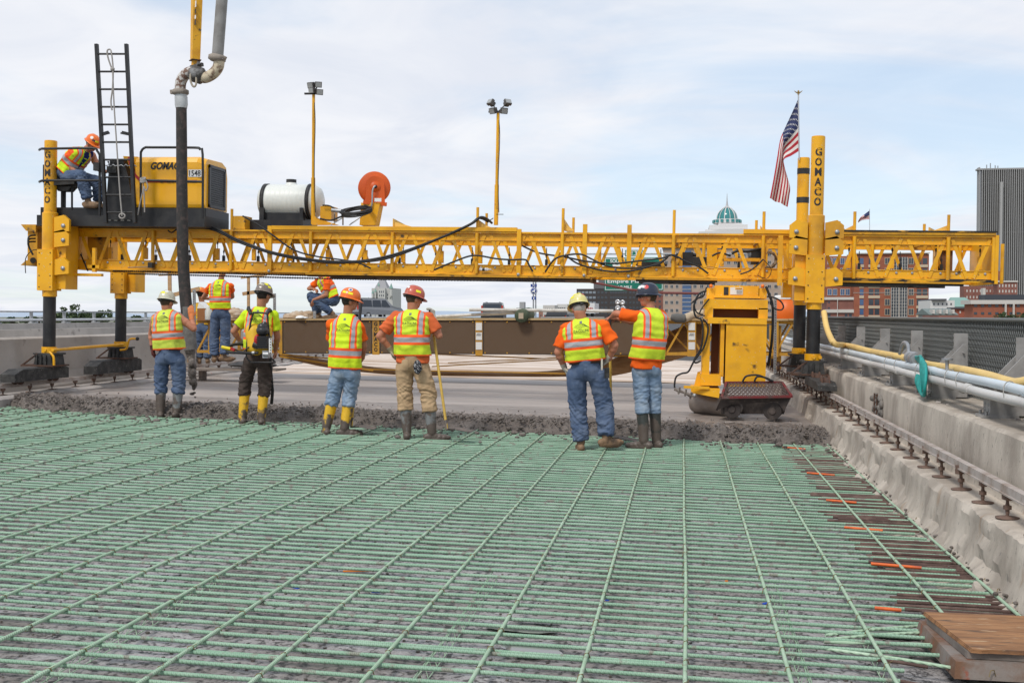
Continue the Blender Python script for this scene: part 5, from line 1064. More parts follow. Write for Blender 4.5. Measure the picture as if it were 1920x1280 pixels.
mb = MB(); mb.tube([B_(1283, 597, 22.9), B_(1300, 590, 23), B_(1322, 585, 23.1)], [.085, .08, .06], 14); mb.build('roll', mat('cream_roll', (.56, .46, .33), .85, (.45, .36, .25), 5), rb)
mb = MB(); mb.tube([B_(1258, 594, 22.85), B_(1268, 596, 22.85), B_(1284, 597, 22.88)], [.06, .095, .09], 14); mb.build('dark_end', mat('grey_end', (.12, .12, .115), .9), rb)
# walkway with black tarp where one man stands
wk = thing('walkway_plank', P(430, 690, 21.8), 'narrow plank walkway below the work bridge at the left', 'walkway')
a, b_ = P(330, 690, 21.8), P(520, 697, 21.8); z0 = P(410, 691, 21.8).z
for i in range(3): mb = MB(); mb.box(a.x, b_.x, 21.7 + i * .21, 21.9 + i * .21, z0 - .04, z0); mb.build('plank', mat('grey_plank', (.30, .25, .21), .85, (.20, .17, .15), 4, stretch=(.6, 6, 6)), wk)
mb = MB(); 
for xx in (a.x + .4, b_.x - .5): mb = MB(); mb.box(xx, xx + .09, 22.0, 22.2, gz(-6) + .05, z0 - .04); mb.build('bearer', MATS['grey_plank'], wk)
mb = MB(); c = P(470, 684, 21.9); mb.ball(c, .62, .2, .075, n=44, k=20)
for p in mb.v: d_ = p - c; f = .8 + .5 * noise.noise(p * 4) + .3 * noise.noise(p * 11); p.z = max(z0 + .004, c.z + d_.z * f); p.x = c.x + d_.x * (.9 + .2 * noise.noise(p * 3))
tag(mb.build('black_tarp', mat('tarp_black', (.05, .05, .052), .5, (.10, .10, .10), 6), base=c), 'crumpled black tarp on the plank walkway', 'tarp')
# timber guard frames and slotted steel posts
def timber(lab, bars, Y, base, cat='frame', nm='timber_frame'):
    t_ = thing(nm, P(*base, Y), lab, cat)
    for (p, q, w_) in bars: mb = MB(); mb.bar(P(*p, Y), P(*q, Y), .04, w_, V((0, 0, 1)) if abs(p[0] - q[0]) > abs(p[1] - q[1]) else V((1, 0, 0))); mb.build('timber', WOOD, t_)
timber('timber guard frame seen left of the pump hose', [((318, 512), (319, 600), .08), ((298, 516), (352, 512), .04), ((312, 556), (374, 541), .09)], 24.4, (318, 600))
timber('timber guard frame seen above the worker with the backpack', [((466, 518), (466, 600), .06), ((484, 514), (484, 600), .05), ((452, 521), (500, 515), .045), ((455, 551), (480, 547), .08)], 24.4, (470, 600))
def slot_post(u, v0, v1, Y, lab):
    a, b_ = P(u, v1, Y), P(u, v0, Y); mb = MB(); mb.box(a.x - .025, a.x + .025, Y - .025, Y + .025, a.z, b_.z); z = a.z + .04
    while z < b_.z - .02: mb.cyl((a.x, Y - .0255, z), (a.x, Y - .0275, z), .009, n=6, m=1); z += .05
    tag(mb.build('slotted_post', [STEEL, BLK], base=a), lab, 'post')
slot_post(365, 543, 690, 22.2, 'perforated steel post standing behind the pump hose'); slot_post(515, 550, 600, 23.1, 'perforated steel post rising right of the backpack worker'); slot_post(1453, 560, 700, 21.4, 'perforated steel post just right of the carriage'); slot_post(590, 583, 597, 22.95, 'short perforated post beside the crouching worker')
bx = thing('cardboard_box', P(378, 600, 22.6), 'brown carton and white jug on the deck behind the pump hose', 'box')
mb = MB(); a, c = P(370, 601, 22.6), P(385, 578, 22.6); mb.box(a.x, c.x, 22.6, 22.9, a.z, c.z); mb.build('carton', mat('cardboard', (.30, .13, .05), .85), bx)
mb = MB(); mb.prism([(a.x, 22.6, c.z + .002), (c.x, 22.6, c.z + .002), (a.x + .04, 22.6, c.z + .14)], (0, .3, 0)); mb.build('open_flap', WHITE, bx)
j_ = P(391, 600, 22.5); mb = MB(); mb.lathe(j_, (0, 0, 1), [(0, 0), (.07, 0), (.075, .02), (.075, .2), (.03, .27), (.03, .3), (0, .3)], 16); tag(mb.build('white_jug', TKM, base=j_), 'white plastic jug beside the brown carton', 'jug')
# floodlight pair behind
fl = thing('floodlight_stand', P(1162, 640, 25.5), 'silver floodlight cluster on a stand behind the work bridge', 'floodlight')
mb = MB(); mb.cyl(P(1162, 690, 25.5), P(1162, 575, 25.5), .02, n=8); mb.build('pole', STEEL, fl)
for u, v in ((1158, 566), (1167, 567), (1158, 577), (1168, 578)): c = P(u, v, 25.4); mb = MB(); mb.lathe(c, (-.2, -1, .1), [(0, -.08), (.03, -.08), (.06, 0), (.05, .01), (0, -.02)], 14); mb.build('lamp_head', mat('silver', (.62, .62, .62), .25, metal=.8), fl)
# hydrant-like couplings on the right of the navy-hat man, small
mb = MB(); mb.tube([P(1100, 527, 26), P(1180, 543, 26), P(1245, 549, 26), P(1312, 550, 26)], .028, 8); tag(mb.build('red_hose', mat('oxide_hose', (.16, .045, .04), .6), base=P(1180, 543, 26)), 'dark red hose stretched below the truss in front of the green sign', 'hose')

# ================================================================== traffic on the road ahead
def car(name, label, cat, loc, rz, paint, L, W, H, kind):
    t_ = thing(name, loc, label, cat, rot=(0, 0, rz), local=True); ORG[t_] = V((0, 0, 0))
    wb, gr = L * .29, .30
    if kind == 'suv': prof = [(-L/2, .45), (-L/2 + .02, .95), (-L/2 + .22, H * .93), (-L/2 + .5, H), (L * .12, H), (L * .27, H * .64), (L * .45, H * .56), (L/2, .72), (L/2, .42)]; cab = [(-L/2 + .28, H * .62, H * .92), (L * .10, H * .62, H * .94)]
    else: prof = [(-L/2, .5), (-L/2, 1.05), (-L * .02, 1.05), (-L * .0, H), (L * .2, H), (L * .3, 1.1), (L/2 - .05, 1.02), (L/2, .5)]
    mb = MB(); k = len(prof); half = W / 2
    def ring(y, sc): return [(x, y, z if z < 1.0 else z) for x, z in prof]
    tum = lambda z: half - max(0, z - .95) * .22
    vs = [(x, s * tum(z), z) for s in (-1, 1) for x, z in prof]
    mb.add(vs, [tuple(range(k - 1, -1, -1)), tuple(range(k, 2 * k))] + [(i, (i + 1) % k, k + (i + 1) % k, k + i) for i in range(k)]); mb.build('body', paint, t_)
    for s in (-1, 1):
        if kind == 'suv':
            for x0, x1 in ((-L/2 + .30, -L * .2), (-L * .19, L * .0), (L * .01, L * .2)):
                z0, z1 = H * .62, H * .93; xt = min(x1, L * .12); mb = MB(); y0, y1 = tum(z0) + .006, tum(z1) + .006
                mb.add([(x0, s * y0, z0), (x1, s * y0, z0), (xt - .02, s * y1, z1), (x0 + .08, s * y1, z1)], [(0, 1, 2, 3)]); mb.build('side_window', GLASS, t_)
            mb = MB(); mb.cbox((-L/2 - .005, s * (half - .10), H * .68), .04, .14, .62); mb.build('tail_light', mat('tail_red', (.45, .03, .01), .3), t_)
        else: mb = MB(); mb.cbox((-L/2 - .01, s * (half - .06), .85), .04, .1, .25); mb.build('tail_light', mat('tail_red', (.45, .03, .01), .3), t_)
        for x in (-wb, wb):
            mb = MB(); mb.lathe((x, s * (half - .20), .33), (0, s, 0), [(0, 0), (.30, 0), (.33, .04), (.33, .18), (.30, .21), (.2, .205)], 20); w_ = mb.build('wheel', RUBBER, t_)
            mb = MB(); mb.lathe((x, s * (half + .008), .33), (0, s, 0), [(.20, -.01), (.2, .004), (.05, .012), (0, .012)], 14); mb.build('rim', mat('rim_silver', (.6, .6, .6), .3, metal=.7), w_)
    if kind == 'suv': mb = MB(); mb.add([(-L/2 - .012 + .05, -half * .72, H * .6), (-L/2 - .012 + .05, half * .72, H * .6), (-L/2 + .19, half * .64, H * .9), (-L/2 + .19, -half * .64, H * .9)], [(0, 1, 2, 3)]); mb.build('rear_window', GLASS, t_); mb = MB(); [mb.bar((-L/2 + .5, s * .55, H + .04), (L * .1, s * .55, H + .04), .03, .03) for s in (-1, 1)]; mb.build('roof_rack', BLK, t_)
    else: mb = MB(); mb.add([(-L * .004 - .02, -half * .7, 1.12), (-L * .004 - .02, half * .7, 1.12), (-.01, half * .62, H - .08), (-.01, -half * .62, H - .08)], [(0, 1, 2, 3)]); mb.build('rear_window', GLASS, t_)
    mb = MB(); mb.cbox((-L/2 - .03, 0, .55), .1, W * .96, .2); mb.build('bumper', BLK, t_)
    return t_
def at_road(u, Y): p = P(u, 595, Y); return V((p.x, Y, roadz(p.x, Y)))
SILV = mat('silver_grey_paint', (.24, .25, .27), .3, coat=.5); BKP = mat('dark_car_paint', (.03, .032, .036), .3, coat=.5)
q = at_road(703, 88); q.z = P(703, 600, 88).z; car('parked_suv', 'dark grey car with tall red tail light beside the stone towers', 'car', q, R(52), SILV, 4.5, 1.8, 1.72, 'suv')
q = at_road(926, 92); q.z = P(926, 607, 92).z; car('parked_suv', 'black car seen from behind with roof rack above the white pole', 'car', q, R(96), BKP, 4.6, 1.85, 1.75, 'suv')
q = at_road(1044, 100); q.z = P(1044, 612, 100).z; car('pickup_truck', 'dark pickup behind the white pole left of the white truck', 'pickup', q, R(93), BKP, 5.3, 1.95, 1.55, 'pick')
q = at_road(1080, 104); q.z = P(1080, 617, 104).z; car('parked_suv', 'low dark car just right of the pickup', 'car', q, R(93), BKP, 4.5, 1.8, 1.45, 'suv')
tk_ = thing('box_truck', at_road(1132, 118), 'white box truck with small red marks beyond the yellow-hatted worker', 'truck')
a, c = P(1092, 600, 118), P(1115, 568, 118); z0 = roadz(a.x, 118); mb = MB(); mb.box(a.x, c.x, 118, 124, z0 + .6, c.z); mb.build('box', mat('truck_white', (.75, .75, .74), .4), tk_)
mb = MB(); [mb.box(P(u, 578, 118).x, P(u + w_, 578, 118).x, 117.97, 117.99, P(u, 579.5, 118).z, P(u, 577 - (i % 2), 118).z) for i, (u, w_) in enumerate(((1099, 1.6), (1102, 1.8), (1105, 1.4), (1107, 1.8), (1110, 1.4)))]; mb.build('red_mark', mat('letter_red', (.45, .03, .03), .5), tk_)
for x in (a.x + .3, c.x - .3): mb = MB(); mb.lathe((x - .15, 119, z0 + .45), (1, 0, 0), [(0, 0), (.45, 0), (.45, .3), (0, .3)], 16); mb.build('wheel', RUBBER, tk_)
mb = MB(); mb.box(a.x + .2, c.x - .2, 124.1, 126, z0 + .6, c.z - .5); mb.build('cab', WHITE, tk_)

# ================================================================== road signs
GS = mat('sign_green', (.008, .17, .115), .4); BS = mat('sign_blue', (.012, .05, .26), .4)
sg = thing('highway_sign', P(1190, 600, 110), 'green motorway sign for Empire Plaza hanging on a gantry', 'sign')
S_ = lambda u, v, y=110: P(u, v, y)
def plate(u0, u1, v0, v1, par, mt, y=110, nm='panel'):
    a, c = S_(u0, v1, y), S_(u1, v0, y); mb = MB(); mb.box(a.x, c.x, y, y + .08, a.z, c.z); o = mb.build(nm, mt, par)
    mb = MB(); e = .05
    for x0, x1, z0, z1 in ((a.x + .08, c.x - .08, a.z + .08, a.z + .08 + e), (a.x + .08, c.x - .08, c.z - .08 - e, c.z - .08), (a.x + .08, a.x + .08 + e, a.z + .13, c.z - .13), (c.x - .08 - e, c.x - .08, a.z + .13, c.z - .13)): mb.box(x0, x1, y - .012, y - .004, z0, z1)
    mb.build('border', WHITE, o); return o
def words(s, u0, u1, v0, v1, par, y=110, mt=WHITE):
    a, c = S_(u0, v1, y), S_(u1, v0, y); mb = MB(); put_text(mb, s, flat(((a.x + c.x) / 2, y - .014, (a.z + c.z) / 2), (1, 0, 0), (0, 0, 1)), c.x - a.x, c.z - a.z, .02); mb.build('lettering', mt, par)
pn = plate(1133, 1244, 482, 545, sg, GS); tb = plate(1172, 1206, 468.5, 481, sg, GS)
words('EXIT', 1174, 1187, 472.5, 478, tb); words('3A', 1190, 1203, 470.5, 479.5, tb); words('SOUTH', 1144, 1172, 486, 493, pn); words('EAST', 1177, 1200, 486, 493, pn)
for su in (1157, 1187): c = S_(su, 504, 109.98); k_ = .45; mb = MB(); mb.prism([c + V((x * k_, -.02, z * k_)) for x, z in ((-1, .9), (-.5, 1), (0, .85), (.5, 1), (1, .9), (.85, .3), (1, -.4), (.6, -.9), (0, -1.1), (-.6, -.9), (-1, -.4), (-.85, .3))], (0, .01, 0)); mb.build('route_shield', WHITE, pn)
words('Empire Plaza', 1139, 1211, 523.5, 532.5, pn); words('1/2 MILE', 1159, 1185, 535.5, 541, pn)
mb = MB()
for v in (476, 512, 524):
    for y in (110.5, 111.3): mb.cyl(S_(1060, v, y), S_(1400, v, y), .08, n=8)
k = 0
for u in range(1060, 1400, 12): mb.cyl(S_(u, 512 if k % 2 else 524, 110.5), S_(u + 12, 524 if k % 2 else 512, 110.5), .04, n=6); k += 1
mb.build('gantry', STEEL, sg); mb = MB(); mb.cyl(S_(1395, 470, 110.9), S_(1395, 640, 110.9), .25, n=12); mb.build('gantry_post', STEEL, sg)
rs = thing('route_marker', P(1001, 605, 80), 'blue route marker signs on a double steel post', 'sign'); y = 80.
for u in (1000, 1004.5): mb = MB(); mb.cyl(P(u, 522, 80.1), P(u, 640, 80.1), .05, n=8); mb.build('post', STEEL, rs)
def rplate(u0, u1, v0, v1): a, c = P(u0, v1, y), P(u1, v0, y); mb = MB(); mb.box(a.x, c.x, y - .02, y, a.z, c.z); return mb.build('panel', BS, rs)
p1 = rplate(995, 1006.5, 532.5, 538); words('TO', 998, 1003.5, 533.5, 537, p1, 79.98)
mb = MB(); c = P(1001, 545.5, y); r_ = (P(1007.5, 545.5, y) - c).length; mb.lathe(c + V((0, .02, 0)), (0, -1, 0), [(0, .04), (r_, .04), (r_, 0), (0, 0)], 28); p2 = mb.build('round_panel', BS, rs)
mb = MB(); mb.lathe(c, (0, -1, 0), [(r_ * .92, .03), (r_ * .80, .03)], 28); mb.add([c + V((r_ * a, -.035, r_ * b_)) for a, b_ in ((-.6, -.25), (-.45, .05), (-.05, .15), (.1, .5), (.4, .55), (.35, -.1), (.3, -.45), (.55, -.5), (.3, -.6), (.1, -.3))], [tuple(range(10))]); mb.build('emblem', WHITE, p2)
p3 = rplate(997, 1005, 556, 561.5); c = P(1001, 559, y); mb = MB(); mb.add([c + V((.1 * a, -.03, .1 * b_)) for a, b_ in ((-.25, -.9), (.25, -.9), (.25, 0), (.7, 0), (0, .9), (-.7, 0), (-.25, 0))], [tuple(range(7))]); mb.build('arrow', WHITE, p3)
p4 = rplate(995.5, 1000.5, 519, 525); p4.data.materials.clear(); p4.data.materials.append(WHITE)

# ================================================================== the city
def bld(name, label, u0, u1, v0, Y, depth, wallm, vb=640, cat='building'):
    a, c = P(u0, vb, Y), P(u1, v0, Y); t_ = thing(name, ((a.x + c.x) / 2, Y, -14), label, cat)
    mb = MB(); mb.box(a.x, c.x, Y, Y + depth, -14, c.z); mb.build('wall', wallm, t_); return t_
def wins(t_, us, vs_, Y, wu, wv, mt, depth=.15, frame_m=None, side=None):
    me = None
    for v in vs_:
        for u in us:
            c = P(u, v, Y); a = P(u + wu, v + wv, Y); w_, h_ = a.x - c.x, c.z - a.z
            if me is None:
                mb = MB(); mb.box(-w_ / 2, w_ / 2, -.05, .02, -h_ / 2, h_ / 2)
                if frame_m:
                    f = min(w_, h_) * .09
                    for x0, x1, z0, z1 in ((-w_/2 - f, w_/2 + f, -h_/2 - f, -h_/2), (-w_/2 - f, w_/2 + f, h_/2, h_/2 + f), (-w_/2 - f, -w_/2, -h_/2, h_/2), (w_/2, w_/2 + f, -h_/2, h_/2), (-f/3, f/3, -h_/2, h_/2)): mb.box(x0, x1, -.12, 0, z0, z1, 1)
                me = mb.mesh('window', [mt, frame_m] if frame_m else [mt])
            share('window', me, t_, V(((c.x + a.x) / 2, Y, (c.z + a.z) / 2)) - ORG[t_])
def slab(t_, name, u0, u1, v0, v1, Y, dep, mt): a, c = P(u0, v1, Y), P(u1, v0, Y); mb = MB(); mb.box(a.x, c.x, Y, Y + dep, a.z, c.z); return mb.build(name, mt, t_)
rg_ = lambda a, z, n: [a + (z - a) * i / (n - 1) for i in range(n)]
BRICK = mat('red_brick', (.31, .105, .060), .9, (.26, .085, .05), .4); BRICK2 = mat('old_brick', (.25, .11, .085), .9, (.20, .085, .068), .4); CREAM = mat('cream_panel', (.50, .41, .30), .85); BGL = mat('blue_glass', (.045, .10, .22), .1, spec=.7); DGL = mat('office_glass', (.035, .045, .06), .12, spec=.7); SILL = mat('pale_stone', (.55, .52, .48), .85); SLATE = mat('slate_roof', (.10, .10, .11), .8); COP = mat('copper_green', (.20, .33, .29), .75)
# dark office block
DK = mat('dark_cladding', (.052, .045, .045), .7); o = bld('dark_office_block', 'dark office block with square windows left of the navy-hatted worker', 1081, 1213, 541, 600, 40, DK)
slab(o, 'penthouse', 1113, 1143, 530, 540.8, 610, 15, mat('grey_plant', (.14, .14, .145), .8)); slab(o, 'penthouse', 1122, 1136, 525, 529.8, 612, 8, MATS['grey_plant'])
wins(o, rg_(1083.5, 1111.5, 5), rg_(546, 594, 6), 600, 5.4, 4.2, mat('pale_glass', (.22, .26, .30), .15)); wins(o, rg_(1120, 1134, 3), rg_(546, 594, 6), 600, 4.6, 4.2, DGL); wins(o, rg_(1144, 1172, 7), rg_(546, 594, 6), 600, 3.4, 4.2, DGL); wins(o, rg_(1180, 1206, 5), rg_(546, 594, 6), 600, 4., 4.2, DGL)
o = bld('grey_wing_building', 'pale grey gabled block behind the dark office block', 1180, 1228, 547, 680, 30, mat('pale_wing', (.36, .36, .35), .85)); wins(o, rg_(1198, 1216, 4), rg_(562, 592, 4), 680, 3, 4, DGL)
o = bld('brick_side_building', 'narrow red brick block beside the navy hard hat', 1222, 1250, 527, 560, 30, BRICK2); wins(o, rg_(1226, 1244, 3), rg_(533, 593, 7), 560, 4, 4, DGL)
# beige office
BG = mat('beige_cladding', (.40, .31, .25), .85, (.36, .28, .225), .3); o = bld('beige_office_block', 'beige office block with blue glass stair seen behind the carriage', 1243, 1500, 464, 480, 50, BG)
wins(o, rg_(1247, 1267, 3), rg_(474, 594, 9), 480, 5, 6, DGL, frame_m=SILL); slab(o, 'glass_stair', 1279, 1296, 470, 640, 479.6, .5, BGL)
for v in rg_(478, 598, 16): slab(o, 'glazing_bar', 1279, 1296, v, v + .9, 479.4, .15, SILL)
wins(o, rg_(1300, 1490, 16), rg_(474, 594, 9), 480, 6, 6, DGL, frame_m=SILL); slab(o, 'cornice', 1241, 1502, 462, 464, 479, 52, SILL)
# domed bank
DOM = mat('white_stone', (.62, .61, .60), .8); o = bld('domed_tower', 'white stone building with glass dome and slender spire', 1322, 1437, 429, 900, 60, DOM)
slab(o, 'upper_tier', 1330, 1402, 421, 430, 905, 45, DOM); slab(o, 'upper_tier', 1347, 1392, 418.5, 422, 908, 35, DOM); slab(o, 'lower_wing', 1310, 1340, 434, 470, 890, 30, DOM)
c = P(1363, 420, 930); s = 930 / 2100; mb = MB(); mb.cyl(c, c + V((0, 0, 8 * s)), 24.5 * s, n=16); mb.build('drum', DOM, o)
TG = mat('teal_glass', (.025, .20, .20), .2, spec=.7); mb = MB(); mb.lathe(c + V((0, 0, 8 * s)), (0, 0, 1), [(18.5 * s, 0), (18.2 * s, 5 * s), (16.5 * s, 10 * s), (13 * s, 15 * s), (8 * s, 19 * s), (3 * s, 22 * s)], 24); mb.build('glass_dome', TG, o)
for i in range(12):
    a = i * math.pi / 6 + .26; mb = MB(); mb.tube([c + V((r_ * s * math.cos(a), r_ * s * math.sin(a), h * s)) for r_, h in ((19.5, 8), (19, 13), (17.2, 18.4), (13.6, 23.6), (8.5, 28), (3, 32))], .9 * s if i % 2 == 0 else .5 * s, 6); mb.build('dome_rib', DOM, o)
for i in range(16): a = i * math.pi / 8; mb = MB(); mb.cbox(c + V((24.3 * s * math.cos(a), 24.3 * s * math.sin(a), 4.2 * s)), 2, 5 * s, 5 * s, Matrix.Rotation(a, 3, 'Z')); mb.build('drum_window', TG, o)
mb = MB(); mb.lathe(c + V((0, 0, 29 * s)), (0, 0, 1), [(4.5 * s, 0), (2.6 * s, 4 * s), (1.5 * s, 9 * s), (.9 * s, 16 * s), (.45 * s, 24 * s), (0, 29 * s)], 12); mb.build('spire', mat('spire_grey', (.42, .42, .43), .5), o)
# modern brick office with blue windows
o = bld('brick_office_tower', 'red brick office tower with blue glazing behind the right end of the truss', 1601, 1742, 476, 350, 10, BRICK)
slab(o, 'side_wing', 1548, 1600, 480, 640, 356, 8, BRICK); slab(o, 'cornice', 1598, 1744, 473, 476, 349.4, 11, SILL)
rows = [484, 503, 522.5, 542, 561, 579, 597]
wins(o, [1629, 1640], rows, 350, 8.5, 11, DGL); wins(o, [1719, 1730], rows, 350, 8.5, 11, DGL); wins(o, [1659.5, 1704], rows, 350, 8.5, 11, DGL, frame_m=CREAM); wins(o, [1612], rows, 350, 7, 11, BGL)
for v in rows:
    for u0, u1 in ((1628, 1650), (1718, 1740), (1611, 1620)): slab(o, 'spandrel', u0, u1, v + 12, v + 17, 349.8, .3, CREAM)
wins(o, [1552, 1562, 1576, 1586], rows, 356, 7, 11, BGL, frame_m=SILL)
slab(o, 'curtain_wall', 1671, 1685, 482, 640, 349.7, .4, DGL); slab(o, 'curtain_wall', 1687, 1701, 482, 640, 349.7, .4, DGL)
for u in (1671, 1675.7, 1680.3, 1685, 1687, 1691.7, 1696.3, 1701): slab(o, 'mullion', u - .25, u + .25, 482, 640, 349.4, .3, SILL)
for v in rg_(484, 606, 21): slab(o, 'transom', 1671, 1701, v, v + .5, 349.45, .2, SILL)
for v in (501, 520, 540): slab(o, 'band_course', 1600, 1742, v + 8, v + 9, 349.85, .1, SILL)
o = bld('low_brick_building', 'low brick building with white bands right of the front right leg', 1550, 1600, 558, 230, 10, BRICK2); slab(o, 'parapet_band', 1547, 1601, 557, 562, 229.7, 11, SILL); slab(o, 'band', 1547, 1601, 580, 586, 229.7, .5, SILL); slab(o, 'downpipe', 1569.5, 1571, 562, 640, 229.6, .3, SILL); wins(o, [1552, 1584, 1592], [588], 230, 5, 8, DGL); wins(o, [1552], [565, 576], 230, 4, 3, DGL)
# tall striped tower
TW = mat('tower_stone', (.31, .307, .305), .8); o = bld('striped_tower', 'tall grey office tower with close vertical stripes at the right edge', 1838, 1990, 316, 820, 6, mat('tower_dark_glass', (.05, .052, .058), .3)); k = 0  # dark glass wall behind the stone piers
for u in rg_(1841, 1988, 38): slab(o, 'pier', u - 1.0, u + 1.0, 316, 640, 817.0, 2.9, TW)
slab(o, 'corner_pier', 1833, 1838, 313.5, 640, 818, 6, TW); slab(o, 'fin', 1873, 1880.5, 341, 640, 814, 5, mat('tower_pale', (.36, .355, .35), .8)); slab(o, 'roof_band', 1833, 1991, 313, 319, 817.5, 6, TW)
for v in (341, 434): slab(o, 'belt_course', 1838, 1990, v, v + 2.2, 818.2, .3, TW)
mb = MB()
for u, v in ((1850, 309), (1857, 306), (1866, 310), (1871, 311)): mb.cyl(P(u, 316, 830), P(u, v, 830), .35, n=5)
mb.build('antenna', STEEL, o)
# old brick hotel
o = bld('old_brick_hotel', 'old red brick hotel with rows of small windows below the striped tower', 1870, 1908, 527, 560, 8, BRICK2); slab(o, 'cornice', 1867, 1909, 526, 529, 559.5, 9, SILL); wins(o, rg_(1873, 1903, 6), rg_(533, 585, 6), 560, 2.2, 5, SILL)
slab(o, 'tower_wing', 1806, 1868, 536, 640, 575, 8, BRICK2); slab(o, 'tower_wing', 1868, 1880, 508, 530, 580, 20, BRICK2); wins(o, rg_(1812, 1862, 9), rg_(543, 590, 5), 575, 2.2, 4.5, SILL)
slab(o, 'belfry', 1843, 1848, 540, 556, 557, 4, SILL)
o = bld('modern_brick_building', 'low modern brick building with white piers at the right edge', 1824, 1990, 568, 200, 6, BRICK); slab(o, 'fascia', 1820, 1992, 562, 570, 199.6, 7, SILL); slab(o, 'dark_roof', 1846, 1990, 552, 562, 204, 4, mat('dark_metal_roof', (.04, .045, .055), .6)); wins(o, rg_(1826, 1986, 13), [571, 585], 200, 6, 4.5, DGL)
for u in (1886, 1901): slab(o, 'pier', u - 1.6, u + 1.6, 570, 640, 199.3, .6, SILL)
o = bld('long_brick_building', 'long red brick house row with arched white windows above the fence', 1793, 1862, 578, 260, 6, mat('orange_brick', (.30, .085, .05), .9)); slab(o, 'eaves', 1789, 1864, 576, 578.5, 259.5, 7, SLATE); wins(o, rg_(1799, 1856, 6), [582.5], 260, 2.6, 4.6, SILL)
o = thing('green_roof_house', P(1805, 600, 330), 'house with a pale green metal roof behind the brick row', 'building'); a, c = P(1778, 575, 330), P(1835, 560, 330); mb = MB(); mb.box(a.x, c.x, 330, 345, -14, a.z); mb.build('wall', SILL, o); mb = MB(); mb.prism([(a.x - 1, 329, a.z), (c.x, 329, a.z), (c.x - 2, 337, c.z + .5), (a.x + 2.5, 337, c.z + .5)], (0, 2, 0)); mb.build('roof', COP, o)
o = bld('white_house', 'cluster house with white walls and grey roof left of the green roof', 1744, 1790, 563, 300, 15, mat('white_render', (.62, .61, .59), .85)); slab(o, 'roof', 1748, 1775, 560, 563.5, 299, 14, SLATE); wins(o, rg_(1750, 1782, 5), [568, 578, 588], 300, 2.5, 4, DGL)
o = bld('grey_roof_house', 'house with a slate grey roof and dormers just over the fence', 1744, 1795, 588, 240, 12, mat('grey_render', (.32, .32, .31), .85)); a, c = P(1742, 590, 239), P(1797, 578, 239); mb = MB(); mb.prism([(a.x, 238.5, a.z), (a.x, 246, c.z), (a.x, 253, a.z)], (c.x - a.x, 0, 0)); mb.build('roof', mat('green_slate', (.16, .20, .19), .8), o)
for u in rg_(1751, 1788, 4): slab(o, 'dormer', u - 2, u + 2, 580, 588, 238.6, 3, SILL)
o = bld('brick_hall', 'plain old brick hall low over the fence', 1760, 1798, 591, 180, 12, BRICK2); wins(o, rg_(1765, 1792, 4), [595], 180, 3, 4, DGL)
# far left of the gap
CST = mat('castle_stone', (.50, .50, .48), .85); o = bld('stone_castle_block', 'ornate grey stone building with steep roof and green capped turrets', 697, 736, 540, 950, 30, CST); s = 950 / 2100
c = P(714, 541, 955); mb = MB(); w_ = 13 * s
mb.add([c + V((-w_, 0, 0)), c + V((w_, 0, 0)), c + V((w_, 2 * w_, 0)), c + V((-w_, 2 * w_, 0)), c + V((-2 * s, w_, 24 * s)), c + V((2 * s, w_, 24 * s))], [(0, 1, 5, 4), (1, 2, 5), (2, 3, 4, 5), (3, 0, 4)]); mb.build('roof', mat('grey_roof', (.30, .30, .31), .8), o)
mb = MB(); mb.lathe(c + V((0, w_, 23 * s)), (0, 0, 1), [(1.5 * s, 0), (1 * s, 4 * s), (0, 12 * s)], 8); mb.build('spire', COP, o)
for u, v in ((699, 550), (704, 547), (733.5, 541), (710, 536)):
    c = P(u, v, 948); mb = MB(); mb.cyl(c + V((0, 0, -14 * s)), c, 3.2 * s if u > 720 else 2.2 * s, n=12); tt = mb.build('turret', CST, o); mb = MB(); mb.lathe(c, (0, 0, 1), [(4 * s if u > 720 else 2.8 * s, 0), (0, 11 * s if u > 720 else 7 * s)], 12); mb.build('turret_cap', COP, tt)
wins(o, rg_(701, 731, 7), [551, 557], 950, 1.6, 3.4, DGL); slab(o, 'gable', 708, 722, 540, 560, 947, 3, CST); wins(o, [711, 714.5, 718], [545, 552], 947, 1.6, 4, DGL)
mb = MB(); c = P(691, 565, 960); mb.lathe(c, (0, 0, 1), [(2 * s, -20), (2 * s, 0), (0, 9 * s)], 8); tag(mb.build('small_spire', mat('grey_roof', (.30, .30, .31), .8), base=c), 'thin grey spire just left of the stone castle block', 'spire')
for i, (u0, u1, v0, col, lab) in enumerate(((968, 990, 577, (.35, .35, .36), 'distant grey turret block left of the route marker'), (1018, 1040, 572, (.55, .53, .50), 'distant pale block left of the dark pickup roof'), (1044, 1064, 570, (.60, .59, .57), 'distant white block above the dark pickup'), (1064, 1082, 582, (.28, .20, .17), 'distant brown block left of the yellow hard hat'), (1010, 1050, 584, (.30, .16, .12), 'distant low brick block behind the dark pickup'))):
    o = bld('distant_block', lab, u0, u1, v0, 700 + 30 * i, 20, mat('distant_wall_%d' % i, col, .9)); wins(o, rg_(u0 + 3, u1 - 6, 4), [v0 + 6], 700 + 30 * i, 2, 2.5, DGL)
    if i == 0: slab(o, 'turret', 974, 983, 566, 578, 699, 6, MATS['distant_wall_0'])
o = bld('far_block', 'tiny far building beyond the railing at the left', 62, 80, 592, 900, 20, mat('far_wall', (.42, .45, .50), .9)); wins(o, rg_(64, 76, 4), [595], 900, 2, 2, DGL)

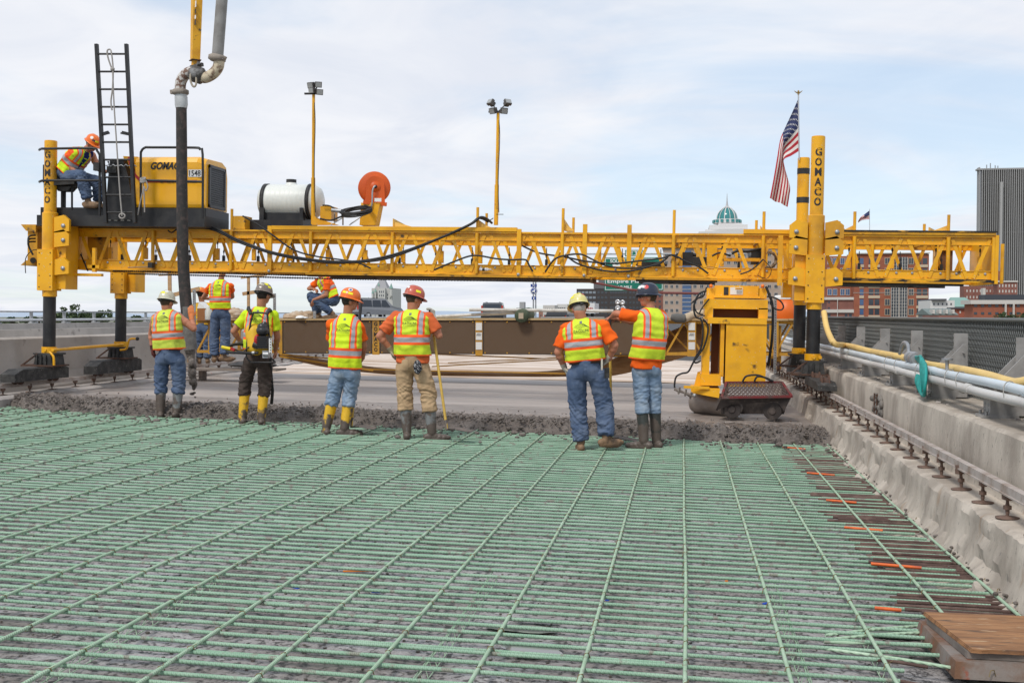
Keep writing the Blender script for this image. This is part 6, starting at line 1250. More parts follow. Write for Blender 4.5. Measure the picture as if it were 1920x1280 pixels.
# ================================================================== trees
LEAF = mat('leaf_green', (.055, .085, .030), .75, (.085, .12, .045), .6); LEAF2 = mat('leaf_dark', (.035, .06, .025), .75)
def tree(name, label, c, rx, rz_, h, nleaf=900, group=None):
    t_ = thing(name, (c.x, c.y, -14), label, 'tree', group); zc = c.z
    mb = MB(); mb.tube([(c.x, c.y, -14), (c.x + .2, c.y, (zc - 14) / 2), (c.x, c.y, zc)], [.5, .4, .2], 8)
    for i in range(5): a = i * 1.3; mb.tube([(c.x, c.y, zc - rz_ * .8), (c.x + math.cos(a) * rx * .6, c.y + math.sin(a) * rx * .6, zc + rz_ * .2)], [.2, .06], 6)
    mb.build('trunk', mat('bark', (.10, .075, .055), .9), t_)
    mb = MB(); cl = [(V((random.gauss(0, .45), random.gauss(0, .45), random.gauss(0, .40))), random.uniform(.18, .36)) for _ in range(24)]
    for i in range(nleaf):
        cc, r_ = random.choice(cl); d_ = V((random.gauss(0, 1), random.gauss(0, 1), random.gauss(0, 1))).normalized() * r_ * random.uniform(.6, 1.05) + cc
        p = V((c.x + d_.x * rx, c.y + d_.y * rx, zc + d_.z * rz_)); e1 = V((random.gauss(0, 1), random.gauss(0, 1), random.gauss(0, 1))).normalized() * rx * .075; e2 = e1.cross(V((random.gauss(0, 1), random.gauss(0, 1), random.gauss(0, 1)))).normalized() * rx * .06
        mb.add([p - e1, p + e2, p + e1, p - e2], [(0, 1, 2, 3)], m=0 if random.random() < .6 else 1)
    mb.build('crown', [LEAF, LEAF2], t_)
for i, (u, v, ru, rv, Y, lab) in enumerate(((120, 601, 22, 14, 170, 'rounded green tree half hidden behind the front left leg'), (150, 597, 26, 16, 170, 'tallest green tree seen between the two left legs'), (185, 600, 22, 12, 170, 'low green tree just left of the rear left leg'), (62, 604, 20, 6, 200, 'low dark tree line left of the front left leg'), (10, 604, 24, 6, 200, 'low dark trees at the far left edge'), (255, 604, 22, 7, 190, 'low green tree right of the rear left leg'), (1880, 602, 14, 10, 150, 'small green tree over the fence below the modern brick building'), (1912, 603, 16, 11, 150, 'small green tree over the fence at the right edge'), (1845, 607, 12, 5, 150, 'bushy green tree top low over the fence left of the others'))):
    k = Y / 2100; tree('tree', lab, P(u, v, Y), ru * k * 1.4, rv * k * 1.6, 8, 1400)
# ================================================================== people
from mathutils.bvhtree import BVHTree
def cap(mb, p, q, r0, r1, f0=False, f1=False, n=14):
    p, q = V(p), V(q); mb.tube([p, q], [r0, r1], n)
    if not f0: mb.ball(p, r0, n=n, k=8)
    if not f1: mb.ball(q, r1, n=n, k=8)
def chain(mb, pts, rs, f0=False, f1=False):
    for i in range(len(pts) - 1): cap(mb, pts[i], pts[i + 1], rs[i], rs[i + 1], f0 if i == 0 else False, f1 if i == len(pts) - 2 else False)
def blob(name, mb, mt, parent, vox=.010, it=3, wr=None):
    me = mb.mesh('tmp', mt); ob = bpy.data.objects.new('tmp', me); COL.objects.link(ob)
    m_ = ob.modifiers.new('r', 'REMESH'); m_.mode = 'VOXEL'; m_.voxel_size = vox; m_.use_smooth_shade = True
    s_ = ob.modifiers.new('s', 'SMOOTH'); s_.factor = .5; s_.iterations = it
    dg = bpy.context.evaluated_depsgraph_get(); dg.update(); r = bpy.data.meshes.new_from_object(ob.evaluated_get(dg)); bpy.data.objects.remove(ob); bpy.data.meshes.remove(me)
    r.name = name; off = ORG[parent]
    nr = [v.normal.copy() for v in r.vertices]
    for v, n_ in zip(r.vertices, nr):
        if wr: v.co += n_ * wr(v.co)
    r.materials.clear(); r.materials.append(mt)
    bv = BVHTree.FromPolygons([v.co.copy() for v in r.vertices], [tuple(p.vertices) for p in r.polygons])
    for v in r.vertices: v.co -= off
    r.polygons.foreach_set('use_smooth', [True] * len(r.polygons)); r.update()
    o = bpy.data.objects.new(name, r); COL.objects.link(o); o.parent = parent; ORG[o] = off; return o, bv
def project(mb, bv, o, ex, ey, dr, vs, fs, lift=.004, m=None):
    out = []; ok = True
    for x, y in vs:
        p = o + ex * x + ey * y; h = bv.ray_cast(p - dr * .6, dr)
        if h[0] is None: return False
        out.append(h[0] - dr * lift)
    mb.add(out, fs, True, m); return True
def quadgrid(w_, h_, n=5):
    vs = [((i / n - .5) * w_, (j / n - .5) * h_) for j in range(n + 1) for i in range(n + 1)]
    return vs, [(j * (n + 1) + i, j * (n + 1) + i + 1, (j + 1) * (n + 1) + i + 1, (j + 1) * (n + 1) + i) for j in range(n) for i in range(n)]

def vest_mat(name, lime, org, silv=(.37, .37, .385)):
    m, t, b = node_mat(name); uvn = nd(t, 'ShaderNodeUVMap'); sx = nd(t, 'ShaderNodeSeparateXYZ'); t.links.new(uvn.outputs[0], sx.inputs[0])
    def M(op, a, b_=None):
        n = nd(t, 'ShaderNodeMath', operation=op)
        for i, x in enumerate((a, b_)):
            if x is None: continue
            if isinstance(x, (int, float)): n.inputs[i].default_value = x
            else: t.links.new(x, n.inputs[i])
        return n.outputs[0]
    ax, h = M('ABSOLUTE', sx.outputs[0]), sx.outputs[1]
    bt = lambda v, lo, hi: M('MULTIPLY', M('GREATER_THAN', v, lo), M('LESS_THAN', v, hi))
    up = M('GREATER_THAN', h, .262)
    so, ss = M('MULTIPLY', bt(ax, .40, .80), up), M('MULTIPLY', bt(ax, .50, .70), up)
    bo, bs = bt(h, .135, .264), bt(h, .168, .230); hem = M('LESS_THAN', h, .016); arm = M('MULTIPLY', M('GREATER_THAN', ax, .99), up)
    geo = nd(t, 'ShaderNodeNewGeometry'); nz = nd(t, 'ShaderNodeTexNoise', Scale=9, Detail=4); t.links.new(geo.outputs['Position'], nz.inputs['Vector'])
    cur = nd(t, 'ShaderNodeMixRGB'); cur.inputs[1].default_value = (*lime, 1); cur.inputs[2].default_value = (*[x * .72 for x in lime], 1)
    rg = nd(t, 'ShaderNodeMapRange'); rg.inputs[1].default_value = .5; rg.inputs[2].default_value = .75; t.links.new(nz.outputs[0], rg.inputs[0]); t.links.new(rg.outputs[0], cur.inputs[0]); cur = cur.outputs[0]
    for msk, c in ((so, org), (ss, silv), (arm, org), (bo, org), (bs, silv), (hem, org)):
        mx = nd(t, 'ShaderNodeMixRGB'); t.links.new(msk, mx.inputs[0]); t.links.new(cur, mx.inputs[1]); mx.inputs[2].default_value = (*c, 1); cur = mx.outputs[0]
    t.links.new(cur, b.inputs['Base Color']); b.inputs['Roughness'].default_value = .75
    bp = nd(t, 'ShaderNodeBump', Strength=.35, Distance=.02); n2 = nd(t, 'ShaderNodeTexNoise', Scale=16, Detail=3, Distortion=.7); t.links.new(geo.outputs['Position'], n2.inputs['Vector']); t.links.new(n2.outputs[0], bp.inputs['Height']); t.links.new(bp.outputs[0], b.inputs['Normal'])
    return m
LIME, ORG_C = (.62, .83, .025), (.98, .115, .01)
VA = vest_mat('vest_bright', (.66, .86, .012), ORG_C); VBm = vest_mat('vest_faded', (.60, .72, .075), (.92, .14, .02)); VC = vest_mat('vest_lime', (.63, .80, .03), ORG_C)
def cloth(name, c, c2, sc=7): return mat(name, c, .88, c2, sc, .42, .68, bump=.35, bscale=22, spec=.2)
SKIN = mat('skin_tan', (.44, .20, .115), .55, (.37, .155, .085), 12, spec=.35); SKINR = mat('skin_ruddy', (.50, .21, .125), .55, (.42, .16, .09), 12, spec=.35)
DEN = cloth('blue_denim', (.072, .108, .185), (.135, .175, .255)); DENL = cloth('light_denim', (.185, .265, .375), (.31, .38, .46)); DEND = cloth('dark_denim', (.05, .08, .15), (.09, .13, .20)); TAN = cloth('tan_canvas_cloth', (.48, .34, .20), (.38, .26, .15)); BRN = cloth('dark_brown_cloth', (.055, .040, .034), (.09, .07, .06))
ORS = cloth('orange_shirt', (.88, .135, .012), (.72, .10, .01)); ORF = cloth('faded_orange_shirt', (.66, .14, .045), (.56, .11, .035)); LIMS = cloth('lime_shirt', (.60, .80, .02), (.50, .68, .02)); BLUS = cloth('blue_shirt', (.015, .025, .16), (.01, .018, .10)); GOLD = cloth('gold_shirt', (.70, .42, .03), (.58, .33, .02))
def bootm(name, c, mud=.5):                                        # mud splashed up from the sole, ragged edge
    m, t, b = node_mat(name); g = nd(t, 'ShaderNodeNewGeometry'); sx = nd(t, 'ShaderNodeSeparateXYZ'); t.links.new(g.outputs['Position'], sx.inputs[0])
    def M(op, a, b_, c_=None):
        n = nd(t, 'ShaderNodeMath', operation=op)
        for i, x in enumerate((a, b_, c_)):
            if x is None: continue
            if isinstance(x, (int, float)): n.inputs[i].default_value = x
            else: t.links.new(x, n.inputs[i])
        return n.outputs[0]
    hgt = M('MULTIPLY_ADD', sx.outputs[0], C, sx.outputs[2]); nz = nd(t, 'ShaderNodeTexNoise', Scale=7, Detail=5); t.links.new(g.outputs['Position'], nz.inputs['Vector'])
    f = M('SUBTRACT', M('MULTIPLY', nz.outputs[0], .9), M('MULTIPLY_ADD', hgt, .85, .20 + (.5 - mud) * .0)); rg = nd(t, 'ShaderNodeMapRange'); rg.inputs[1].default_value = -.02 - (mud - .5); rg.inputs[2].default_value = .05 - (mud - .5); t.links.new(f, rg.inputs[0])
    mx = nd(t, 'ShaderNodeMixRGB'); mx.inputs[1].default_value = (*c, 1); mx.inputs[2].default_value = (.105, .082, .067, 1); t.links.new(rg.outputs[0], mx.inputs[0]); t.links.new(mx.outputs[0], b.inputs['Base Color']); b.inputs['Roughness'].default_value = .5
    bp = nd(t, 'ShaderNodeBump', Strength=.3, Distance=.01); n2 = nd(t, 'ShaderNodeTexNoise', Scale=50, Detail=4); t.links.new(g.outputs['Position'], n2.inputs['Vector']); t.links.new(n2.outputs[0], bp.inputs['Height']); t.links.new(bp.outputs[0], b.inputs['Normal']); return m
BY_ = bootm('yellow_boot', (.72, .43, .02), .40); BG_ = bootm('grey_boot', (.20, .21, .21), .5); BD_ = bootm('dark_boot', (.045, .05, .045), .52); BT_ = mat('tan_boot', (.24, .15, .085), .7, (.15, .10, .065), 8, bump=.2); MUD = mat('mud', (.12, .092, .075), .8, (.085, .066, .055), 9, bump=.4)
HAIRD = mat('dark_hair', (.02, .014, .010), .7, bump=.3, bscale=120); HAIRG = mat('grey_hair', (.42, .38, .35), .7); HAIRB = mat('brown_hair', (.06, .035, .02), .7)
GLV = cloth('pale_glove', (.56, .52, .44), (.44, .40, .33)); GLT = cloth('tan_glove', (.34, .29, .21), (.26, .22, .16)); GLO = cloth('orange_glove', (.62, .20, .07), (.50, .20, .10)); GLR = cloth('maroon_glove', (.12, .035, .03), (.08, .03, .025))
def hatm(name, c, c2=None): return mat(name, c, .32, c2 or tuple(x * .8 for x in c), 9, .52, .7, coat=.25)
HO = hatm('orange_hat', (.80, .16, .015)); HR = hatm('faded_red_hat', (.50, .10, .06), (.56, .30, .25)); HW = hatm('dirty_white_hat', (.58, .56, .44), (.42, .38, .28)); HG = hatm('grey_hat', (.20, .16, .14), (.34, .32, .22)); HYL = hatm('yellow_white_hat', (.66, .60, .22), (.72, .68, .48)); HN = hatm('navy_hat', (.022, .028, .05), (.04, .045, .06))
SAFE = mat('safety_yellow', (.90, .82, .02), .5); BLKP = mat('black_print', (.03, .035, .03), .8); REDP = mat('sticker_red', (.55, .03, .03), .5); BLUP = mat('sticker_blue', (.03, .05, .22), .5)

def hand(mb, w, d, n, curl, side, s=1.0):
    d = d.normalized(); n = (n - d * n.dot(d)).normalized(); sd = d.cross(n).normalized() * side
    for i, L_ in enumerate((.072, .080, .074, .058)):
        off = sd * (.030 - .020 * i) * s; k = w + d * (.088 - .006 * abs(i - 1)) * s + off; cap(mb, w + d * .015 * s + off * .6, k, .017 * s, .0135 * s, n=8)
        dd = d.copy(); p = k
        for f in (.45, .32, .23):
            dd = (dd * math.cos(curl) + n * math.sin(curl)); dd.normalize(); nn = n - dd * n.dot(dd); q = p + dd * L_ * f * s * 1.05; cap(mb, p, q, .0112 * s, .0098 * s, n=8); p = q
    p0 = w + d * .028 * s + sd * .026 * s; p1 = p0 + (d * .55 + sd * .65 + n * .35).normalized() * .042 * s; p2 = p1 + (d * .8 + sd * .15 + n * .5).normalized() * .036 * s
    cap(mb, p0, p1, .015 * s, .0125 * s, n=8); cap(mb, p1, p2, .0125 * s, .010 * s, n=8)

def person(label, J, Y0, st, cat='person'):
    T = {k: P(x[0], x[1], Y0 + (x[2] if len(x) > 2 else 0)) for k, x in J.items()}
    base = V(((T['al'].x + T['ar'].x) / 2, (T['al'].y + T['ar'].y) / 2, min(T['al'].z, T['ar'].z) - .09))
    root = thing('person', base, label, cat)
    up0 = V((0, 0, 1)); rv = (T['sr'] - T['sl']).normalized(); spine = (T['nk'] - T['pe']).normalized(); fw = spine.cross(rv).normalized(); rv = fw.cross(spine).normalized()
    wv, dv = st.get('w', .205), st.get('d', .145); bulk = st.get('bulk', 1.0)
    # ---- head
    fa = R(st['face']); hf = V((-math.sin(fa), math.cos(fa), 0)); hp = R(st.get('nod', 0)); hu = (V((0, 0, 1)) * math.cos(hp) + hf * math.sin(hp)).normalized(); hf = (hf - hu * hf.dot(hu)).normalized(); hr = hf.cross(hu).normalized(); hc = T['hd']
    roll = st.get('roll', 0)
    if roll: Q = Matrix.Rotation(R(roll), 3, hf); hu = Q @ hu; hr = Q @ hr
    H3 = Matrix((hr, hf, hu)).transposed(); hp_ = lambda x, y, z: hc + hr * x + hf * y + hu * z
    mb = MB()
    mb.ball(hp_(0, -.012, .012), .077, .096, .108, H3); mb.ball(hp_(0, .030, -.055), .056, .062, .062, H3); mb.ball(hp_(0, .062, -.088), .026, .024, .022, H3); mb.ball(hp_(0, .075, -.060), .026, .016, .014, H3)
    mb.tube([hp_(0, .082, .012), hp_(0, .104, -.022), hp_(0, .106, -.032), hp_(0, .085, -.038)], [.010, .014, .016, .010], 10); mb.ball(hp_(0, .084, .022), .052, .018, .014, H3)
    for s in (-1, 1):
        mb.ball(hp_(s * .079, -.008, -.018), .012, .022, .034, H3); mb.ball(hp_(s * .042, .062, -.026), .022, .022, .020, H3)
    nk = T['nk']; cap(mb, nk - spine * .06, hp_(0, -.022, -.06), .063 * bulk, .056 * bulk)
    # ---- trunk core, legs core and arms
    chain(mb, [T['pe'], T['pe'].lerp(nk, .5), nk - spine * .07], [.10, .10, .09])
    for s in 'lr':
        cap(mb, T['pe'], T['h' + s], .08, .07); cap(mb, T['h' + s], T['k' + s], .07, .05); cap(mb, T['k' + s], T['a' + s], .05, .038)
        cap(mb, nk - spine * .09, T['s' + s], .07, .052 * bulk); chain(mb, [T['s' + s], T['e' + s], T['w' + s]], [.054 * bulk, .043 * bulk, .030 * bulk])
        fm = T['s' + s].lerp(T['e' + s], .45); mb.ball(fm, .054 * bulk); mb.ball(T['e' + s].lerp(T['w' + s], .28), .046 * bulk)
    gl = MB(); glm = st.get('glove', {})
    for s in 'lr':
        hd_ = st['hand' + s]; tgt = gl if s in glm else mb
        d_ = V(hd_[0]) if not isinstance(hd_[0], str) else (T['w' + s] - T['e' + s])
        hand(tgt, T['w' + s], d_, V(hd_[1]), hd_[2], hd_[3], 1.12 if s in glm else 1.0)
        if s in glm:
            ar_ = (T['w' + s] - T['e' + s]).normalized(); g1 = MB(); hand(g1, T['w' + s], d_, V(hd_[1]), hd_[2], hd_[3], 1.14); cap(g1, T['w' + s] - ar_ * .045, T['w' + s] + d_.normalized() * .03, .040, .034, True); blob('glove', g1, glm[s], root, .007, 2)
    blob('body', mb, st.get('skin', SKIN), root, .0085, 2)
    for s in (-1, 1):
        mb = MB(); mb.ball(hp_(s * .031, .078, .002), .012, n=10, k=6); e_ = mb.build('eye', WHITE, root); mb = MB(); mb.ball(hp_(s * .031, .0865, .002), .0055, n=8, k=5); mb.build('iris', HAIRD, e_)
    # ---- hair and hat
    mb = MB(); mb.ball(hp_(0, -.022, .016), .081, .094, .104, H3, n=24, k=18)
    keep = [i for i, v in enumerate(mb.v) if (lambda q: q.y < .03 - .5 * max(0, -q.z) and q.z > -.075)(H3.transposed() @ (v - hc))]
    ks = set(keep); mb.f = [f for f in mb.f if all(i in ks for i in f)]; mb.mi = mb.mi[:len(mb.f)]; mb.sm = mb.sm[:len(mb.f)]; mb.build('hair', st.get('hair', HAIRD), root)
    ht = st.get('hat')
    if ht:
        back = st.get('hat_back', False); g = -1 if back else 1; tl_ = st.get('tilt', 6); q0 = hc + hu * .035 - hf * .008
        Qt = Matrix.Rotation(R(-tl_ * g), 3, hr); U, F_, Rr = Qt @ hu, Qt @ (hf * g), hr
        mb = MB(); nc = 40; rows = 10; vs = []
        for i in range(rows + 1):
            a = math.pi / 2 * i / rows
            for j in range(nc):
                t = 2 * math.pi * j / nc; cx, sy = math.sin(t), math.cos(t); rr = math.cos(a) ** .8; x, y, z = .112 * cx * rr, .132 * sy * rr, .128 * math.sin(a) ** .95
                rg = .007 * math.exp(-(x / .013) ** 2) + .005 * math.exp(-((abs(x) - .045) / .010) ** 2); rg *= min(1, math.sin(a) * 2.5)
                n_ = V((x, y, z)).normalized() * rg; vs.append(q0 + Rr * (x + n_.x) + F_ * (y + n_.y) + U * (z + n_.z))
        fs = [(i * nc + j, i * nc + (j + 1) % nc, (i + 1) * nc + (j + 1) % nc, (i + 1) * nc + j) for i in range(rows) for j in range(nc)]; mb.add(vs, fs, True)
        vs = []
        for k, (ex, dz) in enumerate(((0, 0), (.6, -.004), (1, -.010), (1, -.016), (.2, -.010))):
            for j in range(nc):
                t = 2 * math.pi * j / nc; cx, sy = math.sin(t), math.cos(t); bw = .018 + .036 * max(0, sy) ** 2; vs.append(q0 + Rr * (.112 + bw * ex) * cx + F_ * (.132 + bw * ex) * sy + U * (dz - .012 * ex * max(0, sy)))
        mb.add(vs, [(k * nc + j, k * nc + (j + 1) % nc, (k + 1) * nc + (j + 1) % nc, (k + 1) * nc + j) for k in range(4) for j in range(nc)], True); hat = mb.build('hard_hat', ht, root)
        hbv = BVHTree.FromPolygons([v.copy() for v in mb.v], [tuple(f) for f in mb.f])
        for az, el, w_, h_, mm in st.get('stick', ()):
            a, e = R(az), R(el); dd = (Rr * math.sin(a) + F_ * math.cos(a)) * math.cos(e) + U * math.sin(e); ex = U.cross(dd).normalized(); ey = dd.cross(ex).normalized(); m2 = MB()
            if w_ == h_: vs, fs = [(0, 0)] + [(w_ / 2 * math.cos(x), w_ / 2 * math.sin(x)) for x in lin(0, 2 * math.pi, 14)[:-1]], [(0, i + 1, (i + 1) % 14 + 1) for i in range(14)]
            else: vs, fs = quadgrid(w_, h_, 4)
            if project(m2, hbv, q0 + U * .03 + dd * .1, ex, ey, -dd, vs, fs, .0025): m2.build('sticker', mm, hat)
        mb = MB(); mb.tube([q0 + Rr * .100 * math.sin(t) - F_ * .118 * math.cos(t) * g * g + U * (-.026) for t in lin(-1.9, 1.9, 20)], .012, 8); bk = q0 - F_ * .122 - U * .03; mb.lathe(bk, -F_, [(0, .02), (.02, .02), (.024, 0)], 14); mb.build('suspension_band', RUBBER, hat)
    if st.get('bandana'):
        mb = MB(); mb.ball(hp_(0, -.014, .03), .084, .102, .098, H3, n=24, k=16); mb.build('bandana', st['bandana'], root)
    if st.get('glasses'):
        mb = MB()
        for s in (-1, 1): mb.ball(hp_(s * .034, .090, .004), .030, .010, .020, H3, n=12, k=8); mb.tube([hp_(s * .062, .082, .008), hp_(s * .083, .03, .008), hp_(s * .084, -.01, .0)], .0035, 5)
        mb.build('sunglasses', BLK, root)
    # ---- trousers
    pm = st['pants']; lr = st.get('leg', 1.0); mb = MB(); pe = T['pe']
    hipv = (T['hr'] - T['hl']); hv = hipv.normalized(); pf = V((0, 0, 1)).cross(hv).normalized() if abs(hv.z) < .8 else fw
    if not st.get('seated'):
        B3 = Matrix((hv, pf, V((0, 0, 1)))).transposed(); mb.ball(pe + V((0, 0, -.02)) - pf * .012, .152 * lr, .122 * lr, .13, B3, n=20, k=14); mb.tube([pe + V((0, 0, -.02)), pe + spine * .09], [.13 * lr, .135 * lr], 20)
        for s in (-1, 1): mb.ball(pe + hv * s * .075 - pf * .055 + V((0, 0, -.07)), .070 * lr, .064 * lr, .09)
    else:
        mb.ball(pe, .15 * lr, .15 * lr, .13); 
    for s in 'lr':
        e = st.get('cuff' + s, st.get('cuff', .62)); ce = T['k' + s].lerp(T['a' + s], e)
        chain(mb, [T['h' + s], T['h' + s].lerp(T['k' + s], .5), T['k' + s], T['k' + s].lerp(ce, .5), ce], [.098 * lr, .094 * lr, .084 * lr, .080 * lr, .074 * lr], False, True)
        if e < .8: dd = (T['a' + s] - T['k' + s]).normalized(); mb.lathe(ce - dd * .05, dd, [(.04, -.03), (.074 * lr, -.03), (.083 * lr, 0), (.078 * lr, .03), (.083 * lr, .05), (.05, .055)], 16)
    kz = [T['kl'], T['kr']]; az_ = [T['al'], T['ar']]; sd_ = st.get('seed', 0)
    def wr(p):
        rdg = lambda x, y, z: 1 - 2.4 * abs(noise.noise(V((x, y, z))))
        a = .006 * noise.noise(V((p.x * 5, p.y * 5, p.z * 6 + sd_))) + .006 * rdg(p.x * 7 + p.z * 6, p.y * 7, p.z * 9 + sd_) + .003 * rdg(p.x * 15 - p.z * 9, p.y * 15, p.z * 16 + sd_)
        dk = min((p - k).length for k in kz); da = min((p - k).length for k in az_); f = math.exp(-(dk / .16) ** 2) + 1.3 * math.exp(-(da / .30) ** 2)
        sl_ = 7 * noise.noise(V((p.x * 3, p.y * 3, p.z * 2 + sd_)))
        return a + f * (.015 * rdg(p.x * 5 + sd_, p.y * 5, p.z * 17 + sl_ * .6 + p.x * 9) + .007 * rdg(p.x * 11, p.y * 11 + sd_, p.z * 30 - p.x * 14) - .004)
    tr, tbv = blob('trousers', mb, pm, root, .0095, 2, wr)
    if not st.get('seated'):
        for s in (-1, 1):
            m2 = MB(); vs, fs = quadgrid(.125, .135, 5); c0 = pe + hv * s * .085 + V((0, 0, -.045))
            if project(m2, tbv, c0, hv, V((0, 0, 1)), pf, vs, fs, .005): m2.build('back_pocket', st.get('pocket', pm), tr)
    # ---- boots
    for s in 'lr':
        an = T['a' + s]; toe = T['t' + s]; fdir = toe - an; fdir.z = 0; fdir = fdir.normalized(); fl = st.get('flen', .20); lift = toe.z - (an.z - .085) if st.get('tilt' + s) else 0
        bt = MB(); low = st.get('low', False); e = st.get('cuff' + s, st.get('cuff', .62)) if not low else .88; topp = T['k' + s].lerp(an, max(.3, e - .06)); dd = (an - topp).normalized()
        chain(bt, [topp, an], [.076 if not low else .058, .058 if not low else .052], True, False)
        sole = an.z - .095; sdv = V((-fdir.y, fdir.x, 0)); tz = st.get('foot' + s, 0)
        for x, w_, h_ in ((-.065, .042, .075), (-.02, .048, .09), (.04, .050, .085), (.10, .054, .072), (.15, .054, .064), (.19, .044, .052)):
            x *= fl / .2; c = an + fdir * x; c.z = sole + h_ / 2 + tz * (x + .06); bt.ball(c, w_, .05, h_ / 2 + .006, Matrix((sdv, fdir, V((0, 0, 1)))).transposed(), n=12, k=8)
        bt.tube([V((0, 0, sole + .012)) + (an + fdir * x * fl / .2) * 1 - V((0, 0, an.z)) + V((0, 0, tz * (x + .06))) for x in (-.09, -.05, 0, .08, .15, .20)], [.030, .042, .044, .052, .050, .034], 10)
        bo, bbv = blob('boot', bt, st['boot'], root, .009, 2, lambda p: .003 * noise.noise(p * 14))
    # ---- shirt and vest
    hem = st.get('hem', .05); A = pe + spine * hem; L_ = (nk - A).length; sh = ((T['sl'] + T['sr']) / 2 - A).dot(spine) / L_; shw = max(.15, (T['sr'] - T['sl']).length / 2)
    def ring(t, q, grow=0.0):
        # half width, half depth and centre up the spine
        if t < sh: k = t / sh; w_ = wv * (1.0 - .05 * math.sin(math.pi * k) + .0) * (1 - k) + max(wv * .98, shw + .015) * k; d_ = dv * (1 + .05 * math.sin(math.pi * k)) * (1 - .10 * k)
        else: k = (t - sh) / (1 - sh); k2 = k ** 1.35; w_ = max(wv * .98, shw + .015) * (1 - k2) + .072 * k2; d_ = dv * .9 * (1 - k2) + .07 * k2
        w_ += grow; d_ += grow
        c, s = math.cos(q), math.sin(q); pw = 2 / 2.5; x = math.copysign(abs(c) ** pw, c) * w_; y = math.copysign(abs(s) ** pw, s) * d_
        bend = -.035 * math.sin(math.pi * t) + st.get('hunch', 0) * t * t * .0
        return x, y + bend
    def surf(t, q, grow=0.0): x, y = ring(t, q, grow); return A + spine * (L_ * t) + rv * x + fw * y
    sm_ = st['shirt']; mb = MB(); n = 28; hs = st.get('shirt_drop', 0); ts = [-hs / L_ - .02, -.02] + lin(.05, 1.0, 14); vs = []
    for t in ts: vs += [surf(max(t, 0), 2 * math.pi * j / n, -.024) + spine * min(t, 0) * L_ for j in range(n)]
    mb.add(vs, [(i * n + j, i * n + (j + 1) % n, (i + 1) * n + (j + 1) % n, (i + 1) * n + j) for i in range(len(ts) - 1) for j in range(n)]); mb.add(vs[:n], [tuple(range(n - 1, -1, -1))]); mb.add(vs[-n:], [tuple(range(n))])
    for s in 'lr':
        sl = st.get('sleeve', .62)
        if sl: 
            a, e = T['s' + s], T['e' + s]; en = a.lerp(e, sl); mb.tube([a - (e - a).normalized() * .02, a.lerp(e, sl * .5), en], [.074 * bulk, .072 * bulk, .078 * bulk], 16); mb.ball(a, .076 * bulk); 
        mb.ball(T['s' + s].lerp(nk - spine * .05, .35), .06 * bulk)
    blob('shirt', mb, sm_, root, .0095, 3, lambda p: .006 * noise.noise(V((p.x * 9, p.y * 9, p.z * 12 + sd_))) + .004 * math.sin(p.z * 60 + 6 * noise.noise(p * 6)))
    if st.get('vest'):
        nc, nr_ = 72, 64; mb = MB(); vs = []; uv = []
        for i in range(nr_ + 1):
            t = i / nr_
            for j in range(nc + 1):
                q = 2 * math.pi * j / nc; p = surf(t, q, 0); x, y = ring(t, q)
                od = (rv * x + fw * y); od = od.normalized() if od.length > 1e-5 else fw; k = (1 - t) ** 1.5
                p += od * (.012 * noise.noise(V((q * 2.2 if j < nc else 0, t * 3, sd_ + 1))) * (.5 + k) + .010 * k * math.sin(5 * q + sd_) + .005 * noise.noise(p * 14) + .004 * math.sin(40 * t + 4 * noise.noise(p * 5)) * math.sin(math.pi * t))
                vs.append(p); uv.append((x / wv, L_ * t))
        for i in range(nr_ + 1): vs[i * (nc + 1) + nc] = vs[i * (nc + 1)].copy()
        fs = [(i * (nc + 1) + j, i * (nc + 1) + j + 1, (i + 1) * (nc + 1) + j + 1, (i + 1) * (nc + 1) + j) for i in range(nr_) for j in range(nc)]
        mb.add(vs, fs, True); vo = mb.build('vest', st['vest'], root); ul = vo.data.uv_layers.new(name='UVMap')
        for lp in vo.data.loops: ul.data[lp.index].uv = uv[lp.vertex_index]
        vbv = BVHTree.FromPolygons([v.copy() for v in vs], fs)
        if st.get('logo', True):
            m2 = MB(); c0 = A + spine * (L_ * (.70 if sh > .7 else .66)) - fw * .1
            tx, tf = text('D.A.COLLINS', .012); project(m2, vbv, c0, rv * .175, spine * .030, fw, tx, tf, .003)
            for k in range(5):                                     # arched bridge mark above the name
                arc = [(.155 * (x - .5) + .012 * k, .04 + .045 * math.sin(math.pi * min(1, max(0, x * .9 + .05))) - .009 * k) for x in lin(0, 1, 10)]
                vs2 = [(x, y + d_) for d_ in (-.0016, .0016) for x, y in arc]; m_ = len(arc); project(m2, vbv, c0, rv, spine, fw, vs2, [(i, i + 1, m_ + i + 1, m_ + i) for i in range(m_ - 1)], .003)
            tx, tf = text('COMPANIES', 0, 1.3); project(m2, vbv, c0 - spine * .028, rv * .15, spine * .010, fw, tx, tf, .003)
            m2.build('logo', BLKP, vo); m2 = MB(); vs2, fs2 = quadgrid(.03, .03, 2); 
            if project(m2, vbv, A + spine * L_ * .90 - fw * .1, rv, spine, fw, vs2, fs2, .003): m2.build('neck_badge', mat('badge_grey', (.18, .19, .17), .7), vo)
        if st.get('vfront'):
            m2 = MB(); vs2, fs2 = [(-.07, .16), (.07, .16), (.0, -.16)], [(0, 1, 2)]; g = []
            tri = [(x * (1 - y), .17 - .34 * y) for y in lin(0, .98, 8) for x in lin(-.075, .075, 6)]; fs2 = [(j * 7 + i, j * 7 + i + 1, j * 7 + i + 8, j * 7 + i + 7) for j in range(8) for i in range(6)]
            if project(m2, vbv, A + spine * L_ * .66 + fw * .1, rv, spine, -fw, tri, fs2, .004): m2.build('shirt_front', st['vfront'], root)
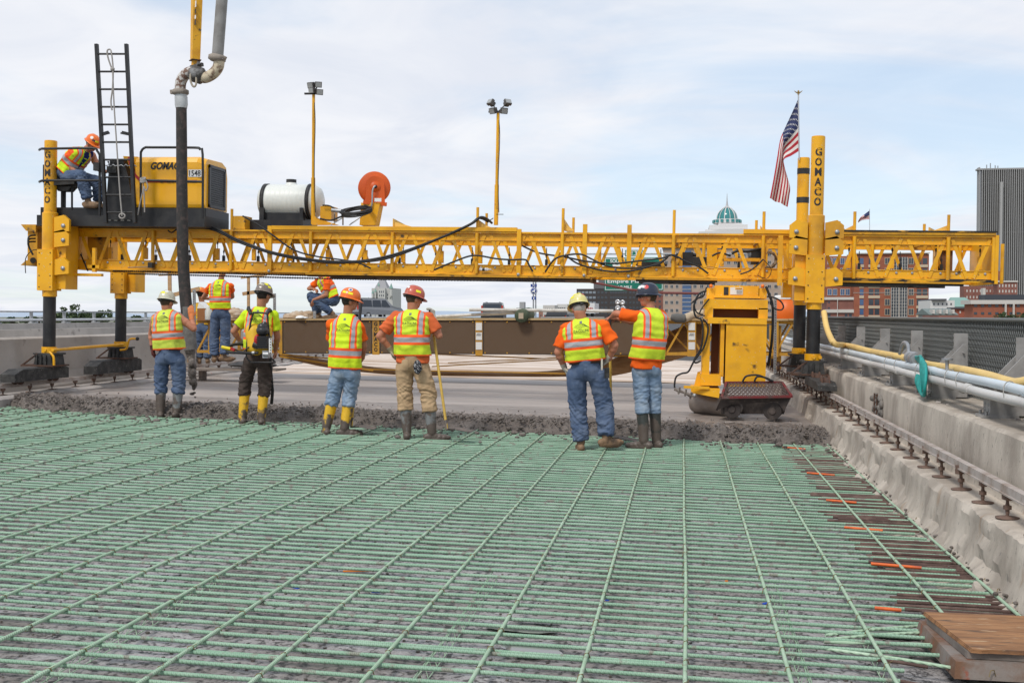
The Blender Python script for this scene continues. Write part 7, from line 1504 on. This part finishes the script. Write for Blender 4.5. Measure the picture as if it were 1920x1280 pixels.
    if st.get('belt'):
        mb = MB(); bc = pe + spine * .075; mb.lathe(bc, spine, [(.137 * lr, -.02), (.142 * lr, -.02), (.142 * lr, .02), (.137 * lr, .02)], 28)
        for v in mb.v: q = v - bc; v += rv * q.dot(rv) * .16 - fw * q.dot(fw) * .06
        mb.build('belt', mat('leather_belt', (.06, .035, .025), .6), root)
    return root, T, dict(rv=rv, fw=fw, sp=spine)
AW = ('arm',)
PPL = {}
PPL[1] = person('worker in sleeveless vest holding the pump hose', dict(hd=(313, 566), nk=(314, 580), sl=(291, 596), sr=(335, 594), el=(284, 626, .12), er=(363, 616, .05), wl=(286, 652, .12), wr=(359, 596, .14), pe=(318.6, 664), hl=(304, 674), hr=(333, 674), kl=(302, 713, .04), kr=(336, 713, .05), al=(301, 770), ar=(331, 769), tl=(299, 774, .4), tr=(345, 774, .25)), 15.26,
    dict(face=-12, nod=8, hat=HW, tilt=4, stick=((180, 25, .12, .03, SAFE), (150, 40, .05, .05, WHITE), (20, 30, .1, .03, SAFE)), pants=DEN, boot=BG_, shirt=ORS, sleeve=0, vest=VBm, hem=.075, w=.225, d=.16, cuff=.42, leg=1.06, bulk=1.12, skin=SKINR, hair=HAIRB, belt=1, seed=1, handl=((.1, .1, -1), (1, 0, 0), .5, 1), handr=((-.1, .1, 1), (-.6, 1, 0), .25, -1), glove={'l': GLR, 'r': GLO}))
PPL[2] = person('worker in dark trousers carrying a backpack vibrator', dict(hd=(495, 553), nk=(490, 575), sl=(464, 590), sr=(513, 592), el=(438, 621, -.02), er=(520, 632, .08), wl=(452, 642, .12), wr=(516, 656, .22), pe=(482, 668), hl=(469, 678), hr=(497, 679), kl=(461, 714, .04), kr=(497, 715, .04), al=(455, 781), ar=(490, 782), tl=(452, 784, .4), tr=(492, 786, .4)), 14.76,
    dict(face=-18, nod=10, hat=HG, stick=((180, 30, .11, .035, HW), (130, 45, .06, .06, SAFE), (100, 20, .06, .03, SAFE), (200, 50, .06, .04, WHITE)), pants=BRN, boot=BY_, shirt=LIMS, sleeve=.66, vest=VC, hem=.09, w=.195, d=.135, cuff=.40, leg=1.0, seed=2, handl=((.5, .6, -.5), (.6, .3, .4), .5, 1), handr=((0, .6, -.8), (-1, 0, 0), .5, -1), glove={'l': GLT}, logo=True))
PPL[4] = person('worker in orange hard hat and yellow muddy boots looking right', dict(hd=(657, 564), nk=(652, 588), sl=(623, 608), sr=(673, 613), el=(622, 645, .22), er=(682, 648, .08), wl=(650, 668, .34), wr=(680, 671, .20), pe=(648, 690), hl=(635, 697), hr=(662, 699), kl=(627, 735, .03), kr=(656, 737, .06), al=(612, 801), ar=(646, 802), tl=(606, 806, .3), tr=(672, 806, .05)), 13.85,
    dict(face=-62, nod=8, hat=HO, stick=((105, 12, .06, .028, SAFE), (150, 12, .05, .028, SAFE), (115, 42, .055, .055, WHITE), (115, 42, .03, .0301, BLUP)), glasses=1, pants=DENL, boot=BY_, shirt=ORS, sleeve=.72, vest=VA, hem=.0, w=.215, d=.155, cuff=.36, leg=1.02, seed=4, handl=((.8, .1, -.2), (0, 0, -1), .5, 1), handr=((-.4, .4, -.7), (-1, .2, 0), .5, -1)))
PPL[5] = person('worker in tan trousers leaning on a shovel', dict(hd=(777, 560), nk=(774, 580), sl=(743, 595), sr=(803, 597), el=(712, 630, -.02), er=(823, 629, .02), wl=(733, 655, .06), wr=(812, 596, .24), pe=(774, 676), hl=(759, 688), hr=(789, 688), kl=(759, 733, .03), kr=(803, 736, .02), al=(763, 808), ar=(810, 810), tl=(764, 814, .5), tr=(842, 815, .05)), 13.66,
    dict(face=-48, nod=10, roll=0, hat=HR, stick=((180, 25, .06, .03, WHITE), (95, 12, .07, .03, SAFE), (235, 12, .06, .028, SAFE)), glasses=1, pants=TAN, boot=BG_, shirt=ORF, shirt_drop=.08, sleeve=.74, vest=VC, hem=.065, w=.232, d=.16, cuff=.46, leg=1.12, bulk=1.12, skin=SKINR, hair=HAIRB, seed=5, handl=((.3, .3, -.9), (.9, 0, .2), .4, 1), handr=((-.1, .2, 1), (-.8, .3, 0), .9, -1), glove={'l': GLT, 'r': GLV}))
PPL[6] = person('stocky worker in jeans with gloved hands at his hips', dict(hd=(1085, 577), nk=(1090, 596), sl=(1063, 618), sr=(1130, 613), el=(1047, 660, -.02), er=(1152, 647, -.02), wl=(1057, 686, .08), wr=(1142, 672, .05), pe=(1099, 690), hl=(1081, 705), hr=(1121, 705), kl=(1083, 757, .05), kr=(1133, 757, .07), al=(1089, 829), ar=(1137, 819), tl=(1082, 835, .4), tr=(1165, 824, .12)), 13.13,
    dict(face=22, nod=16, hat=HYL, tilt=4, stick=((150, 40, .06, .06, REDP), (200, 48, .10, .04, SAFE), (120, 25, .07, .03, WHITE), (240, 22, .06, .03, SAFE)), pants=DEN, boot=BT_, low=True, shirt=ORS, sleeve=.82, vest=VC, hem=.09, w=.240, d=.175, cuff=.94, leg=1.18, bulk=1.18, skin=SKINR, hair=HAIRG, seed=6, handl=((.35, .3, -.9), (.8, .2, .2), .35, 1), handr=((-.75, .2, -.4), (-.3, .6, -.4), .45, -1), glove={'l': GLV, 'r': GLV}, belt=1))
PPL[7] = person('worker in navy hard hat turned left with arms on a handle', dict(hd=(1214, 556), nk=(1221, 577), sl=(1194, 593, -.08), sr=(1239, 591, .10), el=(1155, 588, -.05), er=(1192, 604, .42), wl=(1148, 593, .16), wr=(1158, 597, .38), pe=(1212, 683), hl=(1200, 694, -.02), hr=(1224, 694, .04), kl=(1203, 740, -.03), kr=(1226, 740, .08), al=(1207, 825, -.08), ar=(1231, 824, .10), tl=(1180, 830, -.02), tr=(1210, 828, .30)), 13.55,
    dict(face=96, nod=4, hat=HN, hat_back=True, tilt=3, stick=((255, 28, .055, .055, REDP), (225, 30, .07, .035, WHITE), (195, 24, .08, .04, WHITE), (160, 50, .06, .03, WHITE)), glasses=1, pants=DENL, boot=BD_, shirt=ORS, shirt_drop=.10, sleeve=.80, vest=VC, hem=.06, w=.212, d=.165, cuff=.40, leg=1.0, seed=7, logo=False, skin=SKINR, hair=HAIRB, handl=((-.7, .5, -.3), (0, .3, -1), .6, 1), handr=((-1, 0, -.1), (0, -.2, -1), .6, -1)))
PPL[8] = person('seated operator in orange hard hat at the machine controls', dict(hd=(173, 270), nk=(161, 281), sl=(173, 291, .26), sr=(135, 287, -.10), el=(184, 316, .26), er=(117, 305, -.14), wl=(198, 322, .2), wr=(141, 321, -.12), pe=(124, 325), hl=(126, 329, .12), hr=(124, 330, -.08), kl=(184, 341, .18), kr=(152, 330, -.14), al=(186, 381, .18), ar=(165, 376, -.12), tl=(215, 384, .18), tr=(188, 372, -.14)), 17.75,
    dict(face=-104, nod=28, hat=HO, stick=((75, 30, .055, .055, WHITE), (20, 14, .06, .03, SAFE), (45, 14, .05, .03, HN)), seated=True, pants=DEN, boot=BT_, low=True, cuff=.9, leg=1.12, shirt=BLUS, sleeve=0, vest=VA, hem=.02, w=.205, d=.16, bulk=1.15, skin=SKINR, hair=HAIRB, seed=8, logo=False, vfront=BLUS, handl=((1, 0, 0), (0, 0, -1), .5, 1), handr=((1, .1, -.1), (0, 0, -1), .15, -1)))
PPL[3] = person('worker in knee straps standing on the walkway with his back turned', dict(hd=(417, 508), nk=(413.5, 524), sl=(395, 538), sr=(432, 537), el=(381, 558, .15), er=(436, 556, .25), wl=(390, 560, .38), wr=(428, 560, .42), pe=(414, 585), hl=(405, 592), hr=(422, 592), kl=(402, 631, .05), kr=(423, 631, .05), al=(402, 668), ar=(420, 666), tl=(399, 670, .3), tr=(440, 670, .1)), 21.9,
    dict(face=0, bandana=mat('blue_bandana', (.03, .06, .32), .8, (.5, .5, .55), 30, .55, .6), pants=DEN, boot=BT_, low=True, cuff=.92, leg=1.12, shirt=ORS, sleeve=.45, vest=VA, hem=.06, w=.215, d=.15, seed=3, skin=SKIN, handl=((.6, .6, .2), (.5, 0, 0), .5, 1), handr=((-.4, .7, .2), (-.5, 0, 0), .5, -1)))
PPL[9] = person('worker crouching on the work bridge in dark jeans', dict(hd=(597, 508), nk=(602, 522), sl=(613, 532, -.15), sr=(595, 529, .15), el=(612, 553, -.20), er=(579, 541, .12), wl=(588, 562, -.22), wr=(590, 542, .10), pe=(624, 562), hl=(622, 564, -.09), hr=(622, 564, .09), kl=(587, 560, -.15), kr=(583, 555, .16), al=(624, 588, -.14), ar=(597, 590, .14), tl=(600, 593, -.16), tr=(575, 594, .14)), 23.25,
    dict(face=92, nod=12, hat=HW, seated=True, pants=DEND, boot=BT_, low=True, cuff=.92, leg=1.0, shirt=ORS, sleeve=.6, vest=VA, hem=.03, w=.19, d=.15, seed=9, logo=False, handl=((-.3, 0, -1), (-.3, .3, 0), .3, 1), handr=((.4, -.4, -.1), (0, 0, -1), .6, -1)))
PPL[10] = person('worker in orange hard hat and gold shirt half hidden behind the carton', dict(hd=(378, 552), nk=(380, 566), sl=(366, 573), sr=(395, 573), el=(362, 590, .1), er=(399, 591, .1), wl=(368, 602, .25), wr=(392, 603, .25), pe=(381, 612), hl=(374, 616), hr=(388, 616), kl=(374, 645, .04), kr=(389, 645, .04), al=(374, 672), ar=(389, 672), tl=(372, 674, .3), tr=(392, 674, .3)), 24.6,
    dict(face=-20, nod=14, hat=HO, stick=((180, 20, .12, .03, SAFE),), pants=DEN, boot=BT_, low=True, cuff=.92, shirt=GOLD, sleeve=.7, hem=.05, w=.20, d=.14, seed=10, handl=((.4, .8, 0), (0, 0, -1), .5, 1), handr=((-.4, .8, 0), (0, 0, -1), .5, -1)))
# ================================================================== what they carry
HND = mat('yellow_fibreglass', (.55, .36, .06), .5, (.42, .27, .05), 6); GRIP = mat('grip_black', (.03, .03, .032), .7)
def shovel(label, top, bot, Yt, Yb, grip, gv, blade, bl=.30):
    a, b_ = P(*top, Yt), P(*bot, Yb); t_ = thing('shovel', b_, label, 'shovel'); mb = MB(); mb.tube([a.lerp(b_, gv), b_], .0175, 10); mb.build('handle', HND, t_)
    mb = MB(); mb.tube([a, a.lerp(b_, gv)], .021, 10); mb.ball(a, .024); mb.build('grip', GRIP, t_)
    d = (P(*blade, Yb - .05) - b_); d.z = 0; d = d.normalized(); s = V((-d.y, d.x, 0)); n = 8; mb = MB(); vs = []
    for i in range(n + 1):
        for j in (-2, -1, 0, 1, 2): x = i / n; vs.append(b_ + d * (x * bl + .02) + s * (j / 2 * .115 * (1 if x > .12 else .8)) + V((0, 0, .02 * abs(j) / 2 - .035 * x + .012)))
    mb.add(vs, [(i * 5 + j, i * 5 + j + 1, i * 5 + j + 6, i * 5 + j + 5) for i in range(n) for j in range(4)], True); mb.add([v - V((0, 0, .004)) for v in vs], [(i * 5 + j + 5, i * 5 + j + 6, i * 5 + j + 1, i * 5 + j) for i in range(n) for j in range(4)], True); mb.tube([b_ - (b_ - a).normalized() * .12, b_, b_ + d * .10 + V((0, 0, .01))], [.019, .019, .012], 10); mb.build('blade', mat('muddy_steel', (.10, .085, .075), .6, (.15, .12, .10), 8), t_)
shovel('yellow handled shovel leaned on by the worker in tan trousers', (807, 583), (838, 805), 13.9, 13.45, 0, .12, (870, 812))
shovel('shovel standing in front of the worker in yellow boots', (677, 563), (659, 800), 14.3, 13.95, 0, .17, (690, 805))
shovel('yellow handled tool standing between the two workers at the right', (1143, 590), (1146, 822), 13.9, 13.9, 0, .14, (1180, 826))
# petrol concrete vibrator on the second worker's back
Tm, Fm = PPL[2][1], PPL[2][2]; VB = thing('backpack_vibrator', P(480, 685, 14.55), 'black and red petrol vibrator on a yellow backpack frame', 'vibrator')
Q = lambda u, v, dy=0: P(u, v, 14.76 - .26 + dy)
mb = MB(); mb.tube(smooth_path([Q(463, 645), Q(469, 610), Q(474, 589), Q(478, 586), Q(496, 587), Q(501, 589), Q(503, 610), Q(506, 640)], 5), .013, 8); mb.tube(smooth_path([Q(463, 645), Q(462, 668), Q(470, 678), Q(480, 679, -.1), Q(512, 679, -.1), Q(515, 677), Q(507, 668), Q(506, 640)], 4), .011, 8); mb.build('frame', BLK, VB)
mb = MB(); a = MB(); cap(mb, Q(476, 622, .10), Q(480, 650, .06), .12, .12); mb.box(Q(460, 650).x, Q(505, 650).x, Q(0, 0).y + .02, Q(0, 0).y + .12, Q(470, 660).z, Q(470, 613).z); blob('yellow_back_pad', mb, mat('pad_yellow', (.70, .42, .02), .5), VB, .012, 6)
mb = MB(); mb.ball(Q(492, 620, -.06), .085, .085, .075); mb.ball(Q(492, 612, -.06), .07, .075, .05); mb.cyl(Q(496, 612, -.06), Q(496, 603, -.06), .035, n=14); blob('fuel_tank', mb, mat('tank_black', (.02, .021, .024), .3, spec=.6), VB, .009, 3)
mb = MB(); mb.ball(Q(483, 638, -.05), .05, .06, .085); blob('red_cowl', mb, mat('cowl_red', (.42, .01, .015), .35), VB, .009, 3)
mb = MB(); c = Q(495, 641, -.05); mb.cbox(c, .13, .16, .16)
for k in range(6): mb.cbox(c + V((0, -.0, -.08 + k * .03)), .16, .18, .010)
mb.cyl(Q(476, 645, -.06), Q(484, 648, -.06), .05, n=14); mb.build('engine', BLK, VB)
mb = MB(); mb.cbox(Q(507, 648, -.1), .035, .02, .20); [mb.cyl(Q(507, 636 + k * 5, -.112), Q(507, 636 + k * 5, -.116), .008, n=8, m=1) for k in range(6)]; mb.build('perforated_bracket', [WHITE, BLK], VB)
mb = MB(); mb.cbox(Q(500, 664, -.06), .075, .12, .10); mb.cyl(Q(494, 664, -.13), Q(504, 664, -.13), .03, n=12); mb.build('gear_housing', STEEL, VB)
mb = MB(); mb.tube(smooth_path([Q(484, 661, -.04), Q(470, 662, -.05), Q(450, 661, -.1), Q(430, 660, -.12), Q(425, 655, -.1), Q(432, 648, 0), Q(445, 645, .1), Q(458, 646, .2)], 5), .020, 8); mb.build('drive_hose', RUBBER, VB)
mb = MB(); mb.cyl(Q(478, 661, -.05), Q(473, 661.5, -.05), .023, n=10); mb.build('hose_clip', STEEL, VB)
mb = MB(); mb.tube(smooth_path([Q(473, 648, -.02), Q(463, 653, -.05), Q(456, 659, -.08), Q(445, 657, -.1), Q(437, 654, -.12)], 4), .010, 6); mb.build('throttle_arm', BLK, VB)
mb = MB(); mb.cyl(Q(415.5, 650.5, -.14), Q(432, 654, -.12), .023, n=10); mb.build('yellow_grip', mat('grip_yellow', (.78, .62, .02), .5), VB)
mb = MB(); mb.bar(Q(432, 653, -.12), Q(440, 656, -.12), .03, .035); mb.build('throttle_trigger', mat('trigger_red', (.4, .02, .02), .5), VB)
for uu in ((463, 577, 470, 589), (508, 580, 500, 589)):
    mb = MB(); mb.tube(smooth_path([Q(uu[2], uu[3], -.0), Q((uu[0] + uu[2]) / 2, uu[1] + 2, .04), Q(uu[0] + (3 if uu[0] < 480 else -3), uu[1], .14), Q(uu[0] + 2, uu[1] + 6, .30)], 4), .024, 8)
    for v in mb.v: pass
    mb.build('shoulder_strap', RUBBER, VB)
mb = MB(); mb.tube(smooth_path([Q(506, 668, .1), Q(509, 700, .3), Q(511, 730, .4), Q(509, 757, .45)], 5), [.016] * 10 + [.022] * 6, 8); mb.build('vibrating_head', BLK, VB)
# things hanging from belts and pockets
mb = MB(); p = P(783, 688, 13.66 - .185)
mb.ball(p, .055, .022, .09, n=14, k=10)
for v in mb.v: v += V((.008 * noise.noise(v * 40), .006 * noise.noise(v * 35), 0))
tag(mb.build('bandana', mat('paisley', (.012, .014, .02), .8, (.5, .5, .5), 75, .56, .58), base=p), 'black and white bandana hanging from the tan back pocket', 'bandana')
t_ = thing('phone_case', P(1138, 702, 13.05), 'small black phone case on the stocky worker belt', 'case')
p = P(1138, 699, 13.02); mb = MB(); mb.cbox(p, .055, .05, .12); mb.build('case', RUBBER, t_); mb = MB(); mb.cbox(p + V((0, -.027, .03)), .05, .006, .04); mb.build('flap', BLK, t_)
t_ = thing('folding_rule', P(1129, 688, 12.93), 'pale folding rule in the right back pocket of the stocky worker', 'rule')
mb = MB(); p = P(1128.5, 683, 12.93); mb.cbox(p, .02, .012, .13); mb.build('rule', GLV, t_)
# small bright scraps on the deck
for i, (u, v, c, lab) in enumerate(((705, 1113, (.02, .08, .5), 'scrap of blue plastic left of centre among the bars'), (1140, 1127, (.02, .08, .5), 'scrap of blue plastic right of centre among the bars'), (555, 1105, (.02, .08, .5), 'leftmost scrap of blue plastic among the bars'), (1437, 1134, (.02, .08, .5), 'scrap of blue plastic near the right zigzag support'), (580, 1050, (.7, .2, .02), 'scrap of orange plastic among the bars'), (680, 1073, (.7, .1, .02), 'thin orange strip lying among the bars'), (1362, 1093, (.7, .2, .02), 'small orange scrap at the right among the bars'))):
    p = G(u, v, -.105); mb = MB(); mb.cbox(p + V((0, 0, .012)), .05 if 'strip' not in lab else .25, .02, .006, Matrix.Rotation(i * 1.3, 3, 'Z')); tag(mb.build('plastic_scrap', mat('scrap_%d' % (i // 4), c, .6), base=p), lab, 'scrap')
